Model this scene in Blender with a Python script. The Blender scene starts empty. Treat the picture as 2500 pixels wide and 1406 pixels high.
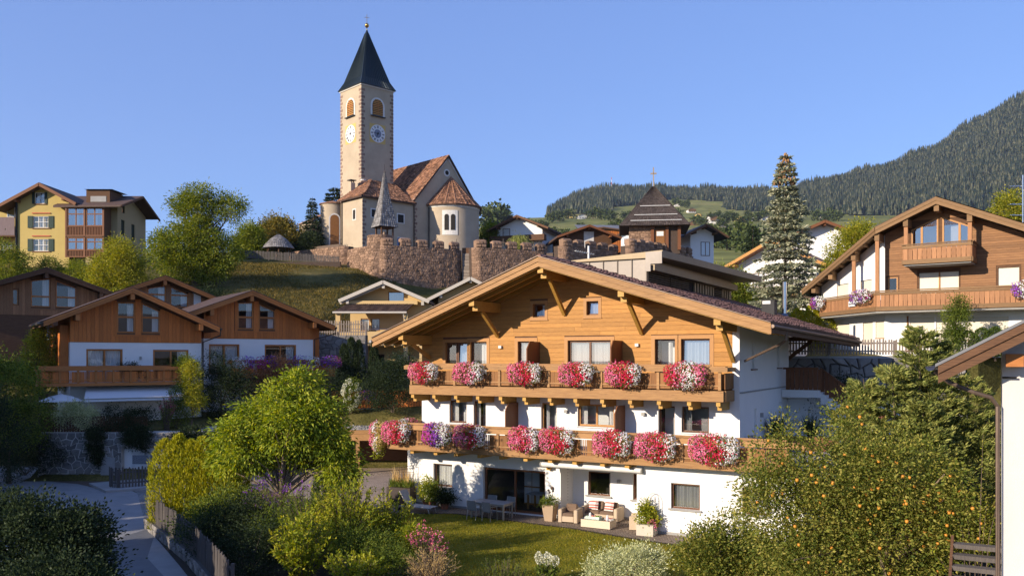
import bpy, math, random
import numpy as np
from mathutils import Vector, Matrix
rnd = random.Random(11)
rng = np.random.default_rng(11)
scene = bpy.context.scene
COL = scene.collection
R = math.radians
# ---------------------------------------------------------------- camera
F, CX, HY, CZ = 2100.0, 1250.0, 870.0, 7.4          # focal length in photo pixels, principal column, horizon row, eye height
cd = bpy.data.cameras.new('camera')
cam = bpy.data.objects.new('camera', cd)
COL.objects.link(cam)
cam.location = (0, 0, CZ)
cam.rotation_euler = (R(90), 0, 0)
cd.sensor_width = 36
cd.lens = 36 * F / 2500
cd.shift_y = (HY - 703) / 2500
cd.clip_end = 9000
scene.camera = cam
# ---------------------------------------------------------------- sky, sun, exposure
SUN_EL = R(18.5)
LX, LY = 0.805, 0.593                                # horizontal direction the light travels
world = bpy.data.worlds.new('World')
scene.world = world
world.use_nodes = True
wn = world.node_tree
bg = wn.nodes['Background']
sky = wn.nodes.new('ShaderNodeTexSky')
sky.sky_type = 'NISHITA'
sky.sun_disc = False
sky.sun_elevation = SUN_EL
sky.sun_rotation = math.atan2(-LX, -LY)
sky.altitude = 1000
sky.air_density = 1.0
sky.dust_density = 0.2
sky.ozone_density = 4.0
smx = wn.nodes.new('ShaderNodeMix'); smx.data_type = 'RGBA'; smx.inputs[0].default_value = .5; smx.inputs[7].default_value = (1.05, 1.76, 4.6, 1)   # even blue of a clear mountain morning
wn.links.new(sky.outputs[0], smx.inputs[6]); wn.links.new(smx.outputs[2], bg.inputs[0])
bg.inputs[1].default_value = 0.14
sd = bpy.data.lights.new('sun', 'SUN')
sd.energy = 5.0
sd.angle = R(0.5)
sd.color = (1.0, 0.86, 0.68)
sun = bpy.data.objects.new('sun', sd)
COL.objects.link(sun)
d = Vector((LX * math.cos(SUN_EL), LY * math.cos(SUN_EL), -math.sin(SUN_EL)))
sun.rotation_euler = d.to_track_quat('-Z', 'Y').to_euler()
scene.view_settings.view_transform = 'Standard'
scene.view_settings.look = 'None'
scene.view_settings.exposure = 0.56
scene.view_settings.gamma = 1.0
scene.view_settings.use_curve_mapping = False
scene.cycles.max_bounces = 6
scene.cycles.transparent_max_bounces = 12
scene.cycles.use_denoising = True
def W(px, py, Y):
	return Vector(((px - CX) / F * Y, Y, CZ - (py - HY) / F * Y))
# ---------------------------------------------------------------- objects
def tag(o, label=None, cat=None, group=None, kind=None):
	if label: o['label'] = label
	if cat: o['category'] = cat
	if group: o['group'] = group
	if kind: o['kind'] = kind
	return o
def thing(name, label, cat, loc=(0, 0, 0), rz=0.0, group=None):
	o = bpy.data.objects.new(name, None)
	o.empty_display_size = 0.3
	COL.objects.link(o)
	o.location = loc
	o.rotation_euler = (0, 0, rz)
	return tag(o, label, cat, group)
def link(name, me, parent=None, loc=None):
	o = bpy.data.objects.new(name, me)
	COL.objects.link(o)
	if parent is not None: o.parent = parent
	if loc is not None: o.location = loc
	return o
def copy_tree(o, parent=None):
	c = o.copy()
	COL.objects.link(c)
	c.parent = parent
	for ch in list(o.children):
		copy_tree(ch, c)
	return c
class MB:
	"""collects faces and links them as one mesh object"""
	def __init__(s, T=None):
		s.v = []; s.f = []; s.m = []; s.T = T
	def add(s, pts, faces, m=0):
		b = len(s.v)
		for p in pts:
			p = Vector(p)
			s.v.append(s.T @ p if s.T is not None else p)
		for f in faces:
			s.f.append([b + i for i in f]); s.m.append(m)
		return s
	def poly(s, pts, m=0):
		return s.add(pts, [list(range(len(pts)))], m)
	def box(s, x0, x1, y0, y1, z0, z1, m=0):
		return s.add([(x0, y0, z0), (x1, y0, z0), (x1, y1, z0), (x0, y1, z0), (x0, y0, z1), (x1, y0, z1), (x1, y1, z1), (x0, y1, z1)],
					 [(0, 3, 2, 1), (4, 5, 6, 7), (0, 1, 5, 4), (1, 2, 6, 5), (2, 3, 7, 6), (3, 0, 4, 7)], m)
	def beam(s, p0, p1, w, h, m=0):
		"""bar from p0 to p1, w wide (horizontal), h high"""
		p0 = Vector(p0); p1 = Vector(p1)
		a = (p1 - p0).normalized()
		up = Vector((0, 0, 1))
		b = a.cross(up)
		if b.length < 1e-3: b = Vector((1, 0, 0))
		b.normalize()
		c = b.cross(a)
		b = b * w / 2; c = c * h / 2
		q = [p0 - b - c, p0 + b - c, p0 + b + c, p0 - b + c, p1 - b - c, p1 + b - c, p1 + b + c, p1 - b + c]
		return s.add(q, [(0, 1, 2, 3), (7, 6, 5, 4), (0, 4, 5, 1), (1, 5, 6, 2), (2, 6, 7, 3), (3, 7, 4, 0)], m)
	def prism(s, pts, y0, y1, m=0):
		"""polygon of (x,z) extruded along y"""
		n = len(pts)
		q = [(x, y0, z) for x, z in pts] + [(x, y1, z) for x, z in pts]
		fs = [list(range(n)), list(range(2 * n - 1, n - 1, -1))] + [[i + n, (i + 1) % n + n, (i + 1) % n, i] for i in range(n)]
		return s.add(q, fs, m)
	def extrude(s, pts, z0, z1, m=0):
		"""polygon of (x,y) extruded upward"""
		n = len(pts)
		q = [(x, y, z0) for x, y in pts] + [(x, y, z1) for x, y in pts]
		fs = [list(range(n - 1, -1, -1)), list(range(n, 2 * n))] + [[i, (i + 1) % n, (i + 1) % n + n, i + n] for i in range(n)]
		return s.add(q, fs, m)
	def tube(s, pts, r, n=6, m=0):
		"""tube through pts, radius r (number or list)"""
		pts = [Vector(p) for p in pts]
		rs = r if isinstance(r, (list, tuple)) else [r] * len(pts)
		ring = []
		for i, p in enumerate(pts):
			a = (pts[min(i + 1, len(pts) - 1)] - pts[max(i - 1, 0)]).normalized()
			b = a.cross(Vector((0, 0, 1)))
			if b.length < 1e-2: b = a.cross(Vector((1, 0, 0)))
			b.normalize(); c = a.cross(b)
			ring.append([p + (b * math.cos(2 * math.pi * k / n) + c * math.sin(2 * math.pi * k / n)) * rs[i] for k in range(n)])
		q = [v for rg in ring for v in rg]
		fs = []
		for i in range(len(pts) - 1):
			for k in range(n):
				k2 = (k + 1) % n
				fs.append((i * n + k, i * n + k2, (i + 1) * n + k2, (i + 1) * n + k))
		fs.append(list(range(n))[::-1]); fs.append([(len(pts) - 1) * n + k for k in range(n)])
		return s.add(q, fs, m)
	def lathe(s, cx, cy, prof, n=16, m=0, a0=0.0, a1=2 * math.pi):
		full = abs(a1 - a0 - 2 * math.pi) < 1e-6
		k = n if full else n + 1
		q = []
		for r, z in prof:
			for i in range(k):
				a = a0 + (a1 - a0) * i / n
				q.append((cx + r * math.cos(a), cy + r * math.sin(a), z))
		fs = []
		for j in range(len(prof) - 1):
			for i in range(n):
				i2 = (i + 1) % k
				fs.append((j * k + i, j * k + i2, (j + 1) * k + i2, (j + 1) * k + i))
		return s.add(q, fs, m)
	def mesh(s, name, mats, smooth=False):
		me = bpy.data.meshes.new(name)
		me.from_pydata(s.v, [], s.f)
		for mt in (mats if isinstance(mats, (list, tuple)) else [mats]): me.materials.append(mt)
		me.polygons.foreach_set('material_index', s.m)
		if smooth: me.polygons.foreach_set('use_smooth', [True] * len(me.polygons))
		me.update()
		return me
	def build(s, name, mats, parent=None, loc=None, smooth=False):
		return link(name, s.mesh(name, mats, smooth), parent, loc)
def npmesh(name, V, Fc, mats, mi=None, smooth=False):
	V = np.asarray(V, dtype=np.float32).reshape(-1, 3)
	Fc = np.asarray(Fc, dtype=np.int32)
	nf, k = Fc.shape
	me = bpy.data.meshes.new(name)
	me.vertices.add(len(V)); me.vertices.foreach_set('co', V.ravel())
	me.loops.add(nf * k); me.loops.foreach_set('vertex_index', Fc.ravel())
	me.polygons.add(nf); me.polygons.foreach_set('loop_start', np.arange(0, nf * k, k, dtype=np.int32))
	for mt in (mats if isinstance(mats, (list, tuple)) else [mats]): me.materials.append(mt)
	if mi is not None: me.polygons.foreach_set('material_index', np.asarray(mi, dtype=np.int32))
	if smooth: me.polygons.foreach_set('use_smooth', np.ones(nf, dtype=bool))
	me.update(calc_edges=True)
	return me
# ---------------------------------------------------------------- materials
def _new(name):
	m = bpy.data.materials.new(name)
	m.use_nodes = True
	nt = m.node_tree
	b = nt.nodes['Principled BSDF']
	return m, nt, b
def M(name, col, col2=None, rough=.8, scale=6.0, stretch=(1, 1, 1), bump=0.0, bscale=None, rand=0.0, metal=0.0, spec=.3,
	  island=0.0, knots=0.0, detail=5.0, contrast=.5):
	"""surface with two-tone noise, relief, and a brightness that varies from object to object (rand) or piece to piece (island)"""
	m, nt, b = _new(name)
	N, L = nt.nodes.new, nt.links.new
	tc = N('ShaderNodeTexCoord'); mp = N('ShaderNodeMapping')
	mp.inputs['Scale'].default_value = stretch
	L(tc.outputs['Object'], mp.inputs[0])
	oi = N('ShaderNodeObjectInfo')
	geo = N('ShaderNodeNewGeometry')
	if rand > 0:
		mul = N('ShaderNodeVectorMath'); mul.operation = 'SCALE'; mul.inputs[0].default_value = (7.1, 3.7, 5.3)
		L(oi.outputs['Random'], mul.inputs['Scale']); L(mul.outputs[0], mp.inputs['Location'])
	nz = N('ShaderNodeTexNoise'); nz.inputs['Scale'].default_value = scale; nz.inputs['Detail'].default_value = detail
	nz.inputs['Roughness'].default_value = .65
	L(mp.outputs[0], nz.inputs[0])
	rp = N('ShaderNodeValToRGB')
	c2 = col2 if col2 else tuple(c * .72 for c in col)
	rp.color_ramp.elements[0].position = .5 - contrast * .5 + .02; rp.color_ramp.elements[1].position = .5 + contrast * .5 - .02
	rp.color_ramp.elements[0].color = (*c2, 1); rp.color_ramp.elements[1].color = (*col, 1)
	L(nz.outputs[0], rp.inputs[0])
	out = rp.outputs[0]
	if knots > 0:
		vo = N('ShaderNodeTexVoronoi'); vo.inputs['Scale'].default_value = 1.0
		mp2 = N('ShaderNodeMapping'); mp2.inputs['Scale'].default_value = tuple(max(.9, s * .9) * 1.6 for s in stretch)
		L(tc.outputs['Object'], mp2.inputs[0]); L(mp2.outputs[0], vo.inputs['Vector'])
		kr = N('ShaderNodeMapRange'); kr.inputs[1].default_value = .05; kr.inputs[2].default_value = .14
		kr.inputs[3].default_value = 1 - knots; kr.inputs[4].default_value = 1
		L(vo.outputs['Distance'], kr.inputs[0])
		mk = N('ShaderNodeMix'); mk.data_type = 'RGBA'; mk.blend_type = 'MULTIPLY'; mk.inputs[0].default_value = 1
		L(out, mk.inputs[6]); L(kr.outputs[0], mk.inputs[7]); out = mk.outputs[2]
	if rand > 0 or island > 0:
		h = N('ShaderNodeHueSaturation')
		mr = N('ShaderNodeMapRange'); a = rand if rand > 0 else island
		mr.inputs[3].default_value = 1 - a; mr.inputs[4].default_value = 1 + a
		L(oi.outputs['Random'] if rand > 0 else geo.outputs['Random Per Island'], mr.inputs[0])
		L(mr.outputs[0], h.inputs['Value']); L(out, h.inputs['Color']); out = h.outputs[0]
		if rand > 0 and island > 0:
			h2 = N('ShaderNodeHueSaturation'); m2 = N('ShaderNodeMapRange')
			m2.inputs[3].default_value = 1 - island; m2.inputs[4].default_value = 1 + island
			L(geo.outputs['Random Per Island'], m2.inputs[0]); L(m2.outputs[0], h2.inputs['Value']); L(out, h2.inputs['Color']); out = h2.outputs[0]
	L(out, b.inputs['Base Color'])
	b.inputs['Roughness'].default_value = rough
	b.inputs['Metallic'].default_value = metal
	b.inputs['Specular IOR Level'].default_value = spec
	if bump > 0:
		nb = N('ShaderNodeTexNoise'); nb.inputs['Scale'].default_value = bscale or scale * 3; nb.inputs['Detail'].default_value = 4
		L(mp.outputs[0], nb.inputs[0])
		bp = N('ShaderNodeBump'); bp.inputs['Strength'].default_value = bump; bp.inputs['Distance'].default_value = .02
		L(nb.outputs[0], bp.inputs['Height']); L(bp.outputs[0], b.inputs['Normal'])
	return m
def leafmat(name, cols, trans=.35, rough=.55, patch=.25, spec=.12):
	"""leaves: colour by leaf, slow variation through the crown, some light through the blade"""
	m, nt, b = _new(name)
	gn = 1.0 if 'petal' in name or name == 'dark_green_leaves' else (1.25 if 'far_' in name or name == 'spruce_needles' else 2.0)
	cols = [tuple(min(.8, c * gn * (k if gn == 2.0 else 1)) for c, k in zip(cc, (1.17, 1.06, .84))) for cc in cols]
	N, L = nt.nodes.new, nt.links.new
	geo = N('ShaderNodeNewGeometry'); tc = N('ShaderNodeTexCoord')
	rp = N('ShaderNodeValToRGB'); el = rp.color_ramp.elements
	while len(el) < len(cols): el.new(.5)
	for i, c in enumerate(cols):
		el[i].position = i / (len(cols) - 1); el[i].color = (*c, 1)
	nz = N('ShaderNodeTexNoise'); nz.inputs['Scale'].default_value = .9; nz.inputs['Detail'].default_value = 2
	L(tc.outputs['Object'], nz.inputs[0])
	ad = N('ShaderNodeMath'); ad.operation = 'MULTIPLY_ADD'; ad.inputs[1].default_value = patch * 4; ad.inputs[2].default_value = -patch * 2
	L(nz.outputs[0], ad.inputs[0])
	a2 = N('ShaderNodeMath'); a2.operation = 'ADD'; a2.use_clamp = True
	L(ad.outputs[0], a2.inputs[0]); L(geo.outputs['Random Per Island'], a2.inputs[1])
	L(a2.outputs[0], rp.inputs[0])
	L(rp.outputs[0], b.inputs['Base Color'])
	b.inputs['Roughness'].default_value = rough; b.inputs['Specular IOR Level'].default_value = spec
	if trans > 0:
		t = N('ShaderNodeBsdfTranslucent'); hs = N('ShaderNodeHueSaturation')
		hs.inputs['Saturation'].default_value = 1.15; hs.inputs['Value'].default_value = 1.5; hs.inputs['Hue'].default_value = .485
		L(rp.outputs[0], hs.inputs['Color']); L(hs.outputs[0], t.inputs[0])
		mx = N('ShaderNodeMixShader'); mx.inputs[0].default_value = trans
		L(b.outputs[0], mx.inputs[1]); L(t.outputs[0], mx.inputs[2])
		L(mx.outputs[0], nt.nodes['Material Output'].inputs[0])
	return m
def glassmat(name, tint=(.9, .92, .93), lo=.12, hi=.85, rough=.01):
	m, nt, b = _new(name)
	N, L = nt.nodes.new, nt.links.new
	nt.nodes.remove(b)
	tr = N('ShaderNodeBsdfTransparent'); tr.inputs[0].default_value = (*tint, 1)
	gl = N('ShaderNodeBsdfGlossy'); gl.inputs['Roughness'].default_value = rough
	lw = N('ShaderNodeLayerWeight'); lw.inputs[0].default_value = .35
	mr = N('ShaderNodeMapRange'); mr.inputs[3].default_value = lo; mr.inputs[4].default_value = hi
	L(lw.outputs['Facing'], mr.inputs[0])
	mx = N('ShaderNodeMixShader'); L(mr.outputs[0], mx.inputs[0]); L(tr.outputs[0], mx.inputs[1]); L(gl.outputs[0], mx.inputs[2])
	L(mx.outputs[0], nt.nodes['Material Output'].inputs[0])
	return m
def cobble(name, c1, c2, mortar, scale, squash=1.0, bump=.6):
	m, nt, b = _new(name)
	N, L = nt.nodes.new, nt.links.new
	tc = N('ShaderNodeTexCoord')
	dn = N('ShaderNodeTexNoise'); dn.inputs['Scale'].default_value = .35
	L(tc.outputs['Object'], dn.inputs[0])
	ma = N('ShaderNodeVectorMath'); ma.operation = 'MULTIPLY_ADD'; ma.inputs[1].default_value = (1.2, 1.2, 0)
	L(dn.outputs['Color'], ma.inputs[0]); L(tc.outputs['Object'], ma.inputs[2])
	vo = N('ShaderNodeTexVoronoi'); vo.feature = 'DISTANCE_TO_EDGE'; vo.inputs['Scale'].default_value = scale; vo.inputs['Randomness'].default_value = .45
	v2 = N('ShaderNodeTexVoronoi'); v2.inputs['Scale'].default_value = scale; v2.inputs['Randomness'].default_value = .45
	L(ma.outputs[0], vo.inputs['Vector']); L(ma.outputs[0], v2.inputs['Vector'])
	mr = N('ShaderNodeMapRange'); mr.inputs[1].default_value = .02; mr.inputs[2].default_value = .1
	L(vo.outputs['Distance'], mr.inputs[0])
	mc = N('ShaderNodeMix'); mc.data_type = 'RGBA'; mc.inputs[6].default_value = (*c1, 1); mc.inputs[7].default_value = (*c2, 1)
	sp = N('ShaderNodeSeparateColor'); L(v2.outputs['Color'], sp.inputs[0]); L(sp.outputs[0], mc.inputs[0])
	mm = N('ShaderNodeMix'); mm.data_type = 'RGBA'; mm.inputs[6].default_value = (*mortar, 1)
	L(mr.outputs[0], mm.inputs[0]); L(mc.outputs[2], mm.inputs[7])
	nz = N('ShaderNodeTexNoise'); nz.inputs['Scale'].default_value = .5; nz.inputs['Detail'].default_value = 6; L(tc.outputs['Object'], nz.inputs[0])
	m3 = N('ShaderNodeMapRange'); m3.inputs[1].default_value = .3; m3.inputs[2].default_value = .7; m3.inputs[3].default_value = .75; m3.inputs[4].default_value = 1.15
	L(nz.outputs[0], m3.inputs[0])
	h = N('ShaderNodeHueSaturation'); L(m3.outputs[0], h.inputs['Value']); L(mm.outputs[2], h.inputs['Color'])
	L(h.outputs[0], b.inputs['Base Color'])
	b.inputs['Roughness'].default_value = .85; b.inputs['Specular IOR Level'].default_value = .2
	bp = N('ShaderNodeBump'); bp.inputs['Strength'].default_value = bump; bp.inputs['Distance'].default_value = .02
	L(mr.outputs[0], bp.inputs['Height']); L(bp.outputs[0], b.inputs['Normal'])
	return m
WOODX = (1.2, 9, 14); WOODZ = (14, 9, 1.2)
mt = {}
mt['gold_h'] = M('golden_larch', (.50, .245, .060), (.34, .15, .035), .6, 2.2, WOODX, .3, 5, rand=.15, knots=.45)
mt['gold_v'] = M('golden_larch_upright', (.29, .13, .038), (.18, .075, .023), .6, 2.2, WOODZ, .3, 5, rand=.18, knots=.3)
mt['beam'] = M('glazed_beam', (.52, .30, .06), (.40, .205, .045), .5, 2, (2, 2, 6), .15, rand=.08)
mt['beamx'] = M('golden_beam', (.42, .23, .088), (.25, .125, .048), .6, 2.0, (.8, 7, 9), .35, 6, rand=.13, knots=.5)
mt['trim'] = M('window_trim_wood', (.44, .22, .07), (.36, .165, .05), .5, 3, WOODZ, .1, rand=.06)
mt['brown'] = M('brown_window_wood', (.15, .06, .025), (.10, .04, .018), .45, 4, WOODZ, .1)
mt['redwood'] = M('reddish_stained_board', (.20, .078, .030), (.14, .052, .021), .6, 3, WOODX, .15, rand=.06)
mt['chalet_v'] = M('chestnut_boarding', (.62, .20, .042), (.42, .12, .026), .6, 2.2, WOODZ, .25, 5, rand=.16)
mt['chalet_h'] = M('chestnut_beam', (.50, .19, .05), (.34, .12, .032), .6, 2.2, WOODX, .25, 5, rand=.12)
mt['weather_v'] = M('weathered_boarding', (.42, .205, .095), (.27, .13, .06), .75, 2.2, WOODZ, .3, 5, rand=.18)
mt['weather_h'] = M('weathered_beam', (.27, .16, .075), (.17, .095, .045), .75, 2.2, WOODX, .3, 5, rand=.14, knots=.4)
mt['logs'] = M('brown_log_boarding', (.29, .145, .06), (.175, .08, .034), .65, 2.2, WOODX, .25, 5, rand=.18)
mt['oldwood'] = M('old_dark_wood', (.17, .085, .042), (.07, .035, .02), .8, 2.5, WOODX, .35, 5, rand=.15, knots=.4)
mt['fence'] = M('grey_fence_wood', (.33, .27, .22), (.20, .16, .13), .85, 3, WOODZ, .3, rand=.18)
mt['fence_dark'] = M('dark_fence_wood', (.115, .10, .09), (.07, .06, .055), .85, 3, WOODZ, .3, rand=.18)
mt['white'] = M('white_plaster', (.80, .79, .77), (.76, .75, .73), .9, 1.5, bump=.08, bscale=60)
mt['dimmed_white'] = M('dimmed_white_plaster', (.62, .595, .575), (.52, .495, .475), .9, .7, (1, 1, .5), bump=.1, bscale=50)  # white plaster greyed to stand in for weaker sunlight on the near wall
mt['cream'] = M('cream_plaster', (.60, .42, .20), (.55, .385, .18), .9, 1.2, bump=.08, bscale=40)
mt['yellow'] = M('yellow_plaster', (.50, .375, .13), (.45, .335, .115), .9, 1.0, bump=.08, bscale=30)
mt['church'] = M('church_render', (.50, .405, .29), (.37, .295, .21), .92, .45, bump=.1, bscale=12, contrast=.6)
mt['churchw'] = M('white_church_surround', (.74, .71, .66), None, .9, 2)
mt['quoin'] = M('brown_quoin_stone', (.28, .185, .14), (.20, .13, .10), .9, 3, rand=.2)
mt['conc'] = M('grey_concrete', (.36, .35, .33), (.28, .27, .26), .9, 2, bump=.1)
mt['darkin'] = M('dark_interior', (.035, .03, .027), (.02, .018, .016), .9)
mt['curtain'] = M('white_curtain', (.78, .77, .75), (.55, .54, .53), .9, 5, (9, 9, .15))
mt['blind'] = M('cream_roller_blind', (.72, .66, .54), (.68, .62, .51), .8, 1)
mt['shutterg'] = M('dark_green_shutter', (.012, .036, .026), (.010, .028, .02), .6, 4, WOODX)
mt['metal'] = M('grey_zinc', (.27, .235, .205), (.20, .175, .155), .5, .8, metal=.25, bump=.3, bscale=1.3)
mt['metalw'] = M('white_metal', (.75, .74, .72), None, .4, 2)
mt['steel'] = M('stainless_steel', (.62, .62, .64), (.5, .5, .52), .22, 2, metal=1)
mt['darkmet'] = M('dark_brown_metal', (.085, .065, .052), (.06, .048, .04), .45, 3, metal=.3)
mt['copper'] = M('brown_gutter_metal', (.17, .12, .09), (.12, .085, .066), .45, 3, metal=.4)
mt['bronze'] = M('olive_bronze_cladding', (.26, .20, .125), (.21, .16, .10), .5, 1, metal=.3)
mt['slate'] = M('dark_slate_roof', (.045, .043, .043), (.03, .029, .03), .7, 4, bump=.2, island=.25)
mt['spire'] = M('dark_spire_metal', (.032, .045, .05), (.022, .032, .036), .38, 3, metal=.4)
mt['tile'] = M('red_brown_roof_tile', (.225, .115, .08), (.14, .072, .052), .75, 5, rand=.3)
mt['tile_s'] = M('red_brown_roof_tiles', (.225, .115, .08), (.14, .072, .052), .75, 5, island=.3)
mt['tile_c'] = M('mottled_church_tiles', (.36, .185, .10), (.17, .085, .055), .85, 2, island=.55)
mt['tile_d'] = M('dark_brown_tiles', (.10, .06, .045), (.06, .038, .03), .8, 5, island=.3)
mt['shingle'] = M('silver_wood_shingles', (.26, .245, .235), (.13, .12, .115), .85, 5, island=.4)
mt['shingle_d'] = M('dark_wood_shingles', (.085, .065, .055), (.05, .038, .033), .85, 5, island=.3)
mt['stone'] = M('reddish_rubble_stone', (.31, .195, .125), (.18, .11, .075), .9, 2.5, bump=.5, bscale=8, rand=.34)
mt['stone_s'] = M('reddish_rubble_stones', (.31, .195, .125), (.18, .11, .075), .9, 2.5, bump=.5, bscale=8, island=.38)
mt['mortar'] = M('reddish_mortar', (.085, .058, .043), (.06, .042, .033), .95, 3, bump=.4)
mt['gstone'] = M('grey_wall_stone', (.25, .23, .21), (.14, .13, .12), .9, 2, bump=.5, bscale=6, rand=.3)
mt['gmortar'] = M('pale_mortar', (.60, .57, .52), (.45, .42, .38), .95, 3, bump=.3)
mt['dmortar'] = M('dark_joint', (.10, .092, .085), None, .95, 3)
mt['gold'] = M('gilded_metal', (.72, .45, .13), (.6, .36, .1), .25, 2, metal=1)
mt['black'] = M('black_paint', (.014, .014, .016), (.012, .012, .013), .5)
mt['clockw'] = M('clock_face_white', (.80, .80, .80), None, .7)
mt['clockb'] = M('clock_centre_grey', (.22, .25, .32), (.16, .18, .24), .7, 3)
mt['ochre'] = M('ochre_paint', (.62, .43, .13), (.52, .37, .14), .85, 1.2)
mt['ramp'] = M('grey_gravel', (.45, .43, .40), (.22, .21, .20), .95, 18, bump=1, bscale=40)
mt['rattan'] = M('beige_rattan', (.56, .44, .31), (.48, .37, .26), .75, 30, (1, 1, 6), .3)
mt['rattan_l'] = M('cream_rattan', (.66, .56, .41), (.60, .50, .37), .75, 30, (1, 1, 6), .3)
mt['cush'] = M('brown_cushion', (.19, .125, .085), (.15, .10, .07), .9, 12, bump=.2)
mt['pillow'] = M('white_striped_pillow', (.80, .78, .74), None, .9, 6)
mt['redst'] = M('red_stripe', (.55, .12, .08), None, .9, 6)
mt['taupe'] = M('taupe_planter', (.40, .29, .19), (.36, .26, .17), .7, 3)
mt['beigeplant'] = M('beige_planter', (.55, .49, .39), (.50, .45, .36), .7, 3)
mt['darkplant'] = M('dark_brown_planter', (.05, .035, .03), None, .6, 3)
mt['terracotta'] = M('terracotta', (.32, .12, .06), None, .8, 5)
mt['alu'] = M('champagne_aluminium', (.50, .46, .41), None, .4, 3, metal=.6)
mt['sling'] = M('grey_sling_fabric', (.22, .215, .21), (.18, .175, .17), .85, 20)
mt['table'] = M('grey_table_top', (.40, .385, .38), (.33, .32, .315), .55, 3)
mt['paleseat'] = M('pale_lounger_fabric', (.55, .52, .48), None, .85, 20)
mt['mint'] = M('mint_tray', (.55, .66, .55), None, .5)
mt['awn'] = M('white_awning_fabric', (.70, .70, .71), (.66, .66, .67), .85, 2)
mt['trunk'] = M('tree_bark', (.14, .10, .075), (.08, .058, .045), .95, 4, (3, 3, .7), .6, rand=.1)
mt['trunk_l'] = M('pale_tree_bark', (.27, .20, .14), (.15, .11, .08), .95, 4, (3, 3, .7), .6)
mt['blue'] = M('bright_blue_paint', (.05, .16, .42), None, .6)
mt['glass'] = glassmat('window_glass')
mt['glass_sky'] = glassmat('mirror_like_glass', (.72, .75, .78), .38, .9)
mt['glass_clear'] = glassmat('clear_glass', (.88, .9, .9), .05, .6)
# ---------------------------------------------------------------- building helpers
def holes_wall(mb, x0, x1, z0, top, y, holes, depth, m=0, mr=0, extra=()):
	"""front wall facing -y with openings (x0,x1,z0,z1); top is a height or a function of x"""
	tf = top if callable(top) else (lambda x: top)
	xs = {x0, x1, *[e for e in extra if x0 < e < x1]}
	for h in holes:
		for e in h[:2]:
			if x0 < e < x1: xs.add(e)
	xs = sorted(xs)
	for xa, xb in zip(xs, xs[1:]):
		xm = (xa + xb) / 2
		cur = z0
		for h in sorted([h for h in holes if h[0] <= xm <= h[1]], key=lambda h: h[2]):
			if h[2] > cur + 1e-4: mb.poly([(xa, y, cur), (xb, y, cur), (xb, y, h[2]), (xa, y, h[2])], m)
			cur = h[3]
		mb.poly([(xa, y, cur), (xb, y, cur), (xb, y, tf(xb)), (xa, y, tf(xa))], m)
	for a, b, c, e in holes:
		y2 = y + depth
		mb.poly([(a, y, c), (a, y, e), (a, y2, e), (a, y2, c)], mr)
		mb.poly([(b, y, e), (b, y, c), (b, y2, c), (b, y2, e)], mr)
		mb.poly([(a, y, e), (b, y, e), (b, y2, e), (a, y2, e)], mr)
		mb.poly([(b, y, c), (a, y, c), (a, y2, c), (b, y2, c)], mr)
def window(parent, x0, x1, z0, z1, y, nx=1, nz=1, fm=None, gm=None, cur=None, fw=.07, room=True, T=None, zsplit=None, name='window', tilt=False):
	"""frame + panes + curtains + a dark room behind; faces -y"""
	fm = fm or mt['brown']; gm = gm or mt['glass']
	mb = MB(T); f = fw
	mb.box(x0, x0 + f, y - .03, y + .05, z0, z1); mb.box(x1 - f, x1, y - .03, y + .05, z0, z1)
	mb.box(x0 + f, x1 - f, y - .03, y + .05, z0, z0 + f); mb.box(x0 + f, x1 - f, y - .03, y + .05, z1 - f, z1)
	xs = [x0 + (x1 - x0) * i / nx for i in range(nx + 1)]
	zs = [z0] + ([zsplit] if zsplit else [z0 + (z1 - z0) * i / nz for i in range(1, nz)]) + [z1]
	for x in xs[1:-1]: mb.box(x - f / 2, x + f / 2, y - .026, y + .046, z0 + f, z1 - f)
	for z in zs[1:-1]: mb.box(x0 + f, x1 - f, y - .022, y + .042, z - f / 2, z + f / 2)
	if room:
		yb = y + .9
		mb.poly([(x0, y + .051, z0), (x0, y + .051, z1), (x0, yb, z1), (x0, yb, z0)], 1)
		mb.poly([(x1, y + .051, z1), (x1, y + .051, z0), (x1, yb, z0), (x1, yb, z1)], 1)
		mb.poly([(x0, y + .051, z1), (x1, y + .051, z1), (x1, yb, z1), (x0, yb, z1)], 1)
		mb.poly([(x0, y + .051, z0), (x1, y + .051, z0), (x1, yb, z0), (x0, yb, z0)], 1)
		mb.poly([(x0, yb, z0), (x1, yb, z0), (x1, yb, z1), (x0, yb, z1)], 1)
	w = mb.build(name, [fm, mt['darkin']], parent)
	for i in range(len(xs) - 1):
		for j in range(len(zs) - 1):
			p = MB(T); t = .06 if tilt else .01
			p.poly([(xs[i] + f / 2, y + .01, zs[j] + f / 2), (xs[i + 1] - f / 2, y + .01, zs[j] + f / 2), (xs[i + 1] - f / 2, y + t, zs[j + 1] - f / 2), (xs[i] + f / 2, y + t, zs[j + 1] - f / 2)])
			p.build('pane', gm, w)
	if cur:
		for (a, b) in cur:                                            # fractions of the width
			c = MB(T); xa = x0 + (x1 - x0) * a; xb = x0 + (x1 - x0) * b
			n = max(4, int((xb - xa) / .05)); pts = []
			for k in range(n + 1):
				pts.append((xa + (xb - xa) * k / n, y + .16 + .03 * math.sin(k * 2.1) + .012 * math.sin(k * 5.3)))
			for (p, q) in zip(pts, pts[1:]):
				c.poly([(p[0], p[1], z0 + .05), (q[0], q[1], z0 + .05), (q[0], q[1], z1 - .05), (p[0], p[1], z1 - .05)])
			c.build('curtain', mt['curtain'], w)
	return w
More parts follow.
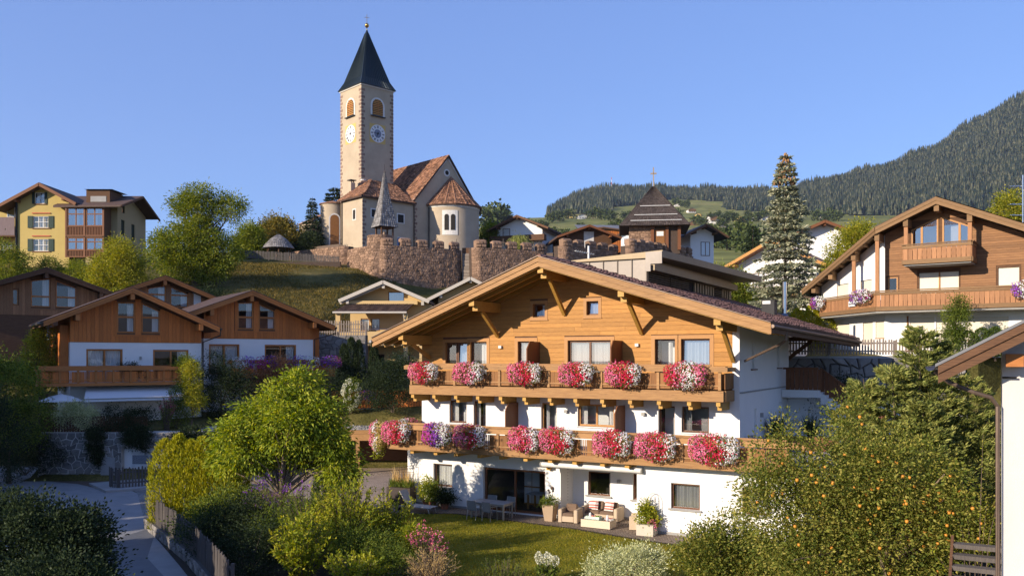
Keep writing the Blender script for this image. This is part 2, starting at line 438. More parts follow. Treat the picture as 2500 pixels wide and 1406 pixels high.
def planks_h(parent, x0, x1, z0, z1, y, h, mat, left=None, right=None, holes=(), t=.026, lmin=2.2, lmax=4.8, name='plank', gap=.009, T=None):
	"""horizontal boards; left/right give the sloping limits as functions of z"""
	z = z0; n = 0
	while z < z1 - .03:
		za, zb = z + gap / 2, min(z + h, z1) - gap / 2
		la = max(x0, left(za)) if left else x0; lb = max(x0, left(zb)) if left else x0
		ra = min(x1, right(za)) if right else x1; rb = min(x1, right(zb)) if right else x1
		segs = [(min(la, lb), max(ra, rb))]
		for hx0, hx1, hz0, hz1 in holes:
			if hz0 < zb - .02 and hz1 > za + .02:
				ns = []
				for a, b in segs:
					if hx1 <= a or hx0 >= b: ns.append((a, b)); continue
					if hx0 > a + .02: ns.append((a, hx0))
					if hx1 < b - .02: ns.append((hx1, b))
				segs = ns
		for a, b in segs:
			c = a; first = True
			while c < b - .01:
				e = c + rnd.uniform(lmin, lmax)
				if first: e = c + rnd.uniform(.5, 1) * (e - c); first = False
				if e > b - .5: e = b
				A0 = max(c, la); A1 = max(c, lb); B0 = min(e, ra); B1 = min(e, rb)
				if B0 - A0 > .03 or B1 - A1 > .03:
					B0 = max(B0, A0); B1 = max(B1, A1)
					yy = y - t - rnd.uniform(0, .004)
					g = .003
					mb = MB(T)
					mb.add([(A0 + g, y, za), (B0 - g, y, za), (B1 - g, y, zb), (A1 + g, y, zb), (A0 + g, yy, za), (B0 - g, yy, za), (B1 - g, yy, zb), (A1 + g, yy, zb)],
						   [(4, 5, 6, 7), (0, 4, 7, 3), (1, 2, 6, 5), (3, 7, 6, 2), (0, 1, 5, 4)])
					mb.build(name, mat, parent); n += 1
				c = e
		z += h
	return n
def boards_v(parent, x0, x1, z0, top, y, w, mat, holes=(), t=.025, name='board', gap=.012, T=None):
	"""upright boards under a sloping top"""
	tf = top if callable(top) else (lambda x: top)
	n = max(1, round((x1 - x0) / w)); w = (x1 - x0) / n
	for i in range(n):
		a, b = x0 + i * w + gap / 2, x0 + (i + 1) * w - gap / 2
		segs = [(z0, None)]
		for hx0, hx1, hz0, hz1 in holes:
			if hx0 < (a + b) / 2 < hx1:
				ns = []
				for s0, s1 in segs:
					ns.append((s0, hz0))
					ns.append((hz1, s1))
				segs = ns
		for s0, s1 in segs:
			ta = s1 if s1 is not None else tf(a); tb = s1 if s1 is not None else tf(b)
			if max(ta, tb) - s0 < .05: continue
			yy = y - t - rnd.uniform(0, .008)
			MB(T).add([(a, y, s0), (b, y, s0), (b, y, tb), (a, y, ta), (a, yy, s0), (b, yy, s0), (b, yy, tb), (a, yy, ta)],
					  [(4, 5, 6, 7), (0, 4, 7, 3), (1, 2, 6, 5), (3, 7, 6, 2), (0, 1, 5, 4)]).build(name, mat, parent)
def tiles(parent, P, nu, nv, mats, keep=None, single=0, order=None, thick=.05, lift=.02, name='roof_tile', jit=.12):
	"""rows of roof tiles over a slope; P(u,v) gives the point (u across, v up the slope 0..1). The `single` tiles first in `order` become objects."""
	base = np.array([[0, 0, 0]])
	cells = [(i, j) for j in range(nv) for i in range(nu) if keep is None or keep((i + .5) / nu, (j + .5) / nv)]
	if order: cells.sort(key=lambda c: order((c[0] + .5) / nu, (c[1] + .5) / nv))
	V = []; Fq = []
	for k, (i, j) in enumerate(cells):
		u0, u1 = i / nu, (i + 1) / nu
		v0, v1 = j / nv, (j + 1.12) / nv
		a, b, c, e = P(u0, v0), P(u1, v0), P(u1, min(v1, 1.0)), P(u0, min(v1, 1.0))
		n = (b - a).cross(e - a).normalized()
		d = (b - a)
		a = a + d * .02; e = e + d * .02; b = b - d * .02; c = c - d * .02
		hh = thick * (1 + rnd.uniform(-jit, jit) * 2)
		mid = (a + b) / 2 + n * (hh * .55); midu = (c + e) / 2 + n * (hh * .55)
		lo = n * (hh); hi = n * lift
		pts = [a + lo, mid + lo, b + lo, c + hi, midu + hi, e + hi, a, b]
		fs = [(0, 1, 4, 5), (1, 2, 3, 4), (6, 7, 2, 1), (6, 1, 0, 0)]
		if k < single:
			mb = MB(); mb.add(pts, [(0, 1, 4, 5), (1, 2, 3, 4), (6, 7, 2, 1), (6, 1, 0)]); mb.build(name, mats[0], parent)
		else:
			o = len(V); V.extend([tuple(p) for p in pts])
			Fq.extend([(o + 0, o + 1, o + 4, o + 5), (o + 1, o + 2, o + 3, o + 4), (o + 6, o + 7, o + 2, o + 1), (o + 6, o + 1, o + 0, o + 6)])
	if V:
		Fq = [f if f[3] != f[0] else (f[0], f[1], f[2]) for f in Fq]
		me = bpy.data.meshes.new(name + 's'); me.from_pydata(V, [], Fq); me.materials.append(mats[-1]); me.update()
		o = link(name + 's', me, parent); o['kind'] = 'stuff'
def stones(parent, P, length, height, sw, sh, mats, limit=300, proud=.05, top=None, name='stone', jit=.42, gap=.05, order=None):
	"""rubble masonry: shared irregular joints, each stone proud of the mortar; P(s,z,d) maps along/up/outward"""
	nr = max(1, round(height / sh)); nc = max(1, round(length / sw))
	rowz = [height * j / nr for j in range(nr + 1)]
	off = {}
	def corner(i, j, half):
		key = (i, j)
		if key not in off:
			e = 0 if j in (0, nr) else 1
			off[key] = (rnd.uniform(-jit, jit) * sw * .6, rnd.uniform(-jit, jit) * sh * e)
		o = off[key]
		s = min(max(i * sw2 / 2 + o[0] * (0 if i <= 0 or i >= 2 * nc else 1), 0), length)
		return (s, rowz[j] + o[1])
	sw2 = length / nc
	cells = []
	for j in range(nr):
		st = 0 if j % 2 == 0 else -1
		for c in range(nc + 1):
			i0 = st + 2 * c; i1 = i0 + 2
			i0c, i1c = max(i0, 0), min(i1, 2 * nc)
			if i1c - i0c < 1: continue
			im = (i0c + i1c) // 2 if i1c - i0c == 2 else None
			pts = [corner(i0c, j, 0)] + ([corner(im, j, 0)] if im is not None else []) + [corner(i1c, j, 0), corner(i1c, j + 1, 0)] + \
				  ([corner(im, j + 1, 0)] if im is not None else []) + [corner(i0c, j + 1, 0)]
			cx = sum(p[0] for p in pts) / len(pts); cz = sum(p[1] for p in pts) / len(pts)
			if top and cz > top(cx): continue
			cells.append((cx, cz, pts))
	if order: cells.sort(key=lambda c: order(c[0], c[1]))
	else: rnd.shuffle(cells)
	bulk = MB()
	for k, (cx, cz, pts) in enumerate(cells):
		n = len(pts); d = proud * rnd.uniform(.6, 1.7)
		g = gap
		q = []
		for sc, dep in ((1 - g, -.02), (1 - g * 1.6, d * .7), (.68, d)):
			for p in pts:
				q.append(P(cx + (p[0] - cx) * sc, cz + (p[1] - cz) * sc, dep + rnd.uniform(-.1, .1) * d * (dep > 0)))
		fs = []
		for r_ in range(2):
			for i in range(n): fs.append((r_ * n + i, r_ * n + (i + 1) % n, (r_ + 1) * n + (i + 1) % n, (r_ + 1) * n + i))
		fs.append([2 * n + i for i in range(n)])
		mb = MB() if k < limit else bulk
		mb.add(q, fs)
		if k < limit: mb.build(name, mats[0], parent)
	if bulk.v:
		o = bulk.build(name + 's', mats[1], parent); o['kind'] = 'stuff'
# ---------------------------------------------------------------- foliage helpers
def unit(a):
	return a / np.maximum(np.linalg.norm(a, axis=1, keepdims=True), 1e-6)
def leafgeo(C, A, Lf, Wd, fold=.25, roll=None):
	"""one bent quad per leaf: C base points, A directions"""
	n = len(C); A = unit(A)
	r = rng.normal(size=(n, 3)) if roll is None else roll + rng.normal(size=(n, 3)) * .45
	B = unit(np.cross(A, r)); N = np.cross(B, A)
	Lf = (Lf * rng.uniform(.7, 1.3, n))[:, None]; Wd = (Wd * rng.uniform(.7, 1.3, n))[:, None]
	V = np.empty((n, 4, 3))
	V[:, 0] = C
	V[:, 1] = C + A * Lf * .45 + B * Wd * .5 + N * Wd * fold
	V[:, 2] = C + A * Lf - N * Lf * .12
	V[:, 3] = C + A * Lf * .45 - B * Wd * .5 + N * Wd * fold
	return V.reshape(-1, 3), np.arange(n * 4).reshape(-1, 4)
def merge(parts):
	V = []; Fc = []; MI = []; o = 0
	for v, f, m in parts:
		V.append(v); Fc.append(f + o); MI.append(np.full(len(f), m)); o += len(v)
	return np.concatenate(V), np.concatenate(Fc), np.concatenate(MI)
def crown_points(lobes, nclump, nleaf, cr, shell=.62, up=.25, squash=.75):
	"""leaf base points and directions gathered in clumps through the lobes' volume"""
	L = np.array(lobes, float)
	wgt = (L[:, 3] * L[:, 4] + L[:, 4] * L[:, 5] + L[:, 3] * L[:, 5]); wgt /= wgt.sum()
	li = rng.choice(len(L), nclump, p=wgt)
	D = unit(rng.normal(size=(nclump, 3)))
	rr = (shell ** 3 + (1 - shell ** 3) * rng.random(nclump)) ** (1 / 3)
	rr *= 1 + .13 * rng.normal(size=nclump)
	ctr = L[li, :3] + D * L[li, 3:6] * rr[:, None]
	k = nleaf
	off = rng.normal(size=(nclump, k, 3)) * cr * np.array([1, 1, squash]) * rng.uniform(.6, 1.3, (nclump, 1, 1))
	P = (ctr[:, None] + off).reshape(-1, 3)
	A = (off / cr * .7 + D[:, None] * .7 + rng.normal(size=(nclump, k, 3)) * .5)
	A[..., 2] += up
	return P, A.reshape(-1, 3), ctr
def tree(name, label, base, lobes, mat, nclump=260, nleaf=60, cr=.3, leaf=(.11, .055), droop=.25, trunk=(.16, 2.0), group=None, cat='tree', bark=None, limbs=10,
		 shell=.6, extra=None, lean=(0, 0)):
	"""trunk and limbs + a crown of separate leaves in clumps; lobes are relative to base"""
	t = thing(name, label, cat, base, 0, group)
	P, A, ctr = crown_points(lobes, nclump, nleaf, cr, shell, up=-droop)
	V, Fc = leafgeo(P, A, leaf[0], leaf[1])
	link('crown', npmesh('crown', V, Fc, mat), t)
	if trunk:
		mb = MB(); r0, h = trunk
		top = Vector((lean[0], lean[1], h))
		mb.tube([(0, 0, -.4), (lean[0] * .3 + rnd.uniform(-.05, .05), lean[1] * .3, h * .5), top], [r0 * 1.25, r0, r0 * .8], 8)
		pick = ctr[rng.choice(len(ctr), min(limbs, len(ctr)), replace=False)]
		for c in pick:
			c = Vector(c); m1 = top.lerp(c, .45) + Vector((rnd.uniform(-.2, .2), rnd.uniform(-.2, .2), rnd.uniform(0, .35))) * (c - top).length * .3
			mb.tube([top - Vector((0, 0, h * .25 * rnd.random())), m1, top.lerp(c, .92)], [r0 * .5, r0 * .3, r0 * .08], 5)
		mb.build('trunk', bark or mt['trunk'], t)
	if extra: extra(t, ctr)
	return t
def shrub(name, label, base, lobes, mat, nclump=120, nleaf=50, cr=.22, leaf=(.07, .035), droop=-.2, group=None, cat='shrub', shell=.5, twigs=8, roll=None):
	t = thing(name, label, cat, base, 0, group)
	P, A, ctr = crown_points(lobes, nclump, nleaf, cr, shell, up=-droop)
	V, Fc = leafgeo(P, A, leaf[0], leaf[1])
	link('foliage', npmesh('foliage', V, Fc, mat), t)
	mb = MB()
	for c in ctr[rng.choice(len(ctr), min(twigs, len(ctr)), replace=False)]:
		mb.tube([(rnd.uniform(-.1, .1), rnd.uniform(-.1, .1), -.1), Vector(c) * .5 + Vector((0, 0, .1)), Vector(c)], [.03, .02, .006], 4)
	mb.build('stem', mt['trunk'], t)
	return t
def spruce(name, label, base, H, Rb, mat, whorls=26, per=9, dens=70, droop=.35, z0=.04, cat='tree', group=None, spray=(.22, .07), mats2=None, power=.85, rtrunk=.16):
	"""conifer: whorls of drooping boughs hung with needle sprays"""
	t = thing(name, label, cat, base, 0, group)
	mb = MB(); mb.tube([(0, 0, -.3), (0, 0, H * .5), (0, 0, H)], [rtrunk, rtrunk * .6, .015], 7); mb.build('trunk', mt['trunk'], t)
	Ps = []; As = []
	for w in range(whorls):
		f = (w + rnd.random() * .5) / whorls
		z = H * (z0 + (1 - z0) * f)
		Lb = Rb * (1 - f) ** power * rnd.uniform(.85, 1.12) + .12
		for k in range(per):
			a = 2 * math.pi * (k + rnd.random() * .8) / per + w * 1.7
			L2 = Lb * rnd.uniform(.7, 1.15)
			n = max(6, int(dens * L2 / Rb))
			s = rng.random(n) ** .7
			rise = rnd.uniform(.0, .25) * (f + .3)
			bx = np.cos(a) * L2 * s; by = np.sin(a) * L2 * s
			bz = z + L2 * (rise * s - droop * s * s + .10 * np.maximum(s - .75, 0) * 3)
			lat = rng.normal(size=n) * .16 * L2 * (1.05 - s) ** .5 + rng.normal(size=n) * .05
			P = np.stack([bx - np.sin(a) * lat, by + np.cos(a) * lat, bz - np.abs(rng.normal(size=n)) * .09 * min(1, L2)], 1)
			A = np.stack([np.cos(a) * .8 - np.sin(a) * np.sign(lat) * .7 + rng.normal(size=n) * .3, np.sin(a) * .8 + np.cos(a) * np.sign(lat) * .7 + rng.normal(size=n) * .3,
						  -.15 + rng.normal(size=n) * .35], 1)
			Ps.append(P); As.append(A)
	P = np.concatenate(Ps); A = np.concatenate(As)
	V, Fc = leafgeo(P, A, spray[0], spray[1], .15)
	link('crown', npmesh('crown', V, Fc, mat), t)
	return t
def thuja(name, label, base, lobes, mat, n=9000, leaf=(.16, .05), cat='shrub', group=None, upness=1.1, rough=.06):
	"""dense scale-leaf evergreen: upright sprays over the surface of cone-topped lobes (x,y,rx,ry,h,taper)"""
	t = thing(name, label, cat, base, 0, group)
	Ps = []; As = []
	tot = sum((l[2] + l[3]) * l[4] for l in lobes)
	for (cx, cy, rx, ry, h, tp) in lobes:
		k = int(n * (rx + ry) * h / tot)
		zf = rng.random(k) ** .9
		a = rng.random(k) * 2 * np.pi
		prof = np.minimum(1, (1 - zf) / max(1e-3, tp)) ** .6
		prof = prof * (1 + .10 * np.sin(a * 5 + zf * 9) + .08 * np.sin(a * 9 - zf * 17))
		rr = prof * (1 - .22 * rng.random(k) ** 2) + rng.normal(size=k) * rough
		P = np.stack([cx + np.cos(a) * rx * rr, cy + np.sin(a) * ry * rr, zf * h], 1)
		A = np.stack([np.cos(a) * .55, np.sin(a) * .55, np.full(k, upness)], 1) + rng.normal(size=(k, 3)) * .38
		Ps.append(P); As.append(A)
	P = np.concatenate(Ps); A = np.concatenate(As)
	V, Fc = leafgeo(P, A, leaf[0], leaf[1], .1)
	link('foliage', npmesh('foliage', V, Fc, mat), t)
	mb = MB()
	for (cx, cy, rx, ry, h, tp) in lobes:
		mb.tube([(cx, cy, -.2), (cx, cy, h * .8)], [.06, .02], 5)
	mb.build('stem', mt['trunk'], t)
	return t
LEAF = {}
LEAF['cherry'] = leafmat('cherry_leaves', [(.035, .06, .010), (.10, .145, .016), (.20, .22, .035)])
LEAF['walnut'] = leafmat('walnut_leaves', [(.028, .050, .010), (.075, .105, .017), (.14, .155, .030)])
LEAF['lime'] = leafmat('light_green_leaves', [(.055, .075, .010), (.12, .14, .018), (.20, .19, .030)])
LEAF['autumn'] = leafmat('russet_green_leaves', [(.04, .048, .015), (.085, .082, .024), (.14, .115, .035)])
LEAF['apple'] = leafmat('apple_leaves', [(.030, .050, .012), (.080, .100, .022), (.17, .165, .05)], patch=.18)
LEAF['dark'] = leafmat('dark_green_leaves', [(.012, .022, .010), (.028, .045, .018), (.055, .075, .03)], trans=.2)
LEAF['shrub'] = leafmat('garden_shrub_leaves', [(.022, .040, .010), (.055, .085, .018), (.11, .135, .03)])
LEAF['bright'] = leafmat('bright_shrub_leaves', [(.05, .08, .010), (.12, .15, .016), (.22, .22, .03)])
LEAF['silver'] = leafmat('variegated_leaves', [(.10, .13, .07), (.25, .28, .17), (.45, .45, .30)], trans=.25)
LEAF['blue'] = leafmat('blue_spruce_needles', [(.048, .062, .046), (.11, .13, .105), (.215, .225, .185)], trans=.1)
LEAF['needle'] = leafmat('spruce_needles', [(.012, .022, .012), (.026, .042, .018), (.05, .07, .03)], trans=.1)
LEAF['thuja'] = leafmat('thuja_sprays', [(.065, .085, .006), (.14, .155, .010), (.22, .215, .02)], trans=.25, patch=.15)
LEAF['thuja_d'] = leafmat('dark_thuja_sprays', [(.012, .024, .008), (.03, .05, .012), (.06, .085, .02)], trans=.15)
LEAF['cypress'] = leafmat('cypress_sprays', [(.045, .065, .022), (.10, .125, .040), (.19, .20, .075)], trans=.2, patch=.2)
LEAF['petal_pink'] = leafmat('pink_petals', [(.55, .07, .16), (.76, .15, .29), (.82, .30, .43)], trans=.2, patch=.1)
LEAF['petal_red'] = leafmat('red_petals', [(.42, .008, .03), (.60, .015, .06), (.70, .05, .13)], trans=.2, patch=.1)
LEAF['petal_white'] = leafmat('white_petals', [(.60, .58, .58), (.75, .73, .72), (.82, .80, .80)], trans=.2, patch=.1)
LEAF['petal_purple'] = leafmat('purple_petals', [(.13, .02, .30), (.24, .05, .45), (.36, .14, .55)], trans=.2, patch=.1)
LEAF['petal_magenta'] = leafmat('magenta_petals', [(.38, .01, .22), (.50, .03, .32), (.6, .12, .42)], trans=.2, patch=.1)
LEAF['cream'] = leafmat('cream_hydrangea_petals', [(.55, .54, .36), (.70, .69, .52), (.80, .79, .66)], trans=.2, patch=.1)
LEAF['grass'] = leafmat('grass_blades', [(.06, .075, .010), (.11, .125, .016), (.17, .165, .03)], trans=.3, patch=.3)
LEAF['tawny'] = leafmat('dry_grass_stalks', [(.16, .12, .06), (.26, .20, .10), (.34, .27, .15)], trans=.2)
LEAF['smoke'] = leafmat('reddish_smoke_bush', [(.10, .05, .03), (.20, .11, .065), (.30, .18, .11)], trans=.25)
# ================================================================ GROUND
STX = [-130, -60, -40, -30, -28.8, -28, -20, -18.6, -10, 0, 10, 16, 25, 45, 130]
STP = [
	[(-60, 0), (30, 0), (60, 4), (95, 16), (180, 24)],
	[(-60, 0), (40, 0), (56, 1.5), (70, 8), (95, 17), (110, 19.5), (180, 24)],
	[(-60, 0), (58.6, 0), (61, 2.6), (68, 7.0), (80, 11.5), (95, 17), (106, 19.5), (180, 24)],
	[(-60, 0), (58.6, 0), (60.5, 2.85), (64, 3.6), (72, 8.0), (90, 14.5), (100, 17.4), (108, 19.2), (122, 21.5), (180, 25)],
	[(-60, 0), (57, 0), (60, 2.85), (64, 3.6), (72, 8.0), (90, 14.4), (100, 17.3), (108, 19.1), (122, 21.5), (180, 25)],
	[(-60, 0), (51.8, 0), (52.6, 2.85), (64, 3.6), (72, 8.0), (90, 14.3), (100, 17.2), (108, 19.1), (122, 21.5), (180, 25)],
	[(-60, 0), (51.8, 0), (52.6, 2.85), (64, 3.6), (72, 7.3), (80, 10.4), (90, 13.4), (100, 16.4), (108, 18.6), (116, 21), (180, 25)],
	[(-60, 0), (57, 0), (58, 2.85), (64, 3.6), (72, 7.3), (80, 10.4), (90, 13.4), (100, 16.4), (108, 18.6), (116, 21), (180, 25)],
	[(-60, 0), (57.6, 0), (59, 3.4), (66, 4.8), (80, 5.6), (88, 9.5), (104, 15.2), (120, 19), (180, 25)],
	[(-60, 0), (57.6, 0), (60, 4), (70, 5.6), (82, 6.0), (95, 12), (106, 15.4), (120, 19), (180, 25)],
	[(-60, 0), (47, 0), (51, 2.8), (57, 5.2), (70, 7.6), (90, 12), (108, 16), (130, 20), (180, 25)],
	[(-60, 0), (42, 0), (45.7, 3), (46.6, 6.8), (56, 7.8), (70, 9), (90, 12), (110, 16), (180, 24)],
	[(-60, 0), (39, 0), (45.5, 4), (46.4, 7.0), (55, 8.1), (80, 10), (110, 15), (180, 24)],
	[(-60, 0), (30, 1), (45, 6), (55, 8.5), (80, 11), (180, 26)],
	[(-60, 0), (45, 8), (80, 14), (180, 30)],
]
def ground_z(x, y):
	x = np.asarray(x, float); y = np.asarray(y, float)
	Z = np.stack([np.interp(y, [p[0] for p in pr], [p[1] for p in pr]) for pr in STP])
	i = np.clip(np.searchsorted(STX, x) - 1, 0, len(STX) - 2)
	xs = np.array(STX, float)
	t = np.clip((x - xs[i]) / (xs[i + 1] - xs[i]), 0, 1)
	cols = np.arange(Z.shape[1]) if Z.ndim > 1 else None
	if cols is None: return Z[i] * (1 - t) + Z[i + 1] * t
	return Z[i, cols] * (1 - t) + Z[i + 1, cols] * t
def gz(x, y):
	return float(ground_z(np.array([x]), np.array([y]))[0])
def grassmat(name, a, b, c, sc=.35, fine=26):
	m, nt, bs = _new(name)
	N, L = nt.nodes.new, nt.links.new
	tc = N('ShaderNodeTexCoord')
	n1 = N('ShaderNodeTexNoise'); n1.inputs['Scale'].default_value = sc; n1.inputs['Detail'].default_value = 8; n1.inputs['Roughness'].default_value = .7
	n2 = N('ShaderNodeTexNoise'); n2.inputs['Scale'].default_value = fine; n2.inputs['Detail'].default_value = 3
	L(tc.outputs['Object'], n1.inputs[0]); L(tc.outputs['Object'], n2.inputs[0])
	rp = N('ShaderNodeValToRGB'); rp.color_ramp.elements.new(.5)
	for e, p, cc in zip(rp.color_ramp.elements, (.32, .5, .68), (a, b, c)):
		e.position = p; e.color = (*cc, 1)
	L(n1.outputs[0], rp.inputs[0])
	mr = N('ShaderNodeMapRange'); mr.inputs[1].default_value = .3; mr.inputs[2].default_value = .7; mr.inputs[3].default_value = .6; mr.inputs[4].default_value = 1.35
	L(n2.outputs[0], mr.inputs[0])
	h = N('ShaderNodeHueSaturation'); L(mr.outputs[0], h.inputs['Value']); L(rp.outputs[0], h.inputs['Color'])
	L(h.outputs[0], bs.inputs['Base Color']); bs.inputs['Roughness'].default_value = .95; bs.inputs['Specular IOR Level'].default_value = .1
	bp = N('ShaderNodeBump'); bp.inputs['Strength'].default_value = .7; bp.inputs['Distance'].default_value = .05
	L(n2.outputs[0], bp.inputs['Height']); L(bp.outputs[0], bs.inputs['Normal'])
	return m
mt['slope'] = grassmat('hillside_grass', (.05, .048, .014), (.10, .088, .026), (.20, .155, .055), .22, 9)
mt['lawn'] = grassmat('mown_lawn', (.11, .12, .010), (.19, .185, .018), (.30, .25, .045), .8, 30)
mt['earth'] = M('dark_bed_soil', (.045, .036, .026), None, .95, 3, bump=.5)
mt['asphalt'] = M('grey_road_asphalt', (.30, .295, .29), (.20, .20, .20), .85, 1.1, bump=.35, bscale=45, contrast=.7)
mt['asphalt2'] = M('darker_road_patch', (.15, .155, .165), (.11, .115, .125), .8, 1.5, bump=.3, bscale=60)
mt['setts'] = cobble('grey_setts', (.28, .27, .255), (.19, .185, .175), (.09, .085, .08), 6.5)
mt['patio'] = cobble('brown_patio_setts', (.30, .235, .175), (.20, .15, .115), (.10, .078, .06), 8)
mt['drive'] = cobble('sandy_driveway_setts', (.40, .31, .235), (.30, .23, .175), (.19, .15, .115), 7, bump=.35)
mt['gravelpath'] = M('brown_gravel', (.16, .115, .085), (.10, .072, .055), .95, 14, bump=.8, bscale=50)
mt['meadow'] = grassmat('far_meadow', (.11, .125, .036), (.19, .19, .050), (.27, .235, .075), .006, .05)
mt['forestfloor'] = M('forest_floor', (.018, .026, .014), None, .95, .02)
# far sheet, then the village slope
MB().poly([(-3400, -800, -.6), (3400, -800, -.6), (3400, 3600, -.6), (-3400, 3600, -.6)]).build('valley_ground', mt['slope'])['kind'] = 'structure'
gx = np.unique(np.concatenate([np.arange(-130, -50, 5), np.arange(-50, 46, .8), np.arange(46, 131, 6)]))
gy = np.unique(np.concatenate([np.arange(-40, 40, 4), np.arange(40, 125, 1.0), np.arange(125, 186, 5)]))
GX, GY = np.meshgrid(gx, gy)
GZ = ground_z(GX.ravel(), GY.ravel())
GZ = GZ + np.where(GZ > 6, (np.sin(GX.ravel() * .35) * np.cos(GY.ravel() * .28) * .18 + rng.normal(size=GZ.size) * .03), 0)
idx = np.arange(GX.size).reshape(GX.shape)
Fg = np.stack([idx[:-1, :-1], idx[:-1, 1:], idx[1:, 1:], idx[1:, :-1]], -1).reshape(-1, 4)
link('ground', npmesh('ground', np.stack([GX.ravel(), GY.ravel(), GZ], 1), Fg, mt['slope'], smooth=True))['kind'] = 'structure'
def sheet(name, pts, mat, z=.008, kind='structure'):
	o = MB().poly([(x, y, z) for x, y in pts]).build(name, mat)
	o['kind'] = kind
	return o
# beds, road, driveway, patio, lawn : each a few millimetres above the last
sheet('garden_bed', [(-16.5, 38), (-10.4, 28), (-6, 20), (-1, 14), (14, 14), (22, 22), (22, 40), (8, 48), (-6, 44), (-8, 50)], mt['earth'], .004)
sheet('road', [(-80, 62), (-33, 58.2), (-29.6, 57.4), (-28.6, 52), (-28.4, 51.4), (-24.4, 51.4), (-20.3, 46.6), (-15.9, 37.4), (-11.8, 30.5), (-9.2, 26), (-4, 17), (2, 4), (-26, 4), (-26, 30), (-40, 47)], mt['asphalt'], .008)
sheet('road_patch', [(-15.5, 37.6), (-13.4, 31.6), (-11.3, 28.3), (-7, 19.6), (-15.4, 19.6), (-16.5, 33)], mt['asphalt2'], .012)
sheet('garage_forecourt', [(-23.5, 51.4), (-20.3, 46.6), (-15.9, 37.4), (-12.2, 39), (-14.5, 47), (-17, 51.4)], mt['setts'], .012)
sheet('side_path', [(-28.3, 51.4), (-25.2, 49.9), (-22.5, 47.6), (-21.5, 49.5), (-23.5, 51.4)], mt['gravelpath'], .016)
kb = MB(); kb.extrude([(-24.3, 49.4), (-22.0, 46.6), (-17.3, 49.6), (-18.8, 51.3), (-22, 51.2)], 0, .14); kb.build('pavement_slab', mt['conc'])['kind'] = 'structure'
sheet('driveway', [(-9.5, 57.5), (-18.5, 57.3), (-18.5, 51.5), (-12.0, 46), (-8.2, 42.0), (-5.6, 41.6), (-3.9, 44.4), (0.5, 52.5), (2.0, 56), (2, 57.4)], mt['drive'], .012)
sheet('patio', [(-8.0, 42.0), (-5.4, 40.6), (-2.6, 40.55), (0.3, 38.6), (2.6, 37.1), (5.2, 34.8), (7.1, 33.4), (10.0, 32.3), (12.4, 32.2), (12.4, 36), (0, 44), (-3.4, 43.9), (-5.6, 42.4)], mt['patio'], .016)
lawn_pts = [(-5.6, 40.4), (-2.7, 40.3), (0.2, 38.35), (2.5, 36.85), (5.1, 34.55), (7.0, 33.15), (10.0, 32.0), (10, 27.4), (4, 25.4), (-1.4, 26.2), (-5.0, 31.5), (-7.2, 37.6)]
sheet('lawn', lawn_pts, mt['lawn'], .02)
def inside(px, py, poly):
	c = np.zeros(len(px), bool)
	for (x0, y0), (x1, y1) in zip(poly, poly[1:] + poly[:1]):
		cr = ((y0 > py) != (y1 > py)) & (px < (x1 - x0) * (py - y0) / (y1 - y0 + 1e-9) + x0)
		c ^= cr
	return c
LEAF['lawn'] = leafmat('lawn_blades', [(.055, .065, .006), (.10, .105, .010), (.17, .15, .025)], trans=.35, patch=.3)
q = rng.uniform((-8, 25), (10.5, 41), (160000, 2)); q = q[inside(q[:, 0], q[:, 1], lawn_pts)][:62000]
C = np.column_stack([q, np.full(len(q), .018)])
A = rng.normal(size=(len(q), 3)) * .45; A[:, 2] = 1
V, Fc = leafgeo(C, A, .06, .016, .1)
link('lawn_grass', npmesh('lawn_grass', V, Fc, LEAF['lawn']))['kind'] = 'stuff'
LEAF['dry'] = leafmat('dry_slope_grass', [(.022, .022, .006), (.05, .045, .012), (.11, .085, .028)], trans=.25, patch=.4)
# longer grass on the slope below the churchyard
q = rng.uniform((-36, 74), (-14, 107), (42000, 2))
zz = ground_z(q[:, 0], q[:, 1])
A = rng.normal(size=(len(q), 3)) * .5; A[:, 2] = 1
V, Fc = leafgeo(np.column_stack([q, zz - .02]), A, .22, .06, .1)
link('slope_grass', npmesh('slope_grass', V, Fc, LEAF['dry']))['kind'] = 'stuff'
# ================================================================ FAR HILLS
SKX = [-2200, 900, 1150, 1200, 1260, 1330, 1350, 1370, 1400, 1440, 1500, 1600, 1700, 1800, 1900, 1950, 2000, 2100, 2200, 2280, 2350, 2420, 2500, 2600, 2900, 4500]
SKY = [620, 616, 575, 531, 533, 531, 520, 502, 484, 471, 465, 467, 469, 471, 473, 462, 449, 427, 397, 364, 320, 277, 241, 200, 130, 60]
def hill_row(px, Y):
	S = np.interp(px, SKX, SKY)
	near = np.interp(Y, [150, 300, 600, 1000, 1450], [655, 628, 588, 556, 531])
	t = np.clip((Y - 1450) / 950, 0, 1)
	r = near * (1 - t) + np.minimum(S, 531) * t
	r = np.where(S > 531, np.interp(Y, [150, 300, 2400], [655, 632, 0]) * 0 + near + (S - 531) * np.clip((Y - 300) / 900, 0, 1), r)
	r = r + 5 * np.sin(px * .021 + Y * .004) * np.clip((Y - 400) / 500, 0, 1) * np.clip((1400 - Y) / 300, 0, 1)
	return r
def hill_z(px, Y):
	return CZ - (hill_row(px, Y) - HY) / F * Y
def forest(px, Y):
	"""where the woods stand on the far slopes"""
	r = hill_row(px, Y)
	a = (Y > 1480) & (px > 1335) & (r < np.interp(px, [1335, 1400, 1480, 1560, 1640, 1760, 1900, 2000, 2100, 2300, 2600], [531, 512, 508, 500, 486, 492, 506, 520, 527, 526, 526]))
	b = ((px - 1860) / 95) ** 2 + ((r - 505) / 11) ** 2 < 1
	e = ((px - 1430) / 70) ** 2 + ((r - 515) / 8) ** 2 < 1
	return a | b | e
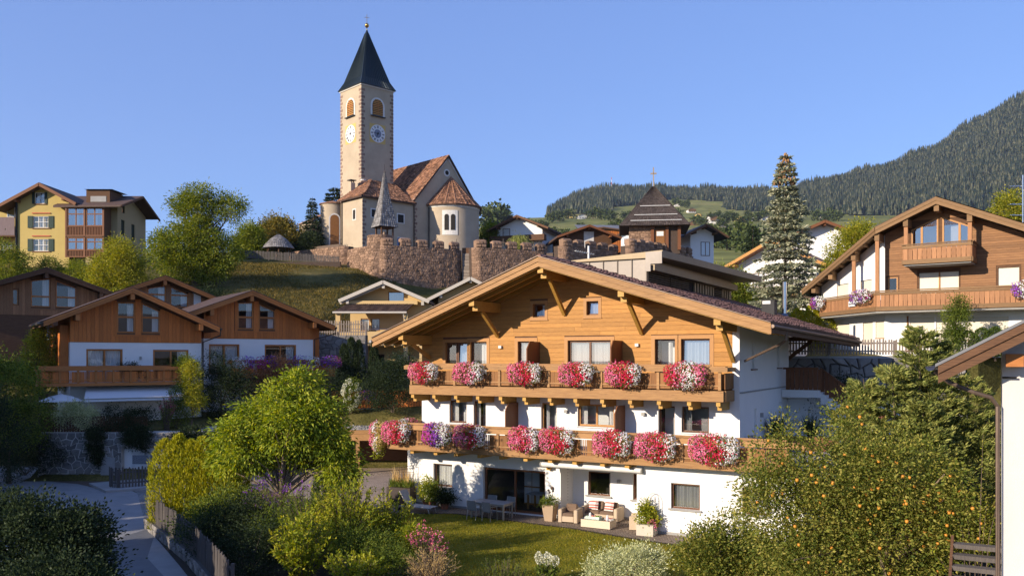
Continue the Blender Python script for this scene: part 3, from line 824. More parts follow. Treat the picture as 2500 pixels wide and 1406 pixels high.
hp = np.unique(np.concatenate([np.arange(-800, 1100, 150), np.arange(1100, 2700, 12), np.arange(2700, 3301, 100)]))
hy = np.concatenate([np.arange(165, 600, 40), np.arange(600, 1450, 50), np.arange(1450, 2401, 38), [2700, 3400]])
HP, HYY = np.meshgrid(hp, hy)
hz = hill_z(HP.ravel(), np.minimum(HYY.ravel(), 2400)) - np.clip((HYY.ravel() - 2400) * .35, 0, 1000)
hx = (HP.ravel() - CX) / F * HYY.ravel()
idx = np.arange(HP.size).reshape(HP.shape)
Fh = np.stack([idx[:-1, :-1], idx[:-1, 1:], idx[1:, 1:], idx[1:, :-1]], -1).reshape(-1, 4)
fm = forest((HP[:-1, :-1] + 6).ravel(), (HYY[:-1, :-1] + 20).ravel()).astype(int)
link('hillside', npmesh('hillside', np.stack([hx, HYY.ravel(), hz], 1), Fh, [mt['meadow'], mt['forestfloor']], fm, True))['kind'] = 'structure'
LEAF['far_conifer'] = leafmat('far_conifers', [(.008, .018, .014), (.030, .040, .025), (.10, .098, .055)], trans=0, patch=.22)
LEAF['far_leafy'] = leafmat('far_broadleaf_trees', [(.025, .040, .014), (.05, .07, .02), (.085, .10, .03)], trans=0)
def conifer_mass(P, H, Wd, name, mat):
	"""many small fir trees: three ragged skirts each"""
	n = len(P); k = 6
	ang = np.arange(k) / k * 2 * np.pi
	Vs = []; Fs = []; o = 0
	for (f0, f1, wf) in ((.08, .55, 1.0), (.32, .8, .74), (.58, 1.0, .46)):
		a = ang[None] + rng.random((n, 1)) * 6
		rr = (Wd * wf)[:, None] * rng.uniform(.7, 1.25, (n, k))
		v = np.empty((n, k + 1, 3))
		v[:, :k, 0] = P[:, :1] + np.cos(a) * rr; v[:, :k, 1] = P[:, 1:2] + np.sin(a) * rr
		v[:, :k, 2] = P[:, 2:3] + (H * f0)[:, None] + rng.uniform(-.05, .05, (n, k)) * H[:, None]
		v[:, k, 0] = P[:, 0]; v[:, k, 1] = P[:, 1]; v[:, k, 2] = P[:, 2] + H * f1
		b = o + np.arange(n)[:, None] * (k + 1)
		for i in range(k): Fs.append(np.concatenate([b + i, b + (i + 1) % k, b + k], 1))
		Vs.append(v.reshape(-1, 3)); o += n * (k + 1)
	return npmesh(name, np.concatenate(Vs), np.concatenate(Fs), mat)
pts = []
px = rng.uniform(1300, 2720, 90000); Yq = np.sqrt(rng.uniform(1400 ** 2, 2440 ** 2, 90000))
ok = forest(px, Yq)
px, Yq = px[ok], Yq[ok]
# thin evenly by ground area
keep = rng.random(len(px)) < .38
px, Yq = px[keep], Yq[keep]
P = np.stack([(px - CX) / F * Yq, Yq, hill_z(px, Yq) - .5], 1)
Hh = rng.uniform(12, 30, len(px)) * (.8 + .3 * np.sin(px * .05) * np.sin(Yq * .02))
link('far_forest', conifer_mass(P, Hh, Hh * rng.uniform(.12, .17, len(px)), 'far_forest', LEAF['far_conifer']))['kind'] = 'stuff'
# pale air over the valley
hz_ = MB(); hz_.box(-3600, 3600, -900, 3750, -1.6, 930); hz_ = hz_.build('haze', _new('clear_air')[0]); hz_['kind'] = 'stuff'
hn = hz_.data.materials[0].node_tree; hn.nodes.remove(hn.nodes['Principled BSDF'])
pv = hn.nodes.new('ShaderNodeVolumePrincipled'); pv.inputs['Color'].default_value = (.80, .88, 1, 1); pv.inputs['Density'].default_value = 0.5e-4; pv.inputs['Anisotropy'].default_value = .2
hn.links.new(pv.outputs[0], hn.nodes['Material Output'].inputs['Volume'])
# ================================================================ HOUSES AND TREES ON THE FAR SLOPES
def far_tree_mesh(seed, n=420, conical=False):
	r2 = np.random.default_rng(seed)
	lob = [(0, 0, .55, .42, .42, .38), (.2, .1, .4, .3, .3, .28), (-.2, -.05, .45, .3, .3, .3), (.05, -.1, .75, .25, .25, .22)]
	Pp, Aa, _ = crown_points(lob, 40, n // 40, .10, .6, .2)
	Vv, Ff = leafgeo(Pp, Aa, .16, .13)
	return npmesh('crown', Vv, Ff, LEAF['far_leafy'])
ft = [far_tree_mesh(s) for s in range(3)]
stem_mb = MB(); stem_mb.tube([(0, 0, -.1), (0, 0, .45)], [.05, .03], 5); ft_stem = stem_mb.mesh('trunk', mt['trunk'])
spots = [(1201, 900, 24), (1210, 930, 27), (1219, 900, 23), (1262, 600, 12), (1285, 800, 13), (1312, 900, 12),
		 (1345, 1250, 16), (1362, 1300, 15), (1385, 1380, 18), (1448, 1380, 17), (1468, 1320, 18), (1490, 1250, 17), (1503, 900, 12), (1478, 800, 9), (1530, 1300, 15), (1545, 1200, 14),
		 (1650, 1900, 18), (1662, 1850, 15), (1676, 1800, 17), (1640, 1500, 13), (1655, 1420, 14), (1700, 1150, 13), (1718, 1100, 12), (1760, 1000, 12), (1770, 1120, 14), (1790, 1200, 13), (1808, 1050, 12),
		 (1830, 1150, 13), (1850, 1250, 14), (1738, 1350, 12), (1752, 1390, 12), (1780, 1420, 12), (1826, 1440, 13), (1870, 1420, 14), (1996, 1300, 18), (2014, 1250, 16), (2030, 1300, 17), (2045, 1240, 15),
		 (1724, 700, 10), (1742, 640, 11), (1765, 560, 9), (1790, 520, 12), (1815, 480, 12), (1835, 430, 11), (1850, 470, 12), (1775, 430, 9), (1745, 470, 8), (1820, 360, 9), (1710, 560, 8),
		 (1418, 980, 9), (1330, 980, 9), (1350, 700, 8), (1378, 620, 8), (1940, 1400, 15), (1955, 1350, 15)]
for i, (p, Y, h) in enumerate(spots):
	base = ((p - CX) / F * Y, Y, float(hill_z(np.array([p]), np.array([Y]))[0]))
	t = thing('far_tree', 'small round leafy tree on the far sloping meadows', 'tree', base, rnd.uniform(0, 6), 'round trees dotted over the far meadows')
	t.scale = (h * rnd.uniform(.9, 1.3), h * rnd.uniform(.9, 1.3), h * rnd.uniform(.85, 1.1))
	link('crown', ft[i % 3], t); link('trunk', ft_stem, t)
mt['farwhite'] = M('far_white_wall', (.72, .70, .66), None, .9, .2)
mt['farroof'] = M('far_brown_roof', (.20, .105, .07), (.15, .08, .055), .85, .3)
mt['farwood'] = M('far_wood_wall', (.22, .125, .06), (.15, .085, .04), .85, .3)
mt['fargrey'] = M('far_grey_roof', (.19, .19, .20), None, .7, .3)
def far_house(label, p, Y, w, dpt, h, wall, roof, rz=0, upper=None, pitch=.38, ov=.9, base=None, win=((.2, .35), (.5, .35), (.8, .35)), name='far_house'):
	"""small gabled house, gable to the viewer: wall, roof, windows"""
	b = base or ((p - CX) / F * Y, Y, float(hill_z(np.array([p]), np.array([Y]))[0]) - 1.0)
	t = thing(name, label, 'house', b, R(rz))
	hw = w / 2; rh = hw * pitch
	mb = MB(); mb.prism([(-hw, -6), (hw, -6), (hw, h), (0, h + rh), (-hw, h)], 0, dpt, 0); mb.build('wall', wall, t)
	mb = MB(); th = .35
	mb.prism([(-hw - ov, h - ov * pitch), (0, h + rh), (0, h + rh + th), (-hw - ov, h - ov * pitch + th)], -ov, dpt + ov)
	mb.prism([(hw + ov, h - ov * pitch), (hw + ov, h - ov * pitch + th), (0, h + rh + th + .01), (0, h + rh + .01)], -ov, dpt + ov)
	mb.build('roof', roof, t)
	if upper: MB().prism([(-hw + .02, h * .62), (hw - .02, h * .62), (hw - .02, h - .02), (0, h + rh - .05), (-hw + .02, h - .02)], -.12, -.02).build('gable_boarding', upper, t)
	for fx, fz in win:
		x = -hw + w * fx; z = h * fz
		mb = MB(); mb.box(x - .6, x + .6, -.2, -.01, z, z + 1.5); mb.build('window', mt['brown'], t)
	if upper:
		MB().box(-hw - .2, hw + .2, -1.2, -.13, h * .55, h * .55 + 1.0).build('balcony', upper, t)
	return t
mw, mr_, fw_ = mt['farwhite'], mt['farroof'], mt['farwood']
far_house('distant white farmhouse with wide gable below the wooded hilltop', 1423, 1380, 15, 10, 6, mw, mr_, 20)
far_house('distant ochre gabled house half hidden in trees below the forest edge', 1392, 1440, 9, 9, 8, mt['ochre'], mr_, -25, pitch=.6)
far_house('lone distant chalet with white base and brown upper floor high on the meadow', 1690, 1620, 15, 11, 7, mw, mr_, 12, fw_)
far_house('small tan hay barn just below the lone high chalet', 1704, 1500, 11, 8, 3.5, mt['ochre'], mr_, -20, win=())
far_house('distant white chalet with brown balcony in the hamlet by the dark barn', 1747, 1180, 15, 11, 7, mw, mr_, 10, fw_)
far_house('distant steep gabled house beside the hamlet barn', 1729, 1210, 10, 9, 6, mw, mr_, -30, pitch=.7)
far_house('dark weathered barn at the edge of the distant hamlet', 1695, 1150, 14, 10, 5, mt['oldwood'], mt['fargrey'], -10, win=())
far_house('long yellowish distant farm building on the meadow', 1806, 1250, 20, 14, 5, mt['ochre'], mr_, -38, pitch=.3)
far_house('wide white distant house beside the long yellowish farm building', 1842, 1280, 20, 10, 5, mw, mt['fargrey'], 15, pitch=.35)
far_house('white distant house partly behind the silvery spruce', 1874, 1270, 16, 10, 6, mw, mr_, 10)
far_house('small white house with pale roof in the hamlet below the yellowish farm', 1762, 1120, 12, 9, 5, mw, mt['fargrey'], 25)
far_house('low stone shed on the terraced slope below the hamlet', 1784, 980, 20, 8, 2.5, mt['gstone'], mt['fargrey'], 0, pitch=.1, win=())
far_house('distant white house near the top edge of the meadow', 1655, 1850, 14, 10, 5, mw, mr_, 0)
far_house('tiny farmhouse by the forest edge in the saddle of the meadow', 1998, 1400, 12, 9, 5, mw, mr_, -15)
# lattice mast on the wooded skyline
t = thing('radio_mast', 'thin red and white mast on the wooded skyline', 'mast', W(1493, 470, 2380))
for i in range(6):
	MB().beam((0, 0, i * 7), (0, 0, i * 7 + 7), 1.4, 1.4).build('mast_section', mt['redst'] if i % 2 else mt['metalw'], t)
# curved road wall on the meadow
t = thing('roadside_wall', 'pale curved retaining wall of the road on the far meadow', 'wall', (0, 0, 0))
prev = None
for i in range(12):
	p = 1322 + i * 5.5; Y = 900 - i * 8
	z = float(hill_z(np.array([p]), np.array([Y]))[0]); c = Vector(((p - CX) / F * Y, Y, z))
	if prev is not None:
		MB().add([prev + Vector((0, 0, -3)), c + Vector((0, 0, -3)), c + Vector((0, 0, 5 - i * .25)), prev + Vector((0, 0, 5.25 - i * .25)),
				  prev + Vector((0, 1, -3)), c + Vector((0, 1, -3)), c + Vector((0, 1, 5 - i * .25)), prev + Vector((0, 1, 5.25 - i * .25))],
				 [(0, 1, 2, 3), (3, 2, 6, 7), (4, 7, 6, 5)]).build('wall_segment', mt['gmortar'], t)
	prev = c
# ================================================================ THE GUESTHOUSE
GH = (-4.68, 44.69); GA = R(-29.5)
gh = thing('guesthouse', 'large chalet guesthouse with golden wood gable, white lower floors and two flower balconies', 'guesthouse', (GH[0], GH[1], 0), GA)
def G(x, y, z=0):
	c, s = math.cos(GA), math.sin(GA)
	return Vector((GH[0] + x * c - y * s, GH[1] + x * s + y * c, z))
RX, RZ = 8.25, 11.83
zl = lambda x: RZ - .377 * (RX - x)
zr = lambda x: RZ - .309 * (x - RX)
zt = lambda x: (zl(x) if x < RX else zr(x)) - .34
YV = -2.7
# ---- upper floor, boarded
h2 = [(1.5, 2.8, 6.85, 8.1), (2.99, 3.95, 6.05, 8.13), (5.72, 6.62, 6.05, 8.13), (8.41, 10.6, 6.3, 8.15), (12.72, 13.66, 6.05, 8.17), (13.93, 15.22, 6.75, 8.17),
	  (6.55, 7.2, 9.28, 9.92), (9.38, 9.98, 9.32, 9.96)]
mb = MB(); holes_wall(mb, 0, 16.5, 5.9, zt, .0, h2, .22, 0, 1, (RX,))
mb.build('upper_wall', [mt['oldwood'], mt['trim']], gh)
MB().add([(16.2, -.03, 5.9), (16.5, -.03, 5.9), (16.5, -.03, zt(16.5)), (16.2, -.03, zt(16.2)), (16.2, 0, 5.9), (16.5, 0, 5.9), (16.5, 0, zt(16.5)), (16.2, 0, zt(16.2))],
		 [(0, 1, 2, 3), (0, 3, 7, 4), (1, 5, 6, 2)]).build('corner_pilaster', mt['white'], gh)
left_lim = lambda z: RX - (RZ - .36 - z) / .377
right_lim = lambda z: RX + (RZ - .36 - z) / .309
planks_h(gh, .02, 16.19, 6.0, 11.4, -.002, .198, mt['gold_h'], left_lim, right_lim, [(a - .17, b + .17, c - .0, e + .16) for a, b, c, e in h2[:6]] + [(a - .15, b + .15, c - .13, e + .15) for a, b, c, e in h2[6:]])
for k, (a, b, c, e) in enumerate(h2):
	t = .17 if k < 6 else .15; s = 0 if k < 6 else .13
	mb = MB()
	mb.box(a - t, a, -.05, -.001, c - s, e); mb.box(b, b + t, -.05, -.001, c - s, e); mb.box(a - t, b + t, -.053, -.001, e + .001, e + t)
	if k >= 6: mb.box(a - t - .03, b + t + .03, -.09, -.001, c - s - .03, c - s - .001); mb.box(a, b, -.05, -.001, c - s, c - .001)
	mb.build('window_trim', mt['trim'], gh)
window(gh, 1.5, 2.12, 6.85, 8.1, .14, cur=None, gm=mt['glass'])
window(gh, 2.14, 2.8, 6.85, 8.1, .14, cur=[(.1, .95)], gm=mt['glass_sky'], tilt=True)
window(gh, 2.99, 3.95, 6.05, 8.13, .14, cur=[(.5, .95)])
window(gh, 5.72, 6.62, 6.05, 8.13, .14, cur=[(.0, .6)], gm=mt['glass_sky'])
window(gh, 8.41, 10.6, 6.3, 8.15, .14, 2, cur=[(.06, .46), (.55, .95)], gm=mt['glass_sky'], fw=.1)
window(gh, 12.72, 13.66, 6.05, 8.17, .16, cur=[(.55, .75)], gm=mt['glass'])
window(gh, 13.93, 15.22, 6.75, 8.17, .14, cur=[(0, 1)], gm=mt['glass_sky'], tilt=True)
window(gh, 6.55, 7.2, 9.28, 9.92, .16, cur=[(.55, 1)], gm=mt['glass'], tilt=True)
window(gh, 9.38, 9.98, 9.32, 9.96, .16, cur=[(0, 1)], gm=mt['glass_sky'], tilt=True)
# ---- middle floor, white
h1 = [(1.71, 2.75, 4.05, 5.17), (3.16, 3.88, 3.1, 5.17), (6.98, 7.81, 3.1, 5.18), (8.91, 10.76, 4.15, 5.19), (12.87, 13.63, 3.1, 5.2), (13.94, 15.17, 4.08, 5.21)]
mb = MB(); holes_wall(mb, 0, 16.5, 2.9, 5.9, 0, h1, .22, 0, 0)
mb.build('middle_wall', mt['white'], gh)
window(gh, *h1[0], .15, cur=[(.0, .35), (.65, 1)])
window(gh, *h1[1], .15, cur=[(.0, .3)])
window(gh, *h1[2], .15, cur=[(.15, .35), (.7, 1)], fm=mt['trim'])
window(gh, *h1[3], .15, 2, cur=[(.0, .2), (.8, 1)], fm=mt['trim'], fw=.09)
window(gh, *h1[4], .18, gm=mt['glass'])
window(gh, *h1[5], .15, cur=[(0, .3)], gm=mt['glass_sky'])
for i in (0, 3, 5):
	a, b, c, e = h1[i]
	MB().box(a - .06, b + .06, -.09, .12, c - .05, c).build('window_sill', mt['metalw'], gh)
# ---- flank wall in the shade
T90 = Matrix.Translation((16.5, 0, 0)) @ Matrix.Rotation(R(90), 4, 'Z')
hs = [(1.95, 2.5, 6.85, 8.0), (7.1, 7.6, 6.85, 8.0), (2.3, 2.95, 3.1, 5.05), (7.4, 8.1, 3.1, 5.1)]
mb = MB(T90); holes_wall(mb, 0, 9.8, 2.9, zt(16.5) - .02, 0, hs, .25, 0, 0)
mb.build('flank_wall', mt['white'], gh)
for h in hs: window(gh, *h, .17, T=T90, room=False)
for h in hs[:2]: MB(T90).box(h[0] - .08, h[1] + .25, -.1, .1, h[2] - .06, h[2] - .01).build('window_sill', mt['brown'], gh)
MB(T90).box(0, 9.8, -.05, 0, 5.82, 5.88).build('string_course', mt['conc'], gh)
mb = MB(); mb.box(0, 15.9, 9.8, 18, 0, 9.0); mb.box(.0, 16.4, .9, 9.79, 2.92, 8.3); mb.poly([(0, 0, 0), (0, 0, 8.6), (0, 9.8, 8.6), (0, 9.8, 0)]); mb.poly([(15.9, 9.79, 2.9), (16.5, 9.8, 2.9), (16.5, 9.8, 8.9), (15.9, 9.8, 9.0)])
mb.build('rear_wall', mt['white'], gh)
MB(T90).box(3.6, 3.75, -.12, 0, 4.6, 4.8).build('wall_lamp', mt['conc'], gh)
# ---- ground floor
g0 = [(1.62, 2.74, .98, 2.1), (4.53, 7.87, .06, 2.1)]
mb = MB(); holes_wall(mb, .04, 8.67, 0, 2.9, -1.3, g0, .26, 0, 0)
mb.poly([(8.67, -1.3, 0), (8.67, 0, 0), (8.67, 0, 2.9), (8.67, -1.3, 2.9)]); mb.poly([(.04, 0, 0), (.04, -1.3, 0), (.04, -1.3, 2.9), (.04, 0, 2.9)])
gr = [(9.43, 10.56, .97, 2.07), (11.66, 12.4, .93, 2.1)]
holes_wall(mb, 8.67, 12.75, 0, 2.9, 0, gr, .24, 0, 0)
gq = [(14.25, 15.48, 1.12, 2.17), (17.2, 18.25, 1.15, 2.2)]
holes_wall(mb, 12.75, 19.6, 0, 2.93, -2.3, gq, .24, 0, 0)
mb.poly([(12.75, 0, 0), (12.75, -2.3, 0), (12.75, -2.3, 2.93), (12.75, 0, 2.93)]); mb.poly([(19.6, -2.3, 0), (19.6, 9, 0), (19.6, 9, 2.93), (19.6, -2.3, 2.93)])
mb.build('ground_floor_wall', mt['white'], gh)
mb = MB()
mb.box(.0, 4.5, -1.32, -1.301, 0, .11); mb.box(7.9, 8.69, -1.32, -1.301, 0, .11); mb.box(8.671, 8.69, -1.3, 0, 0, .11); mb.box(8.7, 12.74, -.02, -.001, 0, .11); mb.box(12.73, 19.6, -2.32, -2.301, 0, .13)
mb.build('plinth', mt['conc'], gh)
window(gh, *g0[0], -1.13, cur=[(.1, .95)], fm=mt['brown'])
w = window(gh, *g0[1], -1.12, 2, gm=mt['glass_clear'], fm=mt['redwood'], fw=.11, room=False)
mb = MB(); mb.box(4.2, 8.2, 2.6, 2.65, 0, 2.6, 0); mb.box(4.2, 8.2, -1.0, 2.6, -.02, .05, 1); mb.box(4.15, 4.2, -1.0, 2.6, 0, 2.6, 0); mb.box(8.2, 8.25, -1.0, 2.6, 0, 2.6, 0); mb.box(4.2, 8.2, -1.0, 2.6, 2.5, 2.6, 0)
mb.build('dining_room', [M('room_wall', (.14, .135, .13), None, .9), M('room_floor', (.09, .05, .03), None, .6)], gh)
window(gh, *gr[0], .14, fm=mt['brown'], cur=[(.85, 1)])
window(gh, *gr[1], .14, fm=mt['brown'], cur=[(.3, .6)])
window(gh, *gq[0], -2.16, fm=mt['brown'], cur=[(.06, .94)], gm=mt['glass_sky'])
window(gh, *gq[1], -2.16, fm=mt['brown'], cur=[(.2, .9)], gm=mt['glass'])
for (a, b, c, e), y in ((g0[0], -1.3), (gr[0], 0), (gr[1], 0), (gq[0], -2.3), (gq[1], -2.3)):
	MB().box(a - .1, b + .08, y - .1, y + .16, c - .06, c - .001).build('window_sill', mt['conc'], gh)
# fanned timber brace on the pier and the terrace slab above
MB().prism([(8.05, 2.2), (8.2, 2.2), (8.42, 2.74), (7.92, 2.74)], -1.5, -1.31).build('corbel', mt['beam'], gh)
mb = MB(); mb.box(.05, 19.6, -2.9, 0, 2.94, 3.08); mb.box(16.5, 19.6, 0, 9.5, 2.94, 3.08); mb.build('terrace_slab', mt['conc'], gh)
for x, y, z, s in ((4.77, 0, 7.8, 1), (11.9, 0, 7.85, 1), (8.35, 0, 4.75, 1), (12.2, 0, 4.75, 0), (11.03, 0, 1.66, 1)):
	MB().box(x - .08, x + .08, -.16 + y, y - .03, z, z + .13).build('wall_lamp', mt['metalw'] if s and z > 7 else mt['conc'], gh)
# ---- roof
mb = MB()
EL, ER = -1.1, 18.42
R0, RT = (ER, YV), (19.85, 10.5)
top = lambda x, y, dz=0: (x, y, (zl(x) if x < RX else zr(x)) + dz)
mb.add([top(RX, YV), top(EL, YV), top(EL, 14), top(RX, 19), top(RX, YV, -.2), top(EL, YV, -.2), top(EL, 14, -.2), top(RX, 19, -.2)], [(0, 3, 2, 1), (4, 5, 6, 7), (0, 1, 5, 4), (1, 2, 6, 5), (2, 3, 7, 6)], 0)
mb.add([top(RX, YV), top(*R0), top(*RT), top(11.4, 18.8), top(RX, 19), top(RX, YV, -.2), top(*R0, -.2), top(*RT, -.2), top(11.4, 18.8, -.2), top(RX, 19, -.2)],
	   [(0, 1, 2, 3, 4), (9, 8, 7, 6, 5), (0, 5, 6, 1), (1, 6, 7, 2), (2, 7, 8, 3), (3, 8, 9, 4)], 0)
roof = mb.build('roof', [mt['oldwood']], gh)
def PR(u, v):                                                           # right slope: u along the ridge direction, v up the slope
	y = YV + .02 + u * (19 - YV)
	e0 = ER + (y - YV) / (10.5 - YV) * (19.85 - ER)
	x = e0 + (RX - e0) * v
	return Vector(top(x, y, .01))
def keepR(u, v):
	p = PR(u, v); x, y = p.x, p.y
	return not (y > 10.5 + (19.85 - x) / 8.45 * 8.3) and not (x < 11.3 and y > 2.9 and x > 7) and y < 18
tiles(gh, PR, 62, 34, [mt['tile'], mt['tile_s']], keepR, single=290, order=lambda u, v: u * 22 + (1 - v) * 0, thick=.075, lift=.015)
PL = lambda u, v: Vector(top(EL + (RX - EL) * v, 14 - (14 - YV - .02) * u, .01))
tiles(gh, PL, 34, 18, [mt['tile_s']], None, 0, thick=.06)
mb = MB()
for i in range(30):
	y = YV + .03 + i * .62
	mb.tube([(RX, y, RZ + .01), (RX, y + .66, RZ + .03)], [.12, .135], 8)
o = mb.build('ridge_tiles', mt['tile_s'], gh); o['kind'] = 'stuff'
# barge boards : two boards deep on each rake
for sgn, e, fz in ((0, EL, zl), (1, ER, zr)):
	for k, (d0, d1, yy) in enumerate(((-.005, -.215, YV - .045), (-.22, -.43, YV - .01))):
		xs = [RX, (RX * .42 + e * .58), e] if sgn else [RX, e]
		for a, b in zip(xs, xs[1:]):
			dz = .0
			MB().add([(a, yy, fz(a) + d0), (b, yy, fz(b) + d0), (b, yy, fz(b) + d1), (a, yy, fz(a) + d1), (a, YV + .06, fz(a) + d0), (b, YV + .06, fz(b) + d0), (b, YV + .06, fz(b) + d1), (a, YV + .06, fz(a) + d1)],
					 [(0, 3, 2, 1) if not sgn else (0, 1, 2, 3), (0, 4, 5, 1), (3, 2, 6, 7), (1, 5, 6, 2), (0, 3, 7, 4)]).build('barge_board', mt['beamx'], gh)
mb = MB()
for e, fz in ((EL, zl), (ER, zr)):
	mb.beam((RX, YV - .05, fz(RX) + .03), (e, YV - .05, fz(e) + .03), .12, .035)
mb.build('verge_flashing', mt['copper'], gh)
# rafters under the overhang
for y in (YV + .16, -1.75, -.95, -.15):
	for e, fz in ((EL + .05, zl), (ER - .05, zr)):
		MB().beam((RX, y, fz(RX) - .34), (e, y, fz(e) - .34), .14, .24).build('rafter', mt['beam'], gh)
for y in np.arange(.8, 10.2, .85):
	x = ER + (y - YV) / 13.2 * 1.43
	MB().beam((16.4, y, zr(16.4) - .33), (x - .1, y, zr(x - .1) - .33), .12, .2).build('rafter', mt['oldwood'], gh)
# purlins with stepped ends, and their raking struts
for x, zf in ((.52, 7.27), (4.62, 8.31), (8.25, 9.3), (12.11, 8.36), (16.25, 7.12)):
	zt_ = (zl(x) if x < RX else zr(x)) - .46
	mb = MB(); mb.box(x - .14, x + .14, -2.52, .0, zt_ - .24, zt_); mb.box(x - .139, x + .139, -2.2, 0, zt_ - .46, zt_ - .241)
	mb.build('purlin', mt['beam'], gh)
	mb = MB(); mb.beam((x, -1.62, zt_ - .44), (x, -.06, zf + .08), .15, .17); mb.build('strut', mt['beam'], gh)
mb = MB(); x = 17.2; mb.box(15.95, 18.2, 10.0, 10.2, zr(18) - .62, zr(18) - .4); mb.beam((15.95, 10.1, 6.9), (17.6, 10.1, zr(18) - .6), .16, .18); mb.build('rear_bracket', mt['oldwood'], gh)
# gutter and down pipes
mb = MB(); mb.tube([(ER + .06, YV - .02, zr(ER) - .12), (19.93, 10.52, zr(19.85) - .12)], .075, 8); mb.build('gutter', mt['copper'], gh)
mb = MB(); mb.beam((ER + .0, YV + .0, zr(ER) - .25), (19.85, 10.5, zr(19.85) - .22), .05, .26); mb.build('fascia_board', mt['oldwood'], gh)
mb = MB(); mb.tube([(18.62, -.9, 8.45), (18.6, -.9, 8.05), (18.35, -.75, 7.9), (16.62, .35, 7.2)], .055, 8); mb.build('downpipe', mt['copper'], gh)
mb = MB(); mb.tube([(EL - .04, YV - .12, zl(EL) - .16), (EL - .04, 14, zl(EL) - .16)], .075, 8); mb.build('gutter', mt['conc'], gh)
# metal clad dormer
mb = MB()
mb.add([(7.4, 3, 10.9), (11.2, 3, 10.4), (11.2, 3, 12.22), (7.4, 3, 12.14)], [(0, 1, 2, 3)], 0)
mb.build('dormer_front', mt['metal'], gh)
for i in range(6):
	a = 7.4 + 3.8 * i / 5
	MB().box(a - .02, a + .02, 2.95, 2.999, zr(a) if a > RX else 11.5, 12.14 + .08 * i / 5).build('standing_seam', mt['darkmet'], gh)
TD = Matrix.Translation((11.2, 3, 0)) @ Matrix.Rotation(R(90), 4, 'Z')
mb = MB(TD)
holes_wall(mb, 0, 15.2, 9.5, 12.2, 0, [(.25, 9.7, 10.0, 11.55), (9.95, 14.9, 10.0, 11.55)], .12, 0, 0)
mb.poly([(.25, .13, 9.9), (14.9, .13, 9.9), (14.9, .13, 11.6), (.25, .13, 11.6)], 1)
mb.poly([(15.2, 0, 9.5), (15.2, 3.5, 9.5), (15.2, 3.5, 12.2), (15.2, 0, 12.2)])
mb.build('dormer_side', [mt['bronze'], mt['darkin']], gh)
n = 0
for a, b in ((.3, 3.4), (3.55, 6.6), (11.6, 13.1)):
	for k in range(14):
		z = 10.03 + k * .108
		MB(TD).beam((a, .04, z), (b, .04, z), .09, .025).build('louvre_slat', mt['darkmet'], gh)
for a in np.linspace(7.7, 14.8, 15):
	if 11.5 < a < 13.2: continue
	MB(TD).box(a - .12, a + .12, .0, .1, 10.0, 11.54).build('cladding_panel', mt['bronze'], gh)
MB(TD).box(-.12, 15.0, -.45, .0, 11.56, 11.92).build('dormer_beam', mt['bronze'], gh)
mb = MB(); mb.add([(6.9, 2.85, 12.24), (12.05, 2.85, 12.5), (12.9, 19.0, 12.5), (6.9, 19, 12.24), (6.9, 2.85, 12.16), (12.05, 2.85, 12.16), (12.9, 19, 12.16), (6.9, 19, 12.16)],
				  [(0, 1, 2, 3), (7, 6, 5, 4), (0, 4, 5, 1), (1, 5, 6, 2), (2, 6, 7, 3), (3, 7, 4, 0)])
mb.build('dormer_roof', mt['bronze'], gh)
MB().box(11.21, 12.04, 2.8, 2.849, 11.86, 12.44).build('metal_end_panel', mt['metal'], gh)
MB().box(11.21, 11.5, 2.7, 2.78, 11.5, 11.85).build('metal_end_panel', mt['metal'], gh)
# chimney and flue
mb = MB(); zz = zr(15.7); mb.box(15.4, 16.05, 8.5, 9.15, zz - .3, zz + .75, 0); mb.box(15.36, 16.09, 8.46, 9.19, zz + .76, zz + .8, 0); mb.box(15.45, 15.85, 8.495, 8.499, zz + .58, zz + .74, 1)
mb.build('chimney', [mt['slate'], mt['metalw']], roof)
mb = MB(); zz = zr(15.2); mb.tube([(15.2, 14.9, zz - .3), (15.2, 14.9, zz + 2.05)], .13, 12); mb.build('flue_pipe', mt['steel'], roof)
mb = MB(); mb.tube([(15.2, 14.9, zz - .1), (15.2, 14.9, zz + .22)], [.3, .16], 10); mb.build('flue_collar', M('blue_grey_lead', (.12, .17, .26), None, .5), roof)
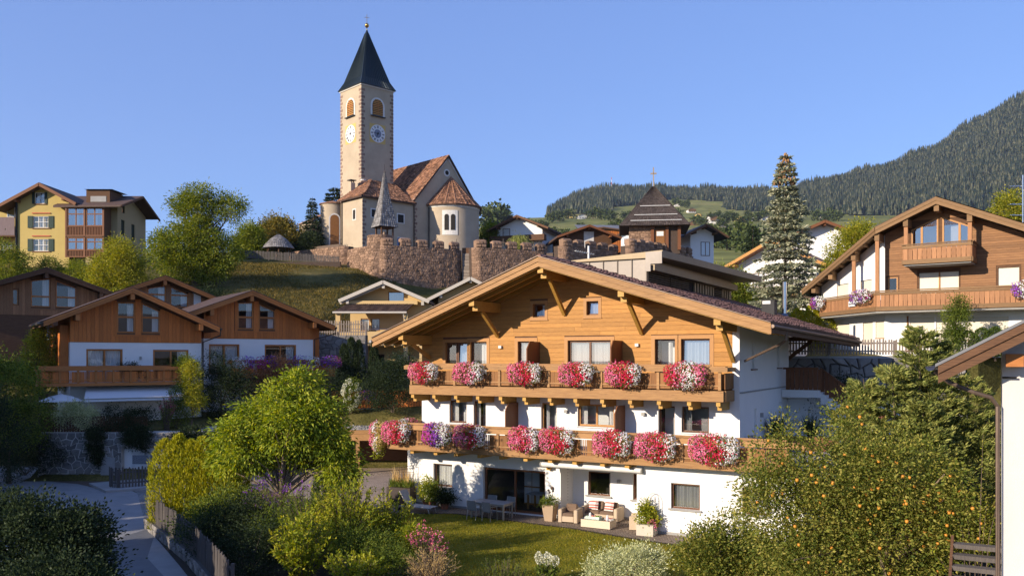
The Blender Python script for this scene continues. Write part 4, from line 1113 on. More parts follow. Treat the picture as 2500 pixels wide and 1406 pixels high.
# ---- balconies
def balcony(name, x0, x1, y, zf, posts, side_l=0.0, side_r=0.0, fascia=(-.48, -.03), mat=None, depth=1.5, parent=None, rail_over=.25, vmat=None):
	"""railing of boards, thin slats, posts and rails on a fascia beam; zf floor height"""
	mat = mat or mt['beamx']; vm = vmat or mt['gold_v']
	b = MB(); b.box(x0, x1, y, y + .14, zf + fascia[0], zf + fascia[1]); bal = b.build(name, mat, parent)
	MB().box(x0 + .02, x1 - .02, y + .141, y + depth, zf - .12, zf - .05).build('balcony_floor', mt['oldwood'], bal)
	for p in posts:
		MB().box(p - .06, p + .06, y - .045, y + .05, zf, zf + .76).build('post', mat, bal)
	zb, zt2 = zf + .03, zf + .70
	for p, q in zip(posts, posts[1:]):
		a, c = p + .062, q - .062; w = (c - a); g = .27
		lw = (w - g) / 2
		for s in (a, a + lw + g):
			for k in range(2):
				MB().box(s + k * lw / 2 + .004, s + (k + 1) * lw / 2 - .004, y + .01 + rnd.uniform(0, .006), y + .035, zb, zt2).build('railing_board', vm, bal)
		for k in range(3):
			xx = a + lw + g * (k + .5) / 3
			MB().box(xx - .022, xx + .022, y + .012, y + .034, zb, zt2).build('slat', vm, bal)
		MB().box(a + .002, c - .002, y - .02, y + .008, zf + .15, zf + .21).build('lower_rail', mat, bal)
	b = MB(); b.beam((x0 - rail_over, y - .10, zf + .85), (x1 + rail_over * .8, y - .10, zf + .85), .05, .19); b.build('handrail', mat, bal)
	b = MB(); b.box(x0 - rail_over + .05, x1 + .1, y - .06, y + .3, zf + .94, zf + .975); b.build('rail_cap', mat, bal)
	b = MB(); b.box(x0, x1 - .6, y + .28, y + .34, zf + .86, zf + 1.06); b.build('inner_rail', mat, bal)
	for xx, dd, sg in ((x0, side_l, -1), (x1, side_r, 1)):
		if not dd: continue
		n = int(dd / .21)
		for k in range(n):
			b = MB(); b.box(xx - .02 + .01 * sg, xx + .02 + .01 * sg, y + .16 + k * dd / n, y + .16 + (k + 1) * dd / n - .01 - .14 / n, zb, zt2); b.build('railing_board', vm, bal)
		b = MB(); b.box(xx - .03 + .08 * sg, xx + .03 + .08 * sg, y - .07, y + dd, zf + .76, zf + .94); b.build('handrail', mat, bal)
		b = MB(); b.box(xx - .07, xx + .069, y + .141, y + dd, zf + fascia[0], zf + fascia[1]); b.build('side_fascia', mat, bal)
	return bal
up_posts = [.44, 1.73, 3.02, 4.28, 5.55, 6.83, 8.16, 9.46, 10.77, 12.09, 13.41, 14.74, 16.07]
ub = balcony('upper_balcony', .3, 16.22, -1.5, 6.0, up_posts, 1.45, 1.45, parent=gh)
for x in up_posts[:-1] + [15.98]:
	mb = MB(); mb.box(x - .09, x + .09, -1.42, 0, 5.33, 5.5); mb.box(x - .088, x + .088, -1.22, 0, 5.15, 5.329); mb.build('console', mt['beam'], gh)
lo_posts = [.13, 1.42, 2.7, 3.92, 5.13, 6.34, 7.56, 8.78, 9.98, 11.22, 12.44, 13.66, 14.96, 16.3, 17.7, 19.1]
lb = balcony('lower_balcony', .05, 19.6, -3.0, 3.14, lo_posts, 3.0, 0, fascia=(-.24, .03), depth=.1, parent=gh)
for x in (1.41, 2.78, 3.94, 5.22, 6.38, 7.65, 8.88, 10.07, 11.38, 12.5):
	mb = MB(); mb.box(x - .1, x + .1, -2.8, -.0 if x > 8.7 else -1.3, 2.72, 2.93); mb.build('console', mt['beam'], gh)
# timber screens between the rooms
for x, z, ht, d in ((6.9, 6.0, 2.1, 1.3), (11.15, 6.0, 2.12, 1.35), (5.72, 3.08, 2.1, 1.25), (11.28, 3.08, 2.12, 1.2)):
	b = MB()
	pts = [(-.03, z), (-d, z), (-d, z + ht - .35), (-d + .28, z + ht), (-.03, z + ht)]
	n = len(pts)
	q = [(x - .025, p[0], p[1]) for p in pts] + [(x + .025, p[0], p[1]) for p in pts]
	b.add(q, [list(range(n)), list(range(2 * n - 1, n - 1, -1))] + [[i + n, (i + 1) % n + n, (i + 1) % n, i] for i in range(n)])
	b.build('privacy_screen', mt['redwood'], gh)
# outside stair, its landing, railing and white walls on the flank
mb = MB()
mb.box(16.52, 18.3, 8.0, 10.9, 5.35, 5.72)
mb.build('stair_landing', mt['white'], gh)
for k in range(12):
	MB().box(18.3 + k * .27, 18.3 + (k + 1) * .27, 8.6, 10.9, 5.2 - k * .2 - .2, 5.7 - k * .2 - .2).build('stair_step', mt['white'], gh)
for k in range(8):
	MB(T90).box(8.02, 8.07, -.22 - k * .22 - .2, -.22 - k * .22 - .005, 5.73, 6.75).build('stair_railing_board', mt['redwood'], gh)
for k in range(15):
	x = 18.3 + k * .2
	MB().box(x + .005, x + .19, 8.56, 8.6, 5.62 - k * .148, 6.72 - k * .148).build('stair_railing_board', mt['redwood'], gh)
mb = MB(); mb.beam((16.6, 8.0, 6.8), (18.3, 8.0, 6.8), .09, .1); mb.beam((18.3, 8.56, 6.8), (21.3, 8.56, 4.55), .09, .1); mb.build('stair_handrail', mt['redwood'], gh)
mb = MB(); mb.box(18.9, 22.4, 11.2, 11.4, 2.9, 5.2); mb.box(16.5, 19.6, 9.5, 9.6, 2.9, 5.35); mb.build('stair_side_wall', mt['white'], gh)
for x in np.arange(16.6, 19.5, .36):
	MB().box(x, x + .35, 4.2, 4.25, 3.1, 3.75).build('planter_board', mt['redwood'], gh)
# ---- awning cassette and small things fixed to the wall
aw = thing('awning_cassette', 'rolled white awning cassette under the lower balcony above the lounge seats', 'awning', tuple(G(0, 0)), GA)
mb = MB(); mb.tube([(8.25, -2.35, 2.58), (13.0, -2.42, 2.6)], .12, 10); mb.build('cassette', mt['metalw'], aw)
mb = MB(); mb.tube([(8.2, -2.35, 2.58), (8.26, -2.35, 2.58)], .135, 10); mb.tube([(12.99, -2.42, 2.6), (13.05, -2.42, 2.6)], .135, 10); mb.build('end_cap', mt['conc'], aw)
mb = MB()
for k in range(12): mb.box(8.69, 8.7, -.62, -.58, .75 + k * .14, .78 + k * .14)
t = thing('hanging_chime', 'string of small dark pendants hanging on the recess side wall', 'chime', tuple(G(0, 0)), GA); mb.build('pendants', mt['darkmet'], t)
t = thing('garden_lantern', 'little round wall ornament with beads hanging on the white pier', 'ornament', tuple(G(0, 0)), GA)
mb = MB(); mb.lathe(8.25, -1.36, [(0, 1.28), (.06, 1.32), (.075, 1.38), (.05, 1.44), (0, 1.46)], 8); mb.build('ball', mt['copper'], t)
mb = MB()
for k in range(6): mb.box(8.24, 8.26, -1.37, -1.35, .75 + k * .08, .78 + k * .08)
mb.build('bead', mt['darkmet'], t)
# ================================================================ FLOWER BOXES
def flower_box(label, x, y, z, w, h, zones, group, n=2300, frame=None, ang=None, leaf=LEAF['shrub'], box=True, depth=.32, drop=.55):
	"""hanging petunias: blossoms over the skin of a bulging cushion, leaves between; zones: (fraction, material)"""
	base = G(x, y, z) if frame is None else frame(x, y, z)
	if frame is None: w *= .80; h *= .80; n = int(n * 1.35)
	if frame is None and zones[-1][1] is wh and len(zones) > 1: f = zones[-1][0] * .42; zones = [(a + f / (len(zones) - 1), b) for a, b in zones[:-1]] + [(zones[-1][0] - f, wh)]
	t = thing('flower_box', label, 'flower box', tuple(base), GA if ang is None else ang, group)
	if box: MB().box(-w * .46, w * .46, -.12, .1, -.16, .04).build('trough', mt['terracotta'], t)
	k = max(3, int(w / .28))
	lobes = []
	for i in range(k):
		f = (i + .5) / k; b = math.sin(math.pi * f) ** .6
		lobes.append((-w / 2 + w * f, -.16 + rnd.uniform(-.05, .05), .06 - (1 - b) * .05, .26, depth * (.75 + .3 * b), h * .42 * (.7 + .4 * b)))
		lobes.append((-w / 2 + w * f, -.22 + rnd.uniform(-.05, .05), -.18 - drop * .2 * b, .24, depth * .8, h * .40 * (.6 + .5 * b)))
	L = np.array(lobes)
	li = rng.integers(0, len(L), n)
	D = unit(rng.normal(size=(n, 3)) * [1, 1, 1] + [0, -.25, .1])
	P = L[li, :3] + D * L[li, 3:6] * (1 + .09 * rng.normal(size=(n, 1)))
	# keep only the skin
	inside_any = np.zeros(n, bool)
	for l in L:
		inside_any |= (((P - l[:3]) / (l[3:6] * .86)) ** 2).sum(1) < 1
	P, D = P[~inside_any], D[~inside_any]
	fr = (P[:, 0] + w / 2) / w + rng.normal(size=len(P)) * .10 + .10 * np.sin(P[:, 2] * 7)
	edges = np.cumsum([zz_[0] for zz_ in zones])
	zi = np.clip(np.searchsorted(edges, fr), 0, len(zones) - 1)
	parts = []
	mats = [zz_[1] for zz_ in zones] + [leaf]
	N = unit(D + rng.normal(size=D.shape) * .45 + [0, -.3, .2])
	B = unit(np.cross(N, rng.normal(size=N.shape))); A2 = np.cross(B, N)
	r = ((.028 if frame is None else .034) * rng.uniform(.75, 1.3, len(P)))[:, None]
	Vv = np.stack([P + B * r, P + A2 * r + N * r * .3, P - B * r, P - A2 * r + N * r * .3], 1).reshape(-1, 3)
	Ff = np.arange(len(P) * 4).reshape(-1, 4)
	for i in range(len(zones)):
		s = np.where(zi == i)[0]
		parts.append((Vv.reshape(-1, 4, 3)[s].reshape(-1, 3), np.arange(len(s) * 4).reshape(-1, 4), i))
	m = int(n * .42)
	li = rng.integers(0, len(L), m); D2 = unit(rng.normal(size=(m, 3)))
	P2 = L[li, :3] + D2 * L[li, 3:6] * rng.uniform(.72, 1.0, (m, 1))
	lv, lf = leafgeo(P2, D2 + rng.normal(size=(m, 3)) * .4 + [0, 0, -.3], .075, .05)
	parts.append((lv, lf, len(zones)))
	Vv, Ff, MI = merge(parts)
	link('blossoms', npmesh('blossoms', Vv, Ff, mats, MI), t)
	return t
pk, rd, wh, pu, mg = LEAF['petal_pink'], LEAF['petal_red'], LEAF['petal_white'], LEAF['petal_purple'], LEAF['petal_magenta']
U = 'flower boxes along the upper balcony'
zf = 6.72
flower_box('red and white petunias at the carport end of the upper balcony, pink behind', 1.42, -1.72, zf, 1.75, 1.0, [(.3, pk), (.38, rd), (.32, wh)], U)
flower_box('upper balcony petunias with pink half and white half, second box from the carport end', 4.05, -1.72, zf, 1.8, 1.0, [(.55, pk), (.45, wh)], U)
flower_box('upper balcony petunias in front of the first timber screen, red centre and white end', 7.1, -1.72, zf, 1.9, 1.0, [(.32, pk), (.3, rd), (.38, wh)], U)
flower_box('upper balcony petunias below the double window with two white curtains', 9.72, -1.72, zf, 1.8, 1.0, [(.35, pk), (.3, rd), (.35, wh)], U)
flower_box('deep red upper balcony petunias in front of the second timber screen', 11.95, -1.72, zf, 1.75, 1.1, [(.3, pk), (.42, rd), (.28, wh)], U)
flower_box('upper balcony petunias nearest the white house corner, red end then pale pink', 14.72, -1.72, zf, 2.0, 1.15, [(.28, rd), (.2, pk), (.32, wh), (.2, pk)], U)
Lw = 'flower boxes along the lower balcony'
zf = 3.86
flower_box('lower balcony petunias at the outer corner by the carport, pink and red', .85, -3.2, zf, 1.7, 1.1, [(.4, pk), (.35, rd), (.25, wh)], Lw)
flower_box('magenta and lilac white petunias on the shaded part of the lower balcony', 3.25, -3.2, zf, 1.65, 1.15, [(.25, mg), (.25, pu), (.5, wh)], Lw)
flower_box('pink petunias with pale end beside the magenta box on the lower balcony', 5.05, -3.2, zf, 1.8, 1.1, [(.4, pk), (.3, rd), (.3, wh)], Lw)
flower_box('lower balcony petunias above the terrace door side, mostly soft pink, first of a touching pair', 7.9, -3.2, zf, 1.6, 1.15, [(.35, pk), (.2, rd), (.2, pk), (.25, wh)], Lw)
flower_box('lower balcony petunias with bright red middle, second of a touching pair', 9.5, -3.2, zf, 1.75, 1.2, [(.3, pk), (.42, rd), (.28, wh)], Lw)
flower_box('lower balcony petunias above the awning end, crimson top and white end', 12.05, -3.2, zf, 1.85, 1.2, [(.35, pk), (.33, rd), (.32, wh)], Lw)
flower_box('lower balcony petunias below the dark open door, pink with red heart', 13.95, -3.2, zf, 1.95, 1.2, [(.45, pk), (.3, rd), (.25, wh)], Lw)
flower_box('widest lower balcony petunia box, nearest the fruit tree, with broad white end', 16.35, -3.2, zf, 2.25, 1.3, [(.3, pk), (.25, rd), (.45, wh)], Lw, n=2900)
flower_box('pink petunias on the return of the lower balcony beside the white wall', -.05, -.9, 3.95, 1.3, .7, [(.6, pk), (.4, wh)], Lw, n=1200, ang=GA + R(-90))
t = flower_box('pale trailing plant hanging from the lower balcony corner over the carport side', -.35, -3.0, 3.75, .8, 1.2, [(.3, pk), (.3, wh), (.4, LEAF['tawny'])], Lw, n=1500, drop=2.2, leaf=LEAF['bright'])
Pp, Aa, _ = crown_points([(0, -.1, -.8, .22, .2, .55), (-.2, -.1, -.5, .15, .15, .4)], 50, 12, .09, .3, -.8)
Vv, Ff = leafgeo(Pp, Aa, .08, .04); link('trailing_stems', npmesh('trailing_stems', Vv, Ff, LEAF['bright']), t)
# ================================================================ CHALETS
def chalet(name, label, ox, Y, zb, zw, zr_, s, xl, xr, el, er, ov, depth, wins, lows, wv, wh_, white=True, bw=.24, side=None, rz=0.0, small=(), sill=None):
	"""gabled chalet, gable to -y, ridge at local x=0. zw: height where boarding starts; wins: (x0,x1,z0,zsplit,z1) with slanting tops"""
	t = thing(name, label, 'chalet', (ox, Y, 0), R(rz))
	top = lambda x: zr_ - s * abs(x) - .34
	hl = [(a, b, c, e) for a, b, c, m, e in wins]
	mb = MB()
	holes_wall(mb, xl, xr, zw, top, 0, [(w[0] - .02, w[1] + .02, w[2], min(w[4], top(w[0]) - .1, top(w[1]) - .1)) for w in wins] + list(small), .2, 0, 0, (0,))
	mb.build('gable_wall', mt['oldwood'], t)
	mb = MB(); holes_wall(mb, xl, xr, zb, zw, .02, lows, .2, 0, 0)
	mb.add([(xl, .02, zb), (xl, depth, zb), (xl, depth, zw), (xl, .02, zw)], [(3, 2, 1, 0)]); mb.add([(xr, .02, zb), (xr, depth, zb), (xr, depth, zw), (xr, .02, zw)], [(0, 1, 2, 3)])
	mb.build('base_wall', mt['white'] if white else wh_, t)
	mb = MB(); mb.add([(xl, 0, zw), (xl, depth, zw), (xl, depth, top(xl)), (xl, 0, top(xl))], [(3, 2, 1, 0)]); mb.add([(xr, 0, zw), (xr, depth, zw), (xr, depth, top(xr)), (xr, 0, top(xr))], [(0, 1, 2, 3)])
	mb.add([(xl, depth, zb), (xr, depth, zb), (xr, depth, top(xr)), (0, depth, top(0)), (xl, depth, top(xl))], [(4, 3, 2, 1, 0)])
	mb.build('side_wall', wv, t)
	wx0 = min(w[0] for w in wins) - .14; wx1 = max(w[1] for w in wins) + .14
	wz0 = min(w[2] for w in wins) - .12
	boards_v(t, xl, xr, zw + .01, lambda x: top(x) - .02, -.002, bw, wv, [(wx0, wx1, wz0, 99)] + [(a - .05, b + .05, c - .03, e + .05) for a, b, c, e in small])
	# glazed gable with its frame
	for (a, b, c, m, e) in wins:
		sl = lambda x: min(e, top(x) - .22)
		mb = MB(); f = .075
		mb.box(a, a + f, -.04, .06, c, sl(a)); mb.box(b - f, b, -.04, .06, c, sl(b)); mb.box(a + f, b - f, -.04, .06, c, c + f); mb.box(a + f, b - f, -.036, .056, m - .06, m + .06)
		mb.add([(a, -.041, sl(a) - f), (b, -.041, sl(b) - f), (b, -.041, sl(b)), (a, -.041, sl(a)), (a, .06, sl(a) - f), (b, .06, sl(b) - f), (b, .06, sl(b)), (a, .06, sl(a))], [(0, 1, 2, 3), (0, 4, 5, 1), (3, 2, 6, 7)])
		mb.poly([(a, .7, c), (b, .7, c), (b, .7, e), (a, .7, e)], 1)
		mb.poly([(a, .07, c), (a, .7, c), (a, .7, e), (a, .07, e)], 1); mb.poly([(b, .07, c), (b, .7, c), (b, .7, e), (b, .07, e)], 1)
		w = mb.build('gable_window', [mt['chalet_h'], mt['darkin']], t)
		MB().poly([(a + f, 0, c + f), (b - f, 0, c + f), (b - f, 0, m - .06), (a + f, 0, m - .06)]).build('pane', mt['glass'], w)
		MB().poly([(a + f, 0, m + .06), (b - f, 0, m + .06), (b - f, 0, sl(b - f) - f), (a + f, 0, sl(a + f) - f)]).build('pane', mt['glass'], w)
		cw = (b - a) * .34; xa = b - f - cw if a < -.4 else b - f - cw
		mb = MB()
		for k in range(6): mb.poly([(xa + cw * k / 6, .15 + .03 * (k % 2), c + .1), (xa + cw * (k + 1) / 6, .15 + .03 * ((k + 1) % 2), c + .1), (xa + cw * (k + 1) / 6, .15 + .03 * ((k + 1) % 2), sl(xa + cw) - .15), (xa + cw * k / 6, .15 + .03 * (k % 2), sl(xa) - .15)])
		mb.build('curtain', mt['curtain'], w)
	mid = (wins[0][1] + wins[1][0]) / 2
	mb = MB(); hw = (wins[1][0] - wins[0][1]) / 2 - .02
	mb.box(mid - hw, mid + hw, -.07, -.001, wz0, top(mid) - .1); mb.build('king_post', wv, t)
	mb = MB(); mb.box(wx0 - .06, wx0 + .13, -.06, -.001, wz0, top(wx0) - .05); mb.box(wx1 - .13, wx1 + .06, -.06, -.001, wz0, top(wx1) - .05); mb.box(wx0 - .08, wx1 + .08, -.075, -.001, wz0 - .1, wz0); mb.build('window_trim', wv, t)
	for a, b, c, e in small: window(t, a, b, c, e, .1, fm=mt['chalet_h'], room=False)
	for a, b, c, e in lows:
		nx = 2 if b - a > 1.6 else 1
		window(t, a, b, c, e, .1, nx, cur=[(.06, .46), (.54, .94)] if nx == 2 and a < 0 else [(.7, .95)], fm=mt['chalet_h'], fw=.11)
	# roof
	th = .3
	mb = MB()
	mb.prism([(-el, zr_ - s * el), (0, zr_), (0, zr_ - th), (-el, zr_ - s * el - th)][::-1], -ov, depth + .6)
	mb.prism([(er, zr_ - s * er), (0, zr_ - .001), (0, zr_ - th), (er, zr_ - s * er - th)], -ov, depth + .6)
	rf = mb.build('roof', mt['oldwood'], t)
	mb = MB()
	mb.add([(-el - .05, -ov - .06, zr_ - s * (el + .05) + .05), (0, -ov - .06, zr_ + .05), (0, depth + .6, zr_ + .05), (-el - .05, depth + .6, zr_ - s * (el + .05) + .05)], [(0, 1, 2, 3)])
	mb.add([(er + .05, -ov - .06, zr_ - s * (er + .05) + .05), (0, -ov - .06, zr_ + .05), (0, depth + .6, zr_ + .05), (er + .05, depth + .6, zr_ - s * (er + .05) + .05)], [(3, 2, 1, 0)])
	mb.add([(-el - .05, -ov - .06, zr_ - s * (el + .05) + .0), (0, -ov - .06, zr_), (0, -ov - .06, zr_ + .05), (-el - .05, -ov - .06, zr_ - s * (el + .05) + .05)], [(0, 1, 2, 3)])
	mb.add([(er + .05, -ov - .06, zr_ - s * (er + .05) + .0), (0, -ov - .06, zr_), (0, -ov - .06, zr_ + .05), (er + .05, -ov - .06, zr_ - s * (er + .05) + .05)], [(3, 2, 1, 0)])
	mb.build('roof_covering', mt['tile_d'], rf)
	for e in (-el, er):
		for k, (d0, d1, yy) in enumerate(((0, .15, -ov - .04), (.155, .33, -ov - .01))):
			MB().add([(0, yy, zr_ - d0), (e, yy, zr_ - s * abs(e) - d0), (e, yy, zr_ - s * abs(e) - d1), (0, yy, zr_ - d1), (0, -ov + .05, zr_ - d0), (e, -ov + .05, zr_ - s * abs(e) - d0), (e, -ov + .05, zr_ - s * abs(e) - d1), (0, -ov + .05, zr_ - d1)],
					 [(0, 1, 2, 3) if e > 0 else (3, 2, 1, 0), (0, 4, 5, 1), (3, 2, 6, 7), (1, 5, 6, 2)]).build('barge_board', wh_, t)
	for x in (xl + .3, 0, xr - .3):
		MB().box(x - .13, x + .13, -ov + .08, .0, top(x) - .42, top(x) + .0).build('purlin', wh_, t)
	mb = MB(); mb.tube([(er + .12, -ov, zr_ - s * er - .12), (er + .12, depth, zr_ - s * er - .12)], .08, 6); mb.tube([(-el - .12, -ov, zr_ - s * el - .12), (-el - .12, depth, zr_ - s * el - .12)], .08, 6)
	mb.build('gutter', mt['darkmet'], t)
	mb = MB(); mb.tube([(er + .1, -ov + .1, zr_ - s * er - .15), (er + .1, -ov + .2, zr_ - s * er - .55), (xr + .1, -.05, zr_ - s * er - 1.0), (xr + .1, -.05, zb + 1)], .05, 6); mb.build('downpipe', mt['darkmet'], t)
	return t
chA = chalet('chalet', 'brown chalet with two tall gable windows above a white band, balcony and pale awning', -25.13, 56.49, 2.9, 8.31, 11.83, .445, -3.49, 4.6, 5.1, 5.5, 1.2, 6,
			 [(-.75, .33, 8.95, 9.98, 10.95), (.74, 1.89, 8.95, 9.98, 10.95)], [(-2.56, -.4, 5.75, 7.88), (1.47, 3.75, 5.75, 7.85)], mt['chalet_v'], mt['chalet_h'], rz=34.5)
mb = MB(); mb.box(-4.0, -3.5, .6, 6, 5.7, 9.4); mb.build('side_wing', mt['chalet_v'], chA)
balcony('balcony', -5.35, 2.95, -1.45, 5.75, list(np.linspace(-5.25, 2.85, 9)), 1.4, 0, fascia=(-.2, .0), parent=chA, mat=mt['chalet_h'], vmat=mt['chalet_v'])
MB().box(.62, .74, -.08, -.0, 7.2, 7.4).build('wall_lamp', mt['conc'], chA)
chB = chalet('chalet', 'brown chalet with curtained gable windows and purple flowers on its balcony behind a smoke bush', -19.46, 63.28, 2.9, 8.69, 12.16, .387, -3.14, 5.06, 5.2, 6.34, 1.2, 8,
			 [(-.73, .41, 9.4, 10.28, 11.4), (.84, 2.05, 9.4, 10.28, 11.4)], [(-2.76, -.58, 6.1, 8.29), (1.29, 3.72, 6.1, 8.28)], mt['chalet_v'], mt['chalet_h'], rz=34.5)
balcony('balcony', -1.7, 6.2, -1.6, 6.1, list(np.linspace(-1.6, 6.1, 8)), 0, 3.5, fascia=(-.24, .0), parent=chB, mat=mt['chalet_h'], vmat=mt['chalet_v'])
mb = MB(); mb.box(5.07, 5.75, .5, 6, 5.9, 9.6); mb.build('side_wing', mt['chalet_v'], chB)
chC = chalet('chalet', 'weathered brown chalet with wide gable glazing that mirrors blue sky, below the yellow house', -35.98, 66.29, 7.0, 10.55, 14.11, .363, -7.0, 4.1, 8.0, 4.5, 1.2, 8,
			 [(-.97, .35, 11.2, 12.0, 13.5), (.72, 2.16, 11.2, 12.0, 13.5)], [(-1, .6, 8.2, 9.9)], mt['weather_v'], mt['oldwood'], False, small=[(-2.2, -1.8, 11.3, 12.5)], bw=.2, rz=34.5)
chD = chalet('chalet', 'brown chalet half hidden behind the front two, with a white roller blind in its gable', -28.93, 71.2, 7.0, 9.8, 14.0, .394, -3.5, 3.9, 4.6, 4.54, 1.1, 8,
			 [(-1.18, .25, 11.5, 12.5, 13.3), (.61, 2.04, 11.5, 12.5, 13.3)], [(-1, .6, 7.8, 9.4)], mt['weather_v'], mt['chalet_h'], bw=.2, rz=34.5)
MB().box(2.49, 3.07, -.08, -.03, 11.5, 12.78).build('roller_blind', mt['white'], chD)
MB().box(2.4, 3.3, -.14, -.03, 12.68, 12.84).build('blind_box', mt['conc'], chD)
# awning of the first chalet
t = thing('awning', 'big white fabric awning stretched out under the shaded chalet balcony', 'awning', (-25.13, 56.49, 0), R(34.5))
mb = MB(); mb.add([(-2.6, -.3, 5.52), (2.9, -.3, 5.52), (2.95, -2.3, 4.78), (-3.0, -2.3, 4.78), (2.95, -2.32, 4.6), (-3.0, -2.32, 4.6)], [(0, 3, 2, 1), (3, 5, 4, 2)]); mb.build('fabric', mt['awn'], t)
mb = MB(); mb.tube([(-3.0, -2.3, 4.77), (2.95, -2.3, 4.77)], .04, 6); mb.tube([(-2.6, -.3, 5.55), (2.9, -.3, 5.55)], .09, 6); mb.build('front_bar', mt['conc'], t)
t = thing('parasol', 'pale garden parasol among the dark shrubs beside the awning', 'parasol', (-27.8, 53.0, 2.9))
mb = MB(); mb.lathe(0, 0, [(1.3, 1.75), (.7, 2.02), (0, 2.2)], 10); mb.build('canopy', mt['awn'], t); MB().tube([(0, 0, 0), (0, 0, 2.2)], .03, 6).build('pole', mt['conc'], t)
# terrace retaining wall with garage below the first chalet
rw = thing('retaining_wall', 'dark rubble terrace wall with pale joints below the awning chalet', 'wall', (0, 0, 0))
mb = MB(); mb.box(-28.4, -23.4, 51.52, 52.7, 0, 2.85); mb.box(-28.4, -27.6, 52.7, 58, 0, 2.85); mb.box(-19.6, -18.7, 51.52, 57.9, 0, 2.85); mb.box(-23.4, -19.6, 51.52, 52.7, 2.0, 2.85); mb.build('wall_core', mt['gmortar'], rw)
stones(rw, lambda s, z, d: (-28.4 + s, 51.52 - d, z), 5.0, 2.85, .5, .36, [mt['gstone'], mt['gstone']], 300, .04, gap=.09)
stones(rw, lambda s, z, d: (-23.4 + s, 51.52 - d, 2.0 + z), 4.7, .85, .5, .28, [mt['gstone'], mt['gstone']], 300, .04, gap=.09)
MB().box(-24.6, -23.75, 51.44, 51.48, .1, 1.35).build('meter_cabinet', mt['conc'], rw)
t = thing('garage', 'garage front with a wide pale door and dark glazed strip below the chalet terrace', 'garage', (-22.2, 51.9, 0))
MB().box(-1.2, 2.6, .02, .3, 0, 2.0).build('front_wall', mt['white'], t)
for k in range(2): MB().box(-.75, 2.4, -.03, .0, .08 + k * .4, .46 + k * .4).build('door_panel', mt['metalw'], t)
MB().box(-.75, 2.4, -.03, .0, 1.5, 1.92).build('door_panel', mt['metalw'], t)
for k in range(3): MB().box(-.7 + k * 1.04, .28 + k * 1.04, -.02, .0, .92, 1.46).build('pane', mt['glass_sky'], t)
# timber fence along the terrace edge, mostly behind plants
t = thing('terrace_fence', 'dark plank fence along the terrace edge above the rubble wall', 'fence', (-28.4, 51.85, 2.85))
for k in range(38): MB().box(k * .17, k * .17 + .13, 0, .03, 0, .95).build('plank', mt['oldwood'], t)
MB().box(0, 6.4, .035, .08, .7, .8).build('rail', mt['oldwood'], t)
# ================================================================ YELLOW HOUSE
yh = thing('yellow_house', 'yellow house with dark green shutters and a reddish glazed veranda on the hillside', 'house', (-53.3, 98, 17.0))
yw = mt['yellow']; Z0 = 17.0
zt = lambda x: 27.0 - Z0 - .54 * abs(x) - .3
hy = [(-1.05, .05, 24.8 - Z0, 26.05 - Z0), (-1.25, .5, 22.05 - Z0, 23.35 - Z0), (-1.25, .5, 19.4 - Z0, 20.75 - Z0)]
mb = MB(); holes_wall(mb, -3.1, 2.85, 0, zt, 0, hy, .2, 0, 0, (0,)); mb.poly([(2.85, 0, 0), (2.85, 2.0, 0), (2.85, 2, zt(2.85)), (2.85, 0, zt(2.85))])
mb.box(-9, -3.1, 1.2, 8, 0, zt(4.2)); mb.box(-3.1, 2.85, .25, 8, 0, 7.5)
mb.build('gable_wall', yw, yh)
mb = MB()
hs = [(1.2, 1.85, 7.1, 8.4), (.9, 1.8, 4.5, 6.3), (3.6, 4.5, 4.2, 6.2)]
TY = Matrix.Translation((7.9, 1, 0)) @ Matrix.Rotation(R(90), 4, 'Z')
mb.T = TY; holes_wall(mb, 0, 7.6, 0, lambda y: 9.2 - .37 * abs(y - 3.3), 0, hs, .2, 0, 0, (3.3,)); mb.T = None
mb.poly([(2.85, 1, 0), (7.9, 1, 0), (7.9, 1, 7.6), (2.85, 1, 7.6)])
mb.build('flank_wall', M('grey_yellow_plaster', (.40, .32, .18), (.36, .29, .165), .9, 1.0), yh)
for k, h in enumerate(hs): window(yh, *h, .12, 1, 2, T=TY, room=False, fm=mt['shutterg'], gm=mt['shutterg'] if k else mt['glass'])
for k, (a, b, c, e) in enumerate(hy):
	window(yh, a, b, c, e, .08, 3 if k else 2, 2, fm=mt['metalw'], fw=.06, cur=[(.35, .6)] if k else [(.1, .4), (.6, .9)])
	sw = .62 if k else .32
	for s, x in ((-1, a - sw), (1, b)):
		sh = MB(); sh.box(x + .02, x + sw - .02, -.08, -.02, c - .03, e + .03); sh.build('shutter', mt['shutterg'], yh)
	MB().box(a - .1, b + .25, -.1, -.0, c - .13, c - .05).build('window_sill', mt['redwood'], yh)
	if k: MB().box(a - .1, b + .25, -.1, -.0, e + .3, e + .4).build('lintel_strip', mt['redst'], yh)
MB().tube([(-3.1, -.12, 0), (-3.1, -.12, zt(3.1))], .12, 6).build('downpipe', mt['black'], yh)
